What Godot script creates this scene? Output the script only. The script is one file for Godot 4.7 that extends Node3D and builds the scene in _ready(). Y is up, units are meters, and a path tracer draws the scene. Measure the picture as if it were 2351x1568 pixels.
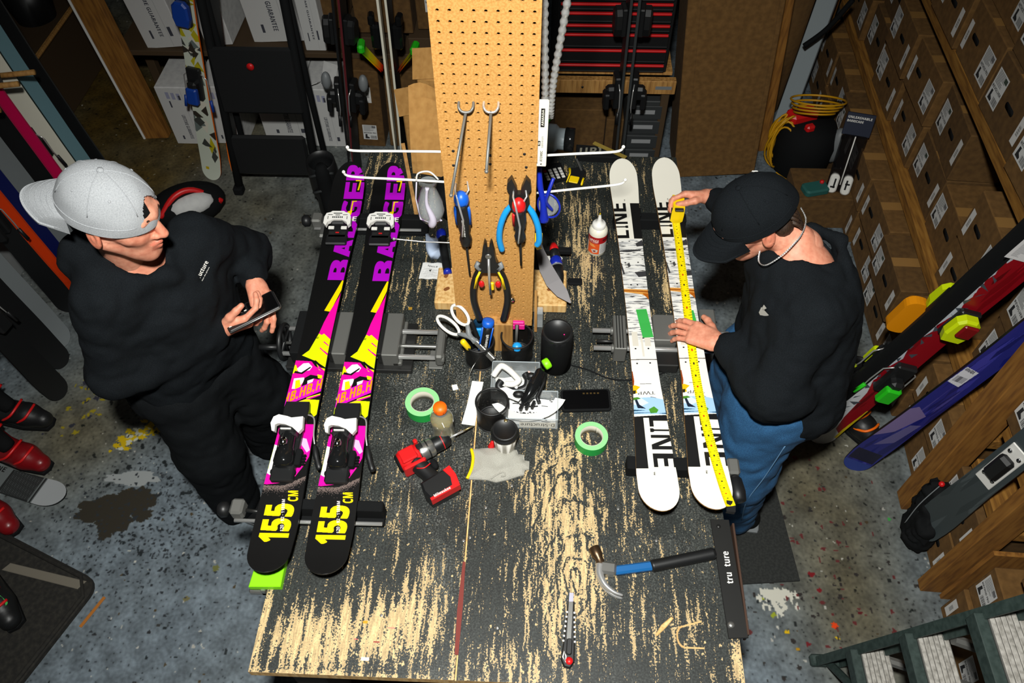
extends Node3D
# A ski workshop seen from a step ladder: a paint-worn bench with two pairs of skis, two mechanics, racks of cartons.

var M := {}                 # materials by key
var used := {}              # names already taken at top level
var fonts := {}
var rng := RandomNumberGenerator.new()
const UP := Vector3.UP


func _ready() -> void:
	rng.seed = 11
	camera_and_light()
	make_materials()
	build_setting()
	build_bench()
	build_pegboard()
	build_bench_things()
	build_people()
	build_right_side()
	build_back()
	build_left_side()


func camera_and_light() -> void:
	var cam := Camera3D.new()
	cam.name = "camera"
	cam.keep_aspect = Camera3D.KEEP_HEIGHT
	cam.fov = rad_to_deg(2.0 * atan(784.0 / 1790.0))
	cam.near = 0.05
	cam.far = 60.0
	cam.transform = Transform3D(Basis(Vector3(0.99907628, -0.01110655, -0.04151192), Vector3(-0.02634099, 0.604968, -0.79581396), Vector3(0.03395213, 0.79617232, 0.60411662)), Vector3(0.0855, 2.92, 1.4772))
	add_child(cam)
	cam.current = true
	var env := Environment.new()
	env.background_mode = Environment.BG_COLOR
	env.background_color = Color(0, 0, 0)
	env.tonemap_mode = Environment.TONE_MAPPER_LINEAR
	env.tonemap_exposure = 1.0
	env.sdfgi_enabled = true
	env.ssao_enabled = true
	env.ssil_enabled = true
	var we := WorldEnvironment.new()
	we.name = "surroundings"
	we.environment = env
	add_child(we)
	# the photographer's flash, held a little above the camera
	var fl := SpotLight3D.new()
	fl.name = "flash_light"
	fl.light_color = Color(0.98, 0.98, 0.96)
	fl.light_energy = 12.5
	fl.light_size = 0.07
	fl.spot_range = 14.0
	fl.spot_attenuation = 2.0
	fl.spot_angle = 54.0
	fl.spot_angle_attenuation = 1.0
	fl.shadow_enabled = true
	add_child(fl)
	fl.look_at_from_position(Vector3(0.02, 3.34, 1.40), Vector3(0.0, 0.7, 0.2), UP)
	# the dim ceiling panel of the workshop
	var ar := AreaLight3D.new()
	ar.name = "ceiling_light"
	ar.area_size = Vector2(1.2, 0.6)
	ar.light_color = Color(0.86, 0.95, 1.0)
	ar.light_energy = 0.1
	ar.area_range = 16.0
	ar.shadow_enabled = true
	add_child(ar)
	ar.look_at_from_position(Vector3(-0.6, 3.93, 0.6), Vector3(-0.6, 0.0, 0.6), Vector3.FORWARD)


# ------------------------------------------------------------------ naming
func numbered(n: String) -> String:
	if not used.has(n):
		used[n] = 0
		return n
	used[n] += 1
	return "%s_%03d" % [n, used[n]]


func tag(o: Node3D, label: String, category: String, group := "", kind := "") -> Node3D:
	if label: o.set_meta("label", label)
	if category: o.set_meta("category", category)
	if group: o.set_meta("group", group)
	if kind: o.set_meta("kind", kind)
	return o


func thing(called: String, label: String, category: String, at := Transform3D(), group := "") -> Node3D:
	var o := Node3D.new()
	o.name = numbered(called)
	add_child(o)
	o.transform = at
	tag(o, label, category, group)
	return o


# one named mesh, under a thing or a part (parent) or at top level
func put(b: Mb, called: String, m, parent: Node3D = null, xf := Transform3D()) -> MeshInstance3D:
	var o := MeshInstance3D.new()
	o.name = called if parent else numbered(called)
	o.mesh = b.done()
	o.material_override = M[m] if m is String else m
	o.transform = xf
	if parent: parent.add_child(o, true)
	else: add_child(o)
	return o


func struct(b: Mb, called: String, m, parent: Node3D = null) -> MeshInstance3D:
	var o := put(b, called, m, parent)
	if not parent: o.set_meta("kind", "structure")
	return o


func dup(o: Node3D, at: Transform3D, label: String, called := "") -> Node3D:
	var c: Node3D = o.duplicate()
	c.name = numbered(called if called else String(o.name).rstrip("0123456789").rstrip("_"))
	add_child(c)
	c.transform = at
	c.set_meta("label", label)
	return c


static func xf(at: Vector3, yaw := 0.0, pitch := 0.0, roll := 0.0) -> Transform3D:
	return Transform3D(Basis.from_euler(Vector3(deg_to_rad(pitch), deg_to_rad(yaw), deg_to_rad(roll))), at)


# frame with local y along `dir`, local z as near as can be to `facing`
static func along(at: Vector3, dir: Vector3, facing := Vector3.UP) -> Transform3D:
	var y := dir.normalized()
	var x := y.cross(facing)
	if x.length() < 1e-4: x = y.cross(Vector3(0.31, 0.2, 0.9))
	x = x.normalized()
	return Transform3D(Basis(x, y, x.cross(y)), at)


# ------------------------------------------------------------------ mesh builder
class Mb:
	var st := SurfaceTool.new()
	var X := Transform3D()
	var n := 0

	func _init(flat := true) -> void:
		st.begin(Mesh.PRIMITIVE_TRIANGLES)
		st.set_smooth_group(-1 if flat else 0)

	func flat() -> Mb:
		st.set_smooth_group(-1)
		return self

	func smooth(g := 0) -> Mb:
		st.set_smooth_group(g)
		return self

	func at(x: Transform3D) -> Mb:
		X = x
		return self

	func v(p: Vector3, uv := Vector2.ZERO) -> void:
		st.set_uv(uv)
		st.add_vertex(X * p)
		n += 1

	# counter-clockwise seen from outside; written clockwise for Godot
	func tri(a: Vector3, b: Vector3, c: Vector3, ua := Vector2.ZERO, ub := Vector2.ZERO, uc := Vector2.ZERO) -> Mb:
		v(a, ua); v(c, uc); v(b, ub)
		return self

	func quad(a: Vector3, b: Vector3, c: Vector3, d: Vector3, u0 := Vector2(0, 1), u1 := Vector2(1, 0)) -> Mb:
		var p := Vector2(u0.x, u0.y); var q := Vector2(u1.x, u0.y); var r := Vector2(u1.x, u1.y); var s := Vector2(u0.x, u1.y)
		tri(a, b, c, p, q, r)
		return tri(a, c, d, p, r, s)

	# outward faces of a convex body about `mid`
	func face(pts: Array, mid: Vector3) -> void:
		var nrm: Vector3 = (pts[1] - pts[0]).cross(pts[2] - pts[0])
		var turn := nrm.dot(pts[0] - mid) < 0.0
		for i in range(1, pts.size() - 1):
			if turn: tri(pts[0], pts[i + 1], pts[i])
			else: tri(pts[0], pts[i], pts[i + 1])

	func box(size: Vector3, mid := Vector3.ZERO, b := 0.0) -> Mb:
		var h := size * 0.5
		b = minf(b, minf(h.x, minf(h.y, h.z)) * 0.95)
		var corner := func(s: Vector3, k: int) -> Vector3:
			var q := Vector3.ZERO
			for i in 3: q[i] = s[i] * (h[i] if i == k or b == 0.0 else h[i] - b)
			return q + mid
		for k in 3:
			var u := (k + 1) % 3; var w := (k + 2) % 3
			for s in [-1.0, 1.0]:
				var f := []
				for e in [[-1, -1], [1, -1], [1, 1], [-1, 1]]:
					var sg := Vector3.ZERO; sg[k] = s; sg[u] = e[0]; sg[w] = e[1]
					f.append(corner.call(sg, k))
				if s > 0: quad(f[0], f[1], f[2], f[3])
				else: quad(f[1], f[0], f[3], f[2])
			if b > 0.0:
				for su in [-1.0, 1.0]:
					for sw in [-1.0, 1.0]:
						var lo := Vector3.ZERO; lo[u] = su; lo[w] = sw; lo[k] = -1.0
						var hi := lo; hi[k] = 1.0
						face([corner.call(lo, u), corner.call(hi, u), corner.call(hi, w), corner.call(lo, w)], mid)
		if b > 0.0:
			for sx in [-1.0, 1.0]:
				for sy in [-1.0, 1.0]:
					for sz in [-1.0, 1.0]:
						var sg := Vector3(sx, sy, sz)
						face([corner.call(sg, 0), corner.call(sg, 1), corner.call(sg, 2)], mid)
		return self

	# profile of (radius, height) turned about local y; closed by discs where the radius is not 0
	func lathe(prof: Array, sides := 20, caps := true) -> Mb:
		for i in prof.size() - 1:
			var a: Vector2 = prof[i]; var b: Vector2 = prof[i + 1]
			for k in sides:
				var t0 := TAU * k / sides; var t1 := TAU * (k + 1) / sides
				var d0 := Vector3(cos(t0), 0, -sin(t0)); var d1 := Vector3(cos(t1), 0, -sin(t1))
				var p := d0 * a.x + UP * a.y; var q := d1 * a.x + UP * a.y
				var r := d1 * b.x + UP * b.y; var s := d0 * b.x + UP * b.y
				var u0 := Vector2(float(k) / sides, 1.0 - float(i) / (prof.size() - 1)); var u1 := Vector2(float(k + 1) / sides, 1.0 - float(i + 1) / (prof.size() - 1))
				if a.x < 1e-6: tri(p, r, s, u0, u1, Vector2(u0.x, u1.y))
				elif b.x < 1e-6: tri(p, q, r, u0, Vector2(u1.x, u0.y), u1)
				else: quad(p, q, r, s, u0, u1)
		if caps:
			for e in [0, prof.size() - 1]:
				var a: Vector2 = prof[e]
				if a.x < 1e-6: continue
				var up: float = -1.0 if e == 0 else 1.0
				for k in sides:
					var t0 := TAU * k / sides; var t1 := TAU * (k + 1) / sides
					var p := Vector3(cos(t0) * a.x, a.y, -sin(t0) * a.x); var q := Vector3(cos(t1) * a.x, a.y, -sin(t1) * a.x)
					if up > 0: tri(Vector3(0, a.y, 0), p, q)
					else: tri(Vector3(0, a.y, 0), q, p)
		return self

	func cyl(r: float, h: float, sides := 18, r2 := -1.0, bev := 0.0) -> Mb:
		if r2 < 0.0: r2 = r
		if bev > 0.0: return lathe([Vector2(r - bev, 0), Vector2(r, bev), Vector2(r2, h - bev), Vector2(r2 - bev, h)], sides)
		return lathe([Vector2(r, 0), Vector2(r2, h)], sides)

	func rod(a: Vector3, b: Vector3, r: float, sides := 12, r2 := -1.0) -> Mb:
		var keep := X
		X = keep * Mb.frame(a, b - a)
		cyl(r, (b - a).length(), sides, r2)
		X = keep
		return self

	static func frame(at_: Vector3, dir: Vector3) -> Transform3D:
		var y := dir.normalized()
		var x := y.cross(Vector3.UP if absf(y.y) < 0.95 else Vector3.RIGHT).normalized()
		return Transform3D(Basis(x, y, x.cross(y)), at_)

	# tube through points; r may be a number or an array of radii; flatten squeezes one side
	func tube(pts: Array, r, sides := 10, closed := false, caps := true) -> Mb:
		var m := pts.size()
		var rings := []
		var nx := Vector3.ZERO
		for i in m:
			var d: Vector3
			if closed: d = pts[(i + 1) % m] - pts[(i - 1 + m) % m]
			else: d = pts[mini(i + 1, m - 1)] - pts[maxi(i - 1, 0)]
			d = d.normalized()
			if i == 0:
				nx = d.cross(Vector3.UP if absf(d.y) < 0.9 else Vector3.RIGHT).normalized()
			else:
				nx = (nx - d * nx.dot(d)).normalized()
			var ny := d.cross(nx)
			var rr: float = r[i] if r is Array else r
			var ring := []
			for k in sides:
				var t := TAU * k / sides
				ring.append(pts[i] + (nx * cos(t) + ny * sin(t)) * rr)
			rings.append(ring)
		for i in (m if closed else m - 1):
			var a: Array = rings[i]; var b: Array = rings[(i + 1) % m]
			for k in sides:
				var k1 := (k + 1) % sides
				quad(a[k], a[k1], b[k1], b[k], Vector2(float(k) / sides, float(i) / m), Vector2(float(k + 1) / sides, float(i + 1) / m))
		if not closed and caps:
			for k in range(1, sides - 1):
				tri(rings[0][0], rings[0][k + 1], rings[0][k])
				tri(rings[m - 1][0], rings[m - 1][k], rings[m - 1][k + 1])
		return self

	# flat outline in local xz (y up), from y0 to y1, with a small chamfer on top
	func slab(poly: PackedVector2Array, y0: float, y1: float, b := 0.0) -> Mb:
		if Geometry2D.is_polygon_clockwise(poly): poly.reverse()
		var m := poly.size()
		var top := poly
		if b > 0.0:
			var ins := Geometry2D.offset_polygon(poly, -b)
			if ins.size() == 1 and ins[0].size() == m:
				top = ins[0]
				var best := 0
				for k in m:
					if top[k].distance_to(poly[0]) < top[best].distance_to(poly[0]): best = k
				var t2 := PackedVector2Array()
				for k in m: t2.append(top[(best + k) % m])
				top = t2
			else: b = 0.0
		var P := func(q: Vector2, y: float) -> Vector3: return Vector3(q.x, y, -q.y)
		for i in m:
			var j := (i + 1) % m
			quad(P.call(poly[i], y0), P.call(poly[j], y0), P.call(poly[j], y1 - b), P.call(poly[i], y1 - b))
			if b > 0.0: quad(P.call(poly[i], y1 - b), P.call(poly[j], y1 - b), P.call(top[j], y1), P.call(top[i], y1))
		var box2 := Rect2(poly[0], Vector2.ZERO)
		for q in poly: box2 = box2.expand(q)
		for e in [[top, y1, false], [poly, y0, true]]:
			var tr := Geometry2D.triangulate_polygon(e[0])
			for i in range(0, tr.size(), 3):
				var q := [e[0][tr[i]], e[0][tr[i + 1]], e[0][tr[i + 2]]]
				var cross: float = (q[1] - q[0]).cross(q[2] - q[0])
				if (cross < 0.0) != e[2]: q = [q[0], q[2], q[1]]
				var uv := []
				for w in q: uv.append(Vector2((w.x - box2.position.x) / box2.size.x, 1.0 - (w.y - box2.position.y) / box2.size.y))
				tri(P.call(q[0], e[1]), P.call(q[1], e[1]), P.call(q[2], e[1]), uv[0], uv[1], uv[2])
		return self

	# a surface f(u, v) over nu x nv cells; counter-clockwise when u goes right and v goes up
	func sheet(f: Callable, nu: int, nv: int, flip := false) -> Mb:
		var g := []
		for j in nv + 1:
			var row := []
			for i in nu + 1: row.append(f.call(float(i) / nu, float(j) / nv))
			g.append(row)
		for j in nv:
			for i in nu:
				var u0 := Vector2(float(i) / nu, 1.0 - float(j) / nv); var u1 := Vector2(float(i + 1) / nu, 1.0 - float(j + 1) / nv)
				if flip: quad(g[j][i + 1], g[j][i], g[j + 1][i], g[j + 1][i + 1], Vector2(u1.x, u0.y), Vector2(u0.x, u1.y))
				else: quad(g[j][i], g[j][i + 1], g[j + 1][i + 1], g[j + 1][i], u0, u1)
		return self

	func ball(c: Vector3, r: Vector3, sides := 14, rings := 8) -> Mb:
		var keep := X
		X = keep * Transform3D(Basis.from_scale(r), c)
		var prof := []
		for i in rings + 1: prof.append(Vector2(sin(PI * i / rings), -cos(PI * i / rings)))
		prof[0].x = 0.0; prof[rings].x = 0.0
		lathe(prof, sides, false)
		X = keep
		return self

	func done() -> ArrayMesh:
		st.generate_normals()
		return st.commit()


static func ring_pts(r: float, y: float, n: int) -> Array:
	var out := []
	for i in n: out.append(Vector3(cos(TAU * i / n) * r, y, sin(TAU * i / n) * r))
	return out


static func rounded(w: float, h: float, r: float, n := 5) -> PackedVector2Array:
	var p := PackedVector2Array()
	for c in [[w / 2 - r, h / 2 - r, 0.0], [-w / 2 + r, h / 2 - r, 90.0], [-w / 2 + r, -h / 2 + r, 180.0], [w / 2 - r, -h / 2 + r, 270.0]]:
		for i in n + 1:
			var t := deg_to_rad(c[2] + 90.0 * i / n)
			p.append(Vector2(c[0] + cos(t) * r, c[1] + sin(t) * r))
	return p


static func poly(a: Array) -> PackedVector2Array:
	var p := PackedVector2Array()
	for i in range(0, a.size(), 2): p.append(Vector2(a[i], a[i + 1]))
	return p


static func bend(pts: Array, per := 6) -> Array:
	var c := Curve3D.new()
	var out := []
	var m := pts.size()
	for i in m - 1:
		var p0: Vector3 = pts[maxi(i - 1, 0)]; var p1: Vector3 = pts[i]; var p2: Vector3 = pts[i + 1]; var p3: Vector3 = pts[mini(i + 2, m - 1)]
		for k in per:
			out.append(p1.cubic_interpolate(p2, p0, p3, float(k) / per))
	out.append(pts[m - 1])
	return out


# ------------------------------------------------------------------ printing on images
class Pic:
	var im: Image
	var w: int
	var h: int

	func _init(w_: int, h_: int, c: Color) -> void:
		w = w_; h = h_
		im = Image.create(w, h, false, Image.FORMAT_RGB8)
		im.fill(c)

	func rect(x: float, y: float, a: float, b: float, c: Color) -> void:
		im.fill_rect(Rect2i(roundi(x), roundi(y), maxi(1, roundi(a)), maxi(1, roundi(b))), c)

	func fill(pts: PackedVector2Array, c: Color) -> void:
		var lo := 1e9; var hi := -1e9
		for p in pts: lo = minf(lo, p.y); hi = maxf(hi, p.y)
		var m := pts.size()
		for y in range(maxi(0, floori(lo)), mini(h - 1, ceili(hi)) + 1):
			var yy := y + 0.5
			var xs := []
			for i in m:
				var a := pts[i]; var b := pts[(i + 1) % m]
				if (a.y <= yy) != (b.y <= yy): xs.append(a.x + (yy - a.y) / (b.y - a.y) * (b.x - a.x))
			xs.sort()
			for i in range(0, xs.size() - 1, 2):
				var x0 := maxi(0, roundi(xs[i])); var x1 := mini(w, roundi(xs[i + 1]))
				if x1 > x0: im.fill_rect(Rect2i(x0, y, x1 - x0, 1), c)

	# lettering: glyph triangles of a TextMesh, placed by a 2D frame (font units: cap height about 0.72)
	func text(tris: PackedVector2Array, t: Transform2D, c: Color) -> void:
		for i in range(0, tris.size(), 3):
			fill(PackedVector2Array([t * tris[i], t * tris[i + 1], t * tris[i + 2]]), c)

	func tex() -> ImageTexture:
		im.generate_mipmaps()
		return ImageTexture.create_from_image(im)


# triangles of a line of text, one em high, baseline at y = 0 going up, scaled to fill `fit` when it is given
func glyphs(s: String, bold := true, mono := false) -> PackedVector2Array:
	var key := "%s|%s|%s" % [s, bold, mono]
	if fonts.has(key): return fonts[key]
	var sf := SystemFont.new()
	sf.font_names = PackedStringArray(["Droid Sans Mono" if mono else "Droid Sans"])
	sf.font_weight = 700 if bold else 400
	var t := TextMesh.new()
	t.font = sf
	t.text = s
	t.font_size = 64
	t.pixel_size = 1.0 / 64.0
	t.depth = 0.0
	t.curve_step = 2.0
	var a := t.get_mesh_arrays()
	var p := PackedVector2Array()
	var vs: PackedVector3Array = a[Mesh.ARRAY_VERTEX]
	var ix = a[Mesh.ARRAY_INDEX]
	if ix == null or ix.size() == 0:
		for q in vs: p.append(Vector2(q.x, q.y))
	else:
		for i in ix: p.append(Vector2(vs[i].x, vs[i].y))
	# move to a box that starts at 0, 0
	var lo := Vector2(1e9, 1e9); var hi := -lo
	for q in p: lo = lo.min(q); hi = hi.max(q)
	for i in p.size(): p[i] = (p[i] - lo) / (hi - lo)
	fonts[key] = p
	return p


# text that fills the parallelogram: o = start of the baseline, ex = along the line, ey = up to the cap height
func write(pic: Pic, s: String, o: Vector2, ex: Vector2, ey: Vector2, c: Color, bold := true, fat := 0.0) -> void:
	var g := glyphs(s, bold)
	if fat == 0.0:
		pic.text(g, Transform2D(ex, ey, o), c)
		return
	# heavier strokes: the same letters stamped a little apart inside the same box
	var e := fat * 0.085 / s.length()
	var n := fat * 0.05
	for i in 4:
		for j in 3:
			pic.text(g, Transform2D(ex * (1.0 - e), ey * (1.0 - n), o + ex * e * i / 3.0 + ey * n * j / 2.0), c)


# ------------------------------------------------------------------ materials
func mat(key: String, c: Color, rough := 0.7, metal := 0.0, spec := 0.5) -> StandardMaterial3D:
	var m := StandardMaterial3D.new()
	m.resource_name = key
	m.albedo_color = c
	m.roughness = rough
	m.metallic = metal
	m.metallic_specular = spec
	M[key] = m
	return m


func printed(t: Texture2D, rough := 0.5, spec := 0.5) -> StandardMaterial3D:
	var m := StandardMaterial3D.new()
	m.albedo_texture = t
	m.roughness = rough
	m.metallic_specular = spec
	m.texture_filter = BaseMaterial3D.TEXTURE_FILTER_LINEAR_WITH_MIPMAPS_ANISOTROPIC
	return m


# mottled colour from noise through a ramp, on every side of the object
func mottled(key: String, cols: Array, scale: Vector3, rough := 0.8, freq := 0.02, octaves := 4, sz := 256, bump := 0.0) -> StandardMaterial3D:
	var m := mat(key, Color.WHITE, rough)
	m.albedo_texture = noise_tex(freq, octaves, cols, sz)
	m.uv1_triplanar = true
	m.uv1_scale = scale
	if bump > 0.0:
		m.normal_enabled = true
		m.normal_texture = noise_tex(freq * 2.0, 3, [], sz)
		m.normal_scale = bump
	return m


func noise_tex(freq: float, octaves: int, cols: Array, sz := 256) -> NoiseTexture2D:
	var key := "%s|%s|%s|%s" % [freq, octaves, cols, sz]
	if fonts.has(key): return fonts[key]
	var fn := FastNoiseLite.new()
	fn.noise_type = FastNoiseLite.TYPE_SIMPLEX_SMOOTH
	fn.seed = 3
	fn.frequency = freq
	fn.fractal_octaves = octaves
	var t := NoiseTexture2D.new()
	t.width = sz; t.height = sz
	t.seamless = true
	t.noise = fn
	if cols.is_empty():
		t.as_normal_map = true
		t.bump_strength = 6.0
	else:
		var g := Gradient.new()
		g.offsets = PackedFloat32Array(); g.colors = PackedColorArray()
		for i in cols.size(): g.add_point(float(i) / (cols.size() - 1) * 0.7 + 0.15, cols[i])
		t.color_ramp = g
	fonts[key] = t
	return t


func noise_bytes(w: int, h: int, freq: float, octaves: int, sd: int, type := FastNoiseLite.TYPE_SIMPLEX_SMOOTH) -> PackedByteArray:
	var fn := FastNoiseLite.new()
	fn.noise_type = type
	fn.seed = sd
	fn.frequency = freq
	fn.fractal_octaves = octaves
	return fn.get_image(w, h).get_data()


func stretched(w: int, h: int, sw: int, sh: int, freq: float, octaves: int, sd: int) -> PackedByteArray:
	var fn := FastNoiseLite.new()
	fn.noise_type = FastNoiseLite.TYPE_SIMPLEX_SMOOTH
	fn.seed = sd
	fn.frequency = freq
	fn.fractal_octaves = octaves
	var im := fn.get_image(w / sw, h / sh)
	im.resize(w, h, Image.INTERPOLATE_CUBIC)
	return im.get_data()


func make_materials() -> void:
	mat("black_plastic", Color8(22, 23, 24), 0.45)
	mat("black_matte", Color8(20, 21, 22), 0.85, 0.0, 0.25)
	mat("dark_grey", Color8(48, 51, 52), 0.6)
	mat("grey_plastic", Color8(120, 124, 126), 0.5)
	mat("white_plastic", Color8(232, 230, 224), 0.4)
	mat("cream", Color8(236, 232, 214), 0.45)
	mat("steel", Color8(176, 176, 172), 0.32, 0.85)
	mat("bright_steel", Color8(214, 214, 212), 0.25, 0.7)
	mat("cast_grey", Color8(120, 120, 116), 0.5, 0.5)
	mat("dark_steel", Color8(58, 58, 57), 0.4, 0.7)
	mat("chrome", Color8(200, 202, 204), 0.14, 1.0)
	mat("red", Color8(206, 24, 26), 0.4)
	mat("dark_red", Color8(120, 14, 20), 0.35)
	mat("orange", Color8(250, 112, 14), 0.45)
	mat("yellow", Color8(250, 212, 8), 0.42)
	mat("lime", Color8(140, 235, 12), 0.45)
	mat("green_tape", Color8(52, 168, 70), 0.7)
	mat("tape_side", Color8(140, 208, 140), 0.8)
	mat("tape_core", Color8(196, 192, 176), 0.9)
	mat("blue", Color8(16, 92, 200), 0.4)
	mat("deep_blue", Color8(20, 40, 160), 0.35)
	mat("sky_blue", Color8(24, 150, 222), 0.4)
	mat("pink", Color8(236, 30, 140), 0.45)
	mat("paper", Color8(226, 226, 222), 0.9)
	mat("dark_wood", Color8(70, 52, 30), 0.8)
	mat("gold", Color8(200, 180, 120), 0.3, 0.9)
	mat("teal", Color8(30, 90, 84), 0.7)
	mottled("wood", [Color8(140, 98, 48), Color8(176, 128, 66), Color8(192, 146, 82)], Vector3(9, 0.9, 9), 0.75, 0.02, 3)
	mottled("pale_wood", [Color8(196, 148, 84), Color8(222, 180, 116), Color8(232, 196, 136)], Vector3(10, 1.2, 10), 0.7, 0.02, 3)
	mottled("shelf_wood", [Color8(112, 72, 20), Color8(144, 98, 32), Color8(160, 114, 46)], Vector3(8, 8, 1.0), 0.8, 0.02, 3)
	mottled("post_wood", [Color8(112, 70, 20), Color8(140, 92, 30), Color8(152, 104, 40)], Vector3(8, 1.0, 8), 0.8, 0.02, 3)
	mottled("carton", [Color8(98, 68, 28), Color8(108, 76, 34), Color8(118, 84, 40)], Vector3(3, 3, 3), 0.9, 0.03, 3)
	mottled("carton_dark", [Color8(84, 58, 24), Color8(94, 66, 29), Color8(102, 73, 34)], Vector3(3, 3, 3), 0.9, 0.03, 3)
	mottled("card_light", [Color8(176, 128, 66), Color8(190, 140, 76), Color8(198, 150, 84)], Vector3(4, 4, 4), 0.9, 0.03, 3)
	mottled("white_card", [Color8(196, 196, 196), Color8(206, 206, 204), Color8(212, 212, 210)], Vector3(3, 3, 3), 0.85, 0.03, 3)
	mottled("pegboard", [Color8(176, 124, 58), Color8(192, 140, 72), Color8(204, 152, 84)], Vector3(9, 9, 9), 0.8, 0.06, 4)
	mottled("hoodie", [Color8(17, 20, 23), Color8(22, 25, 28), Color8(28, 32, 35)], Vector3(14, 14, 14), 0.95, 0.08, 3, 256, 0.25)
	M["hoodie"].metallic_specular = 0.2
	mottled("trousers", [Color8(16, 18, 20), Color8(21, 23, 25), Color8(26, 29, 31)], Vector3(14, 14, 14), 0.95, 0.08, 3)
	M["trousers"].metallic_specular = 0.2
	mottled("denim", [Color8(24, 66, 104), Color8(34, 84, 126), Color8(48, 100, 142)], Vector3(16, 8, 16), 0.9, 0.07, 4, 256, 0.2)
	mottled("heather", [Color8(140, 143, 147), Color8(162, 165, 168), Color8(178, 181, 184)], Vector3(10, 16, 10), 0.92, 0.1, 4, 256, 0.25)
	mottled("skin", [Color8(206, 132, 106), Color8(220, 150, 122), Color8(228, 164, 136)], Vector3(7, 7, 7), 0.55, 0.03, 3)
	mottled("hair", [Color8(24, 15, 9), Color8(48, 31, 18), Color8(74, 50, 30)], Vector3(30, 6, 30), 0.6, 0.06, 2)
	mottled("glove", [Color8(120, 118, 108), Color8(168, 166, 156), Color8(196, 194, 184)], Vector3(24, 24, 24), 0.95, 0.1, 3, 256, 0.5)
	mottled("mat_rubber", [Color8(30, 32, 31), Color8(38, 40, 38), Color8(46, 48, 46)], Vector3(6, 6, 6), 0.9, 0.05, 3)
	mottled("rubber_dirty", [Color8(22, 21, 18), Color8(32, 30, 26), Color8(42, 40, 34)], Vector3(4, 4, 4), 0.9, 0.04, 3)
	mottled("alloy_step", [Color8(150, 146, 138), Color8(186, 182, 174), Color8(206, 202, 194)], Vector3(5, 5, 5), 0.55, 0.03, 4)
	M["alloy_step"].metallic = 0.25
	mottled("ladder_green", [Color8(38, 52, 48), Color8(48, 62, 58), Color8(56, 70, 66)], Vector3(5, 5, 5), 0.6, 0.03, 3)
	mottled("wall_paint", [Color8(120, 124, 124), Color8(132, 136, 136), Color8(140, 142, 142)], Vector3(1, 1, 1), 0.9, 0.02, 3)
	mottled("dark_wall", [Color8(34, 34, 32), Color8(44, 44, 42), Color8(50, 50, 47)], Vector3(1, 1, 1), 0.95, 0.02, 3)
	var g := mat("clear_plastic", Color(0.92, 0.95, 0.96, 0.16), 0.08)
	g.transparency = BaseMaterial3D.TRANSPARENCY_ALPHA
	g = mat("smoke_plastic", Color(0.08, 0.08, 0.09, 0.5), 0.15)
	g.transparency = BaseMaterial3D.TRANSPARENCY_ALPHA
	g = mat("blue_lens", Color(0.05, 0.2, 0.9, 0.4), 0.1)
	g.transparency = BaseMaterial3D.TRANSPARENCY_ALPHA
	g = mat("juice", Color(0.50, 0.44, 0.01, 0.86), 0.12)
	g.transparency = BaseMaterial3D.TRANSPARENCY_ALPHA
	g = mat("mesh_cup", Color(0.03, 0.03, 0.032, 0.78), 0.5)
	g.transparency = BaseMaterial3D.TRANSPARENCY_ALPHA


func soft(pic_w: int, pic_h: int, blobs: Array, base: float, x0: float, z0: float, sx: float, sz: float) -> PackedByteArray:
	# coarse map of gaussian patches, enlarged
	var cw := 140; var ch := 220
	var im := Image.create(cw, ch, false, Image.FORMAT_L8)
	for j in ch:
		for i in cw:
			var x := x0 + sx * (i + 0.5) / cw; var z := z0 + sz * (j + 0.5) / ch
			var d := base
			for b in blobs:
				var q: float = pow((x - b[0]) / b[2], 2.0) + pow((z - b[1]) / b[3], 2.0)
				if q < 9.0: d += b[4] * exp(-q)
			im.set_pixel(i, j, Color(clampf(d, 0, 1), 0, 0))
	im.resize(pic_w, pic_h, Image.INTERPOLATE_BILINEAR)
	return im.get_data()


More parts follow.
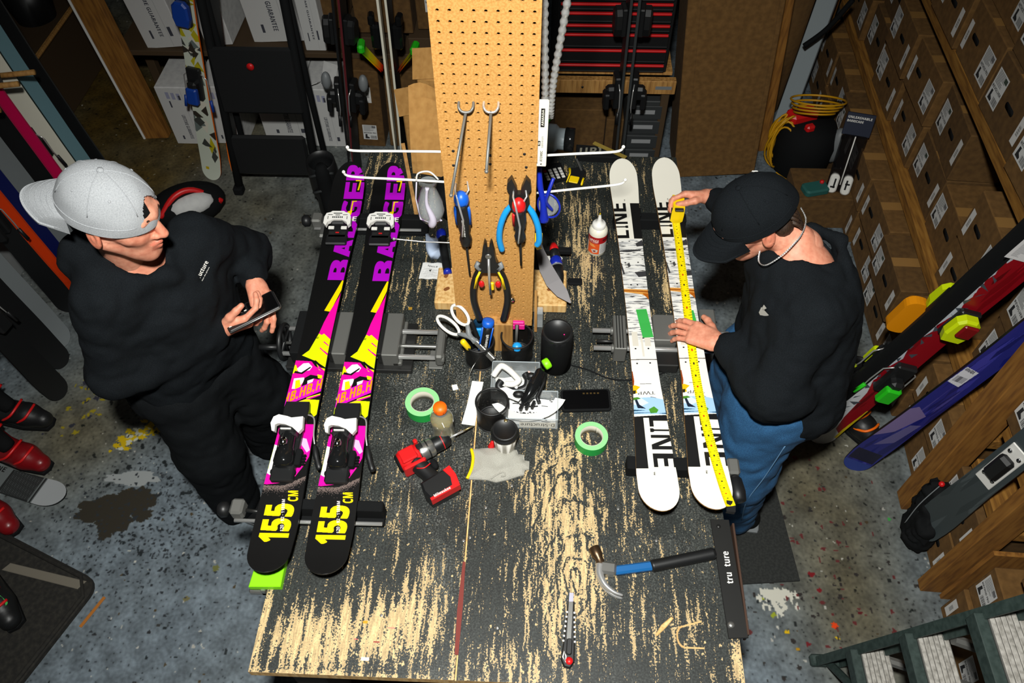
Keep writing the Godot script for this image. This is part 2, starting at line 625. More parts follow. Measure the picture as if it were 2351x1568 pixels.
func floor_texture() -> ImageTexture:
	var n := 1560
	var x0 := -4.8; var z0 := -4.2; var s := 7.0
	var low := stretched(n, n, 4, 4, 0.012, 4, 5)
	var mid := noise_bytes(n, n, 0.035, 4, 8)
	var fine := noise_bytes(n, n, 0.22, 2, 9)
	var spots := noise_bytes(n, n, 0.11, 1, 21)
	# brown grime: the far left, under and behind the mechanics, along the right rack
	var grime := soft(n, n, [[-2.3, -1.9, 1.0, 0.8, 0.9], [-3.2, -2.8, 1.2, 1.0, 0.8], [-1.6, -1.2, 0.5, 0.5, 0.5], [1.3, 0.1, 0.35, 0.5, 0.65], [1.3, -0.7, 0.3, 0.5, 0.5], [-1.9, -0.2, 0.3, 0.35, 0.4], [1.35, 0.6, 0.2, 0.3, 0.4]], 0.1, x0, z0, s, s)
	var specks := soft(n, n, [[-1.45, 0.25, 0.3, 0.22, 0.55], [-1.55, -0.02, 0.35, 0.2, 0.4], [-1.3, 0.1, 0.4, 0.4, 0.25], [1.2, 0.35, 0.3, 0.4, 0.25], [-1.7, -0.5, 0.3, 0.3, 0.3]], 0.12, x0, z0, s, s)
	var out := PackedByteArray()
	out.resize(n * n * 3)
	var k := 0
	for i in n * n:
		var g := grime[i] * 0.0039 * (0.45 + low[i] * 0.0055)
		var t := 0.86 + (mid[i] - 128) * 0.0016 + (fine[i] - 128) * 0.0011
		var r := lerpf(124, 106, g) * t
		var gg := lerpf(138, 97, g) * t
		var b := lerpf(150, 72, g) * t
		var sp := specks[i]
		if spots[i] < 12 + sp * 0.16 and mid[i] < 128:
			r *= 0.34; gg *= 0.36; b *= 0.36
		elif spots[i] > 236 and fine[i] > 150:
			r = 190; gg = 188; b = 178
		elif fine[i] < 40 + sp * 0.1:
			r *= 0.62; gg *= 0.62; b *= 0.62
		out[k] = mini(255, int(r)); out[k + 1] = mini(255, int(gg)); out[k + 2] = mini(255, int(b))
		k += 3
	var pic := Pic.new(4, 4, Color.BLACK)
	pic.im = Image.create_from_data(n, n, false, Image.FORMAT_RGB8, out)
	pic.w = n; pic.h = n
	var rg := RandomNumberGenerator.new()
	rg.seed = 4
	# paint and stains that were spilled on the concrete
	var blot := func(x: float, z: float, rx: float, rz: float, c: Color, ragged: float) -> void:
		var p := PackedVector2Array()
		for a in 26:
			var q := 1.0 + rg.randf_range(-ragged, ragged)
			p.append(Vector2((x + cos(TAU * a / 26) * rx * q - x0) / s * n, (z + sin(TAU * a / 26) * rz * q - z0) / s * n))
		pic.fill(p, c)
	for q in [[-1.66, 0.17, 0.10, 0.055], [-1.55, 0.13, 0.085, 0.06], [-1.60, 0.22, 0.07, 0.05], [-1.70, 0.2, 0.08, 0.03], [-1.50, 0.19, 0.04, 0.03], [-1.62, 0.27, 0.03, 0.03]]:
		blot.call(q[0], q[1], q[2], q[3], Color8(50, 46, 38), 0.22)
	blot.call(-1.58, 0.03, 0.11, 0.03, Color8(150, 154, 154), 0.3)
	for i in 60:
		var u := rg.randf()
		blot.call(lerpf(-1.72, -1.54, u) + rg.randfn(0, 0.015), lerpf(-0.12, -0.245, u) + rg.randfn(0, 0.018), rg.randf_range(0.004, 0.02), rg.randf_range(0.004, 0.014), Color8(196, 164, 14) if rg.randf() < 0.8 else Color8(190, 190, 170), 0.4)
	for i in 40:
		blot.call(-1.93 + rg.randfn(0, 0.05), -0.33 + rg.randfn(0, 0.08), rg.randf_range(0.003, 0.014), rg.randf_range(0.003, 0.012), Color8(150, 134, 30) if rg.randf() < 0.7 else Color8(50, 50, 60), 0.4)
	for q in [[-1.14, 0.40, 0.022, Color8(104, 106, 60)], [-1.22, 0.52, 0.02, Color8(110, 104, 70)], [1.02, 0.56, 0.013, Color8(220, 176, 10)], [1.2, 0.53, 0.02, Color8(226, 66, 16)], [1.2, 0.575, 0.011, Color8(220, 180, 20)], [0.98, 0.5, 0.016, Color8(150, 160, 40)], [0.95, 0.44, 0.01, Color8(150, 160, 40)], [1.09, 0.6, 0.014, Color8(110, 24, 30)], [1.05, 0.62, 0.01, Color8(180, 130, 20)], [1.15, 0.34, 0.02, Color8(120, 20, 26)], [1.17, 0.4, 0.014, Color8(120, 20, 26)], [1.3, 0.48, 0.012, Color8(90, 20, 24)], [1.5, 0.1, 0.012, Color8(60, 160, 70)]]:
		blot.call(q[0], q[1], q[2] * 0.62, q[2] * 0.55, q[3], 0.4)
	# white scraped paint by the rubber mat
	for i in 90:
		var a := rg.randfn(0, 0.03)
		blot.call(1.0 + a, 0.41 + absf(rg.randfn(0, 0.035)), rg.randf_range(0.003, 0.012), rg.randf_range(0.004, 0.016), Color8(206, 204, 190), 0.4)
	for i in 900:
		blot.call(rg.randf_range(-2.2, 1.6), rg.randf_range(-2.2, 0.9), rg.randf_range(0.002, 0.007), rg.randf_range(0.002, 0.007), [Color8(40, 42, 44), Color8(52, 52, 50), Color8(170, 168, 160), Color8(70, 58, 40)][rg.randi() % 4], 0.3)
	for i in 500:
		blot.call(-1.4 + rg.randfn(0, 0.25), 0.22 + rg.randfn(0, 0.16), rg.randf_range(0.002, 0.007), rg.randf_range(0.002, 0.006), Color8(44, 48, 52), 0.35)
	for i in 130:
		blot.call(1.2 + rg.randfn(0, 0.16), 0.3 + rg.randfn(0, 0.25), rg.randf_range(0.002, 0.01), rg.randf_range(0.002, 0.01), Color8(96, 40, 40) if rg.randf() < 0.5 else Color8(44, 40, 38), 0.35)
	return pic.tex()


func build_setting() -> void:
	var fm := printed(floor_texture(), 0.62, 0.35)
	M["floor"] = fm
	var b := Mb.new()
	b.quad(Vector3(-4.8, 0, 2.8), Vector3(2.2, 0, 2.8), Vector3(2.2, 0, -4.2), Vector3(-4.8, 0, -4.2))
	b.quad(Vector3(-4.8, -0.12, -4.2), Vector3(2.2, -0.12, -4.2), Vector3(2.2, -0.12, 2.8), Vector3(-4.8, -0.12, 2.8))
	for e in [[-4.8, -4.2, 2.2, -4.2], [2.2, -4.2, 2.2, 2.8], [2.2, 2.8, -4.8, 2.8], [-4.8, 2.8, -4.8, -4.2]]:
		b.quad(Vector3(e[2], -0.12, e[3]), Vector3(e[0], -0.12, e[1]), Vector3(e[0], 0, e[1]), Vector3(e[2], 0, e[3]))
	struct(b, "floor", fm)
	struct(Mb.new().box(Vector3(7.2, 4.12, 0.12), Vector3(-1.3, 1.94, -4.14)), "wall_back", "dark_wall")
	struct(Mb.new().box(Vector3(0.12, 4.12, 7.0), Vector3(2.26, 1.94, -0.7)), "wall_right", "dark_wall")
	struct(Mb.new().box(Vector3(0.12, 4.12, 7.0), Vector3(-4.86, 1.94, -0.7)), "wall_far_left", "dark_wall")
	struct(Mb.new().box(Vector3(7.2, 4.12, 0.12), Vector3(-1.3, 1.94, 2.86)), "wall_front", "wall_paint")
	struct(Mb.new().box(Vector3(7.24, 0.12, 7.12), Vector3(-1.3, 4.06, -0.7)), "ceiling", "wall_paint")
	# the half partition the left rack of skis leans on
	struct(Mb.new().box(Vector3(0.1, 3.9, 3.4), Vector3(-2.6, 1.95, -0.05)), "wall_left", "wall_paint")


func bench_texture() -> ImageTexture:
	var w := 1100; var h := 1792
	var x0 := -0.61; var z0 := -0.99; var sx := 1.22; var sz := 1.98
	var streak := stretched(w, h, 2, 20, 0.09, 3, 31)
	var streak2 := stretched(w, h, 1, 10, 0.16, 2, 33)
	var fine := noise_bytes(w, h, 0.16, 3, 35)
	var big := stretched(w, h, 4, 4, 0.03, 4, 37)
	var chip := stretched(w, h, 1, 2, 0.075, 3, 39)
	var wear := soft(w, h, [[-0.34, 0.885, 0.2, 0.085, 0.95], [-0.2, 0.8, 0.1, 0.14, 0.5], [-0.5, 0.93, 0.09, 0.08, 0.7], [0.17, 0.76, 0.105, 0.17, 0.95], [0.12, 0.47, 0.085, 0.15, 0.85], [0.19, 0.34, 0.06, 0.12, 0.55], [0.23, 0.56, 0.05, 0.12, 0.5], [0.24, -0.36, 0.05, 0.17, 0.75], [0.22, -0.62, 0.07, 0.2, 0.5], [-0.545, -0.86, 0.04, 0.12, 0.75], [0.52, -0.33, 0.04, 0.15, 0.6], [0.51, 0.28, 0.03, 0.15, 0.5], [0.6, 0.93, 0.018, 0.08, 1.0], [0.45, 0.86, 0.14, 0.12, 0.36], [-0.36, -0.36, 0.1, 0.2, 0.26], [0.04, 0.95, 0.1, 0.06, 0.5], [0.33, 0.6, 0.07, 0.25, 0.3], [0.4, -0.9, 0.25, 0.06, 0.25], [-0.603, 0.87, 0.012, 0.1, 1.3], [-0.34, 0.99, 0.3, 0.008, 0.8], [-0.30, 0.55, 0.12, 0.2, 0.16], [-0.53, 0.3, 0.03, 0.3, 0.3]], 0.06, x0, z0, sx, sz)
	var scuff := soft(w, h, [[-0.2, 0.25, 0.25, 0.25, 0.75], [-0.25, 0.02, 0.2, 0.16, 0.7], [0.25, 0.1, 0.25, 0.25, 0.6], [0.45, 0.6, 0.15, 0.2, 0.45], [-0.15, 0.7, 0.05, 0.3, 0.55], [0.1, 0.98, 0.3, 0.05, 0.3], [-0.3, 0.5, 0.2, 0.1, 0.4]], 0.12, x0, z0, sx, sz)
	var out := PackedByteArray()
	out.resize(w * h * 3)
	var k := 0
	var i := 0
	for y in h:
		var z := z0 + sz * y / h
		var near := z > 0.12
		var zz := (z - 0.74) * (z - 0.74) * 9.0
		for x in w:
			var d := wear[i] * 0.0039
			var fn := (fine[i] - 128) * 0.0065
			var s := 0.5 + 0.42 * (streak[i] - 128) * 0.0085 + 0.3 * (streak2[i] - 128) * 0.0075 + 0.46 * fn
			if near and x > 490 and x < 850:
				# cathedral grain of the veneer: the paint stays in rings about a long knot
				var dx := (x - 732) * 0.01109
				if x > 806: d *= 0.55
				var ring := sqrt(dx * dx + zz) * 4.2 + big[i] * 0.006 + streak[i] * 0.0016
				ring -= floorf(ring)
				if ring < 0.26: d *= 0.45
				elif ring < 0.6: d *= 1.12
			var f := fine[i] - 128
			if s < 0.06 + 0.6 * d or (chip[i] < 34 + d * 50.0 and big[i] > 122):
				var q := 0.86 + (streak2[i] - 128) * 0.0014 + f * 0.0008
				out[k] = mini(255, int(238 * q)); out[k + 1] = mini(255, int(206 * q)); out[k + 2] = mini(255, int(150 * q))
			else:
				var q := 1.0 + f * 0.004 + (streak[i] - 128) * 0.0016
				var sc := scuff[i] * 0.0039 * clampf((big[i] + f - 96) * 0.012, 0.0, 1.0) * (0.35 + 0.65 * (1.0 if (fine[i] + streak2[i]) > 300 else 0.0))
				out[k] = int(clampf(lerpf(39 * q, 128, sc * 0.75), 0, 255)); out[k + 1] = int(clampf(lerpf(42 * q, 128, sc * 0.75), 0, 255)); out[k + 2] = int(clampf(lerpf(40 * q, 122, sc * 0.75), 0, 255))
			k += 3
			i += 1
	var pic := Pic.new(4, 4, Color.BLACK)
	pic.im = Image.create_from_data(w, h, false, Image.FORMAT_RGB8, out)
	pic.w = w; pic.h = h
	# small spills
	for q in [[-0.345, 0.855, 0.012, 0.007, Color8(214, 150, 20)], [-0.31, 0.905, 0.016, 0.003, Color8(150, 60, 50)], [-0.36, 0.9, 0.01, 0.002, Color8(190, 80, 80)], [-0.28, 0.87, 0.02, 0.002, Color8(200, 120, 110)], [-0.355, -0.19, 0.012, 0.012, Color8(170, 128, 40)]]:
		pic.rect((q[0] - x0) / sx * w, (q[1] - z0) / sz * h, q[2] / sx * w, q[3] / sz * h, q[4])
	# grey U scratched by a clamp
	for a in 40:
		var t := PI * 0.5 + PI * a / 39.0
		pic.rect((0.47 + cos(t) * 0.018 - x0) / sx * w, (0.862 + sin(t) * 0.026 - z0) / sz * h, 4, 4, Color8(196, 158, 100))
	for a in 24:
		pic.rect((0.47 + a * 0.002 - x0) / sx * w, (0.836 - a * 0.0006 - z0) / sz * h, 4, 4, Color8(206, 170, 112))
		pic.rect((0.47 + a * 0.002 - x0) / sx * w, (0.888 - z0) / sz * h, 4, 4, Color8(206, 170, 112))
	return pic.tex()


func build_bench() -> void:
	var bm := printed(bench_texture(), 0.5, 0.45)
	var t := thing("workbench", "large plywood workbench with chipped black paint worn down to pale wood", "workbench")
	for e in [[-0.61, -0.0985], [-0.0935, 0.61]]:
		var x0: float = e[0]; var x1: float = e[1]
		var b := Mb.new()
		b.quad(Vector3(x0, 0.9, 0.99), Vector3(x1, 0.9, 0.99), Vector3(x1, 0.9, -0.99), Vector3(x0, 0.9, -0.99), Vector2((x0 + 0.61) / 1.22, 1), Vector2((x1 + 0.61) / 1.22, 0))
		var top := put(b, "board", bm, t)
		var s := Mb.new()
		s.box(Vector3(x1 - x0, 0.03, 1.98), Vector3((x0 + x1) / 2, 0.8845, 0))
		put(s, "board_edge", "pale_wood", top)
	put(Mb.new().box(Vector3(0.0035, 0.02, 1.98), Vector3(-0.096, 0.886, 0)), "joint_filler", "pale_wood", t)
	var red := put(Mb.new().slab(poly([-0.1015, -0.69, -0.0945, -0.69, -0.092, -0.8, -0.0935, -0.93, -0.103, -0.93, -0.106, -0.82]), 0.899, 0.9012), "stained_sliver", mat("rust_red", Color8(120, 48, 40), 0.8), t)
	red.set_meta("label", "dull red sliver in the joint")
	put(Mb.new().box(Vector3(1.12, 0.09, 0.04), Vector3(0, 0.824, 0.93)).box(Vector3(1.12, 0.09, 0.04), Vector3(0, 0.824, -0.93)).box(Vector3(0.04, 0.09, 1.82), Vector3(-0.55, 0.824, 0)).box(Vector3(0.04, 0.09, 1.82), Vector3(0.55, 0.824, 0)), "apron", "dark_wood", t)
	for x in [-0.52, 0.52]:
		for z in [-0.9, 0.0, 0.9]:
			put(Mb.new().box(Vector3(0.09, 0.78, 0.09), Vector3(x, 0.39, z), 0.004), "leg", "dark_wood", t)
	put(Mb.new().box(Vector3(1.0, 0.02, 1.76), Vector3(0, 0.3, 0)), "lower_shelf", "dark_wood", t)
	for q in [[-0.105, 0.63], [-0.088, 0.62], [-0.05, 0.53], [-0.3, 0.84], [0.0, 0.86], [0.02, 0.46], [0.32, 0.52], [0.42, 0.61]]:
		put(Mb.new(false).at(xf(Vector3(q[0], 0.8995, q[1]))).lathe([Vector2(0.0045, 0), Vector2(0.004, 0.0012), Vector2(0.0015, 0.0012), Vector2(0.0, 0.0006)], 10), "screw", "steel", t)


# ------------------------------------------------------------------ pegboard column
func peg_panel(x0: float, x1: float, y0: float, y1: float, z: float, x_first: float, y_first: float) -> Mb:
	# a sheet with real round holes one inch apart
	var b := Mb.new()
	var p := 0.0254
	var r := 0.0042
	var th := 0.006
	var xs := [x0]
	var c := x_first
	var cols := []
	while c < x1 - 0.006:
		cols.append(c)
		c += p
	var rows := []
	c = y_first
	while c < y1 - 0.006:
		rows.append(c)
		c += p
	var xa := func(i: int) -> float: return x0 if i == 0 else (x1 if i == cols.size() else (cols[i - 1] + cols[i]) / 2.0)
	var ya := func(i: int) -> float: return y0 if i == 0 else (y1 if i == rows.size() else (rows[i - 1] + rows[i]) / 2.0)
	for j in rows.size():
		for i in cols.size():
			var h := Vector2(cols[i], rows[j])
			var e0 := Vector2(xa.call(i), ya.call(j)); var e1 := Vector2(xa.call(i + 1), ya.call(j + 1))
			var outer := [Vector2(e1.x, h.y), e1, Vector2(h.x, e1.y), Vector2(e0.x, e1.y), Vector2(e0.x, h.y), e0, Vector2(h.x, e0.y), Vector2(e1.x, e0.y)]
			for k in 8:
				var t0 := TAU * k / 8; var t1 := TAU * (k + 1) / 8
				var a := h + Vector2(cos(t0), sin(t0)) * r; var d := h + Vector2(cos(t1), sin(t1)) * r
				var o0: Vector2 = outer[k]; var o1: Vector2 = outer[(k + 1) % 8]
				b.quad(Vector3(a.x, a.y, z), Vector3(o0.x, o0.y, z), Vector3(o1.x, o1.y, z), Vector3(d.x, d.y, z))
				b.quad(Vector3(a.x, a.y, z - th), Vector3(a.x, a.y, z), Vector3(d.x, d.y, z), Vector3(d.x, d.y, z - th))
	for q in [[x0, y0, x0, y1], [x1, y1, x1, y0], [x0, y1, x1, y1], [x1, y0, x0, y0]]:
		b.quad(Vector3(q[0], q[1], z - th), Vector3(q[0], q[1], z), Vector3(q[2], q[3], z), Vector3(q[2], q[3], z - th))
	return b


func build_pegboard() -> void:
	var t := thing("pegboard_column", "tall brown pegboard column standing at the middle of the bench", "pegboard", xf(Vector3(-0.0535, 0.9, -0.045), 0, 0, -0.55))
	var o := put(peg_panel(-0.1195, 0.1155, 0.1, 0.748, 0, -0.0895, 0.112), "panel", "pegboard", t)
	o.set_meta("label", "lower pegboard sheet")
	o = put(peg_panel(-0.121, 0.117, 0.7505, 1.6, 0, -0.101, 0.765), "panel", "pegboard", t)
	o.set_meta("label", "upper pegboard sheet")
	# the side sheets, seen edge on
	for s in [-1.0, 1.0]:
		var side := peg_panel(-0.09, 0.09, 0.12, 1.6, 0, -0.078, 0.13)
		put(side, "side_panel", "pegboard", t, Transform3D(Basis(Vector3(0, 0, -s), UP, Vector3(s, 0, 0)), Vector3(s * 0.1165, 0, -0.1)))
	put(Mb.new().box(Vector3(0.038, 1.6, 0.16), Vector3(-0.085, 0.8, -0.1), 0.002).box(Vector3(0.038, 1.6, 0.16), Vector3(0.085, 0.8, -0.1), 0.002), "stud", "dark_wood", t)
	put(Mb.new().box(Vector3(0.09, 0.14, 0.038), Vector3(0.012, 0.07, 0.012), 0.003), "foot_block", "wood", t)
	for q in [[-0.092, 0.735], [0.0, 0.742], [0.09, 0.735], [-0.09, 0.78], [0.0, 0.77], [0.085, 0.776]]:
		put(Mb.new(false).at(xf(Vector3(q[0], q[1], -0.0005), 0, 90, 0)).lathe([Vector2(0.0042, 0), Vector2(0.0036, 0.0016), Vector2(0.0014, 0.0016), Vector2(0, 0.0004)], 10), "screw", "dark_steel", t)
	# flat plank under the column
	var pl := put(Mb.new().box(Vector3(0.44, 0.04, 0.16), Vector3(-0.045, 0.92, -0.26), 0.004), "base_plank", "pale_wood")
	tag(pl, "pale pine plank with knots lying under the pegboard column", "plank")
	for q in [[-0.235, -0.3], [-0.228, -0.24], [0.12, -0.25]]:
		put(Mb.new().at(xf(Vector3(q[0], 0.94, q[1]), rng.randf() * 90)).slab(rounded(0.022, 0.013, 0.006), 0, 0.0006), "knot", mat("knot", Color8(128, 74, 26), 0.8), pl)

	# hooks
	var side_hooks := [
		[Vector3(-0.178, 1.617, -0.12), Vector3(-0.405, 1.619, -0.115), Vector3(-0.418, 1.632, -0.112), "long white hook rod on the near face of the column's outer side, uppermost of the side rods over the black skis"],
		[Vector3(-0.178, 1.52, -0.115), Vector3(-0.425, 1.532, -0.115), Vector3(-0.443, 1.55, -0.112), "white hook rod carrying the clear goggles, below another rod"],
		[Vector3(-0.178, 1.284, -0.12), Vector3(-0.26, 1.286, -0.12), Vector3(-0.343, 1.297, -0.118), "thin steel rod sticking out above the crumpled receipt"],
		[Vector3(0.068, 1.609, -0.12), Vector3(0.27, 1.627, -0.12), Vector3(0.287, 1.645, -0.117), "white hook rod below the white ski strap, above the calculator"],
		[Vector3(0.068, 1.482, -0.12), Vector3(0.285, 1.518, -0.12), Vector3(0.303, 1.537, -0.117), "white hook rod next to the blue goggles, ending over a white ski"],
	]
	var n := 0
	for h in side_hooks:
		var lab: String = h[3]
		if n == 0: lab = "long white hook rod over the black ski tips, topmost on its side of the column"
		var hk := put(Mb.new(false).tube(bend([h[0], h[0].lerp(h[1], 0.5), h[1], h[2]], 5), 0.0034 if n != 2 else 0.002, 8).ball(h[2], Vector3.ONE * 0.0048, 8, 5), "pegboard_hook", "white_plastic" if n != 2 else "bright_steel")
		tag(hk, lab, "hook", "rods on the sides of the pegboard column")
		n += 1
	var front := [[Vector3(-0.096, 1.822, -0.04), Vector3(-0.1265, 1.684, 0.118), "long steel double hook on the pegboard front, the one with the longer arm", 0], [Vector3(-0.038, 1.823, -0.04), Vector3(-0.043, 1.742, 0.1), "steel double hook on the pegboard front, the shorter empty arm with a white tip", 1]]
	for h in front:
		var a: Vector3 = h[0]; var e: Vector3 = h[1]
		var hk := thing("double_hook", h[2], "hook", Transform3D(), "double hooks on the pegboard front")
		put(Mb.new(false).tube(bend([a + Vector3(-0.0165, 0.002, -0.012), a + Vector3(-0.0165, -0.004, 0.008), a + Vector3(-0.008, -0.012, 0.014), a + Vector3(0.008, -0.012, 0.014), a + Vector3(0.0165, -0.004, 0.008), a + Vector3(0.0165, 0.002, -0.012)], 5), 0.0032, 8), "prongs", "bright_steel" if h[3] else "cast_grey", hk)
		put(Mb.new(false).rod(a + Vector3(0, -0.012, 0.012), e, 0.0036, 10).ball(e, Vector3.ONE * 0.005, 8, 6), "arm", "cast_grey", hk)

	hung_screwdriver(Vector3(-0.123, 1.565, -0.02), Vector3(-0.117, 1.25, -0.026), "blue", "black and blue screwdriver hanging by itself on the pegboard", 0.185, 0.020, true)
	hung_cutters()
	hung_screwdriver(Vector3(0.026, 1.565, 0.0), Vector3(0.031, 1.312, -0.012), "red", "red capped screwdriver hanging in front of the blue handled cutters", 0.15, 0.018, false)
	hung_pliers()
	var kn := put(Mb.new(false).at(along(Vector3(0.003, 1.147, -0.043), Vector3(0, 0, 1))).lathe([Vector2(0.004, 0), Vector2(0.004, 0.012), Vector2(0.009, 0.014), Vector2(0.008, 0.022), Vector2(0, 0.024)], 12), "peg_knob", "chrome")
	tag(kn, "small chrome knob on the pegboard above the pink clip", "knob")


func hung_screwdriver(top: Vector3, tip: Vector3, cap: String, label: String, grip: float, r: float, lettering: bool) -> void:
	var d := tip - top
	var o := thing("screwdriver", label, "screwdriver", along(top, d, Vector3(0, 0, 1)))
	var L := d.length()
	put(Mb.new(false).lathe([Vector2(0, -0.004), Vector2(r * 0.45, -0.003), Vector2(r * 0.92, 0.008), Vector2(r, 0.022), Vector2(r * 0.94, 0.03)], 18), "cap", cap, o)
	put(Mb.new(false).lathe([Vector2(r * 0.94, 0.03), Vector2(r * 0.9, 0.05), Vector2(r * 1.02, grip * 0.45), Vector2(r * 0.8, grip * 0.68), Vector2(r * 0.62, grip * 0.76), Vector2(r * 0.86, grip * 0.88), Vector2(r * 0.7, grip), Vector2(0.006, grip * 1.03)], 18), "handle", "black_plastic", o)
	for k in [0.12, 0.88] if lettering else [0.2]:
		var s := Mb.new(false)
		var a: float = TAU * (0.25 + (k - 0.5) * 0.5)
		s.tube([Vector3(cos(a) * r * 0.9, 0.04, sin(a) * r * 0.9), Vector3(cos(a) * r * 0.98, grip * 0.3, sin(a) * r * 0.98), Vector3(cos(a) * r * 0.95, grip * 0.55, sin(a) * r * 0.95)], 0.0042, 8)
		put(s, "grip_stripe", cap, o)
	put(Mb.new(false).rod(Vector3(0, grip, 0), Vector3(0, L, 0), 0.0038, 10, 0.003), "shaft", "dark_steel", o)
	if lettering:
		var g := Mb.new()
		letters(g, "mastercraft", Transform3D(Basis(Vector3(0, 1, 0), Vector3(1, 0, 0), Vector3(0, 0, 1)), Vector3(-0.004, 0.075, r + 0.0008)), 0.062, 0.009)
		put(g, "lettering", "white_plastic", o)
	# the hook that carries it
	var hk := put(Mb.new(false).tube([top + Vector3(-0.014, 0.012, -0.025), top + Vector3(-0.014, 0.006, -0.004), top + Vector3(-0.006, -0.01, 0.02), top + Vector3(0.004, -0.07, 0.024), top + Vector3(0.0, -0.12, 0.034)], 0.0028, 8).tube([top + Vector3(0.016, 0.02, -0.025), top + Vector3(0.02, 0.004, -0.01), top + Vector3(0.012, -0.006, 0.0)], 0.0026, 8), "pegboard_hook", "bright_steel")
	tag(hk, "steel hook arm over the %s screwdriver" % ("black and blue" if lettering else "red capped"), "hook")


# raised print: triangles of a line of text on the local xy plane of `f`, w long and h high
func letters(b: Mb, s: String, f: Transform3D, w: float, h: float, bold := true) -> void:
	var g := glyphs(s, bold)
	var keep := b.X
	b.X = keep * f
	for i in range(0, g.size(), 3):
		var q := [g[i], g[i + 1], g[i + 2]]
		if (q[1] - q[0]).cross(q[2] - q[0]) < 0.0: q = [q[0], q[2], q[1]]
		b.tri(Vector3(q[0].x * w, q[0].y * h, 0), Vector3(q[1].x * w, q[1].y * h, 0), Vector3(q[2].x * w, q[2].y * h, 0))
	b.X = keep


func hung_cutters() -> void:
	var o := thing("cutters", "diagonal cutters with light blue handles hanging on the pegboard", "cutters", xf(Vector3(0.026, 1.612, -0.028)))
	var jaw := poly([-0.021, -0.1, 0.021, -0.1, 0.027, -0.075, 0.024, -0.045, 0.031, -0.028, 0.029, -0.01, 0.018, 0.006, 0.006, -0.028, 0.004, -0.045, -0.004, -0.045, -0.006, -0.028, -0.018, 0.006, -0.029, -0.01, -0.031, -0.028, -0.024, -0.045, -0.027, -0.075])
	put(Mb.new().at(Transform3D(Basis(Vector3.RIGHT, Vector3(0, 0, 1), Vector3.DOWN), Vector3.ZERO)).slab(jaw, -0.008, 0.009, 0.003), "jaws", "dark_steel", o)
	for s in [-1.0, 1.0]:
		var p := bend([Vector3(0.016 * s, -0.085, 0), Vector3(0.036 * s, -0.115, 0.003), Vector3(0.05 * s, -0.16, 0.006), Vector3(0.054 * s, -0.21, 0.006), Vector3(0.047 * s, -0.245 - 0.012 * s * -1.0, 0.004)], 5)
		var rr := []
		for i in p.size(): rr.append(0.0085 if i > 3 else 0.0075)
		rr[p.size() - 1] = 0.006
		put(Mb.new(false).tube(p, rr, 12), "handle", "sky_blue", o)


func hung_pliers() -> void:
	var o := thing("pliers", "combination pliers with black, yellow and red grips hanging low on the pegboard", "pliers", xf(Vector3(-0.059, 1.40, -0.02)))
	var head := poly([-0.024, -0.12, 0.024, -0.12, 0.028, -0.1, 0.02, -0.07, 0.017, -0.04, 0.0125, -0.012, 0.009, 0.0, 0.004, -0.012, 0.0035, -0.035, -0.0035, -0.035, -0.004, -0.012, -0.009, 0.0, -0.0125, -0.012, -0.017, -0.04, -0.02, -0.07, -0.028, -0.1])
	put(Mb.new().at(Transform3D(Basis(Vector3.RIGHT, Vector3(0, 0, 1), Vector3.DOWN), Vector3.ZERO)).slab(head, -0.008, 0.012, 0.003), "jaws", "dark_steel", o)
	put(Mb.new(false).at(along(Vector3(0, -0.05, 0.012), Vector3(0, 0, 1))).cyl(0.009, 0.004, 14, -1, 0.001), "pivot", "steel", o)
	for s in [-1.0, 1.0]:
		var p := bend([Vector3(0.012 * s, -0.1, 0), Vector3(0.033 * s, -0.13, 0.004), Vector3(0.047 * s, -0.18, 0.008), Vector3(0.05 * s, -0.24, 0.01), Vector3(0.042 * s, -0.3, 0.01), Vector3(0.036 * s, -0.33, 0.01)], 5)
		put(Mb.new(false).tube(p, 0.0105, 12), "handle", "black_plastic", o)
		put(Mb.new(false).tube([Vector3(0.026 * s, -0.115, 0.01), Vector3(0.036 * s, -0.14, 0.014), Vector3(0.043 * s, -0.18, 0.018)], 0.004, 8), "grip_stripe", "yellow", o)
		put(Mb.new(false).ball(Vector3(0.024 * s, -0.168, 0.012), Vector3(0.009, 0.014, 0.006), 10, 6), "grip_tab", "red", o)
		put(Mb.new(false).tube([Vector3(0.03 * s, -0.085, 0.004), Vector3(0.036 * s, -0.096, 0.008), Vector3(0.026 * s, -0.108, 0.01)], 0.007, 8), "guard", "grey_plastic", o)
	put(Mb.new(false).tube([Vector3(0.0, -0.05, 0.01), Vector3(0.0, -0.13, 0.02), Vector3(0.002, -0.2, 0.022)], 0.004, 8), "spring_arm", "bright_steel", o)
	put(Mb.new().box(Vector3(0.012, 0.03, 0.008), Vector3(0.006, -0.175, 0.012), 0.002), "latch", "yellow", o)


# ------------------------------------------------------------------ skis
static func lin(t: Array, s: float) -> float:
	for i in t.size() - 1:
		if s <= t[i + 1][0]:
			var q: float = clampf((s - t[i][0]) / (t[i + 1][0] - t[i][0]), 0.0, 1.0)
			return lerpf(t[i][1], t[i + 1][1], smoothstep(0.0, 1.0, q) * 0.5 + q * 0.5)
	return t[t.size() - 1][1]


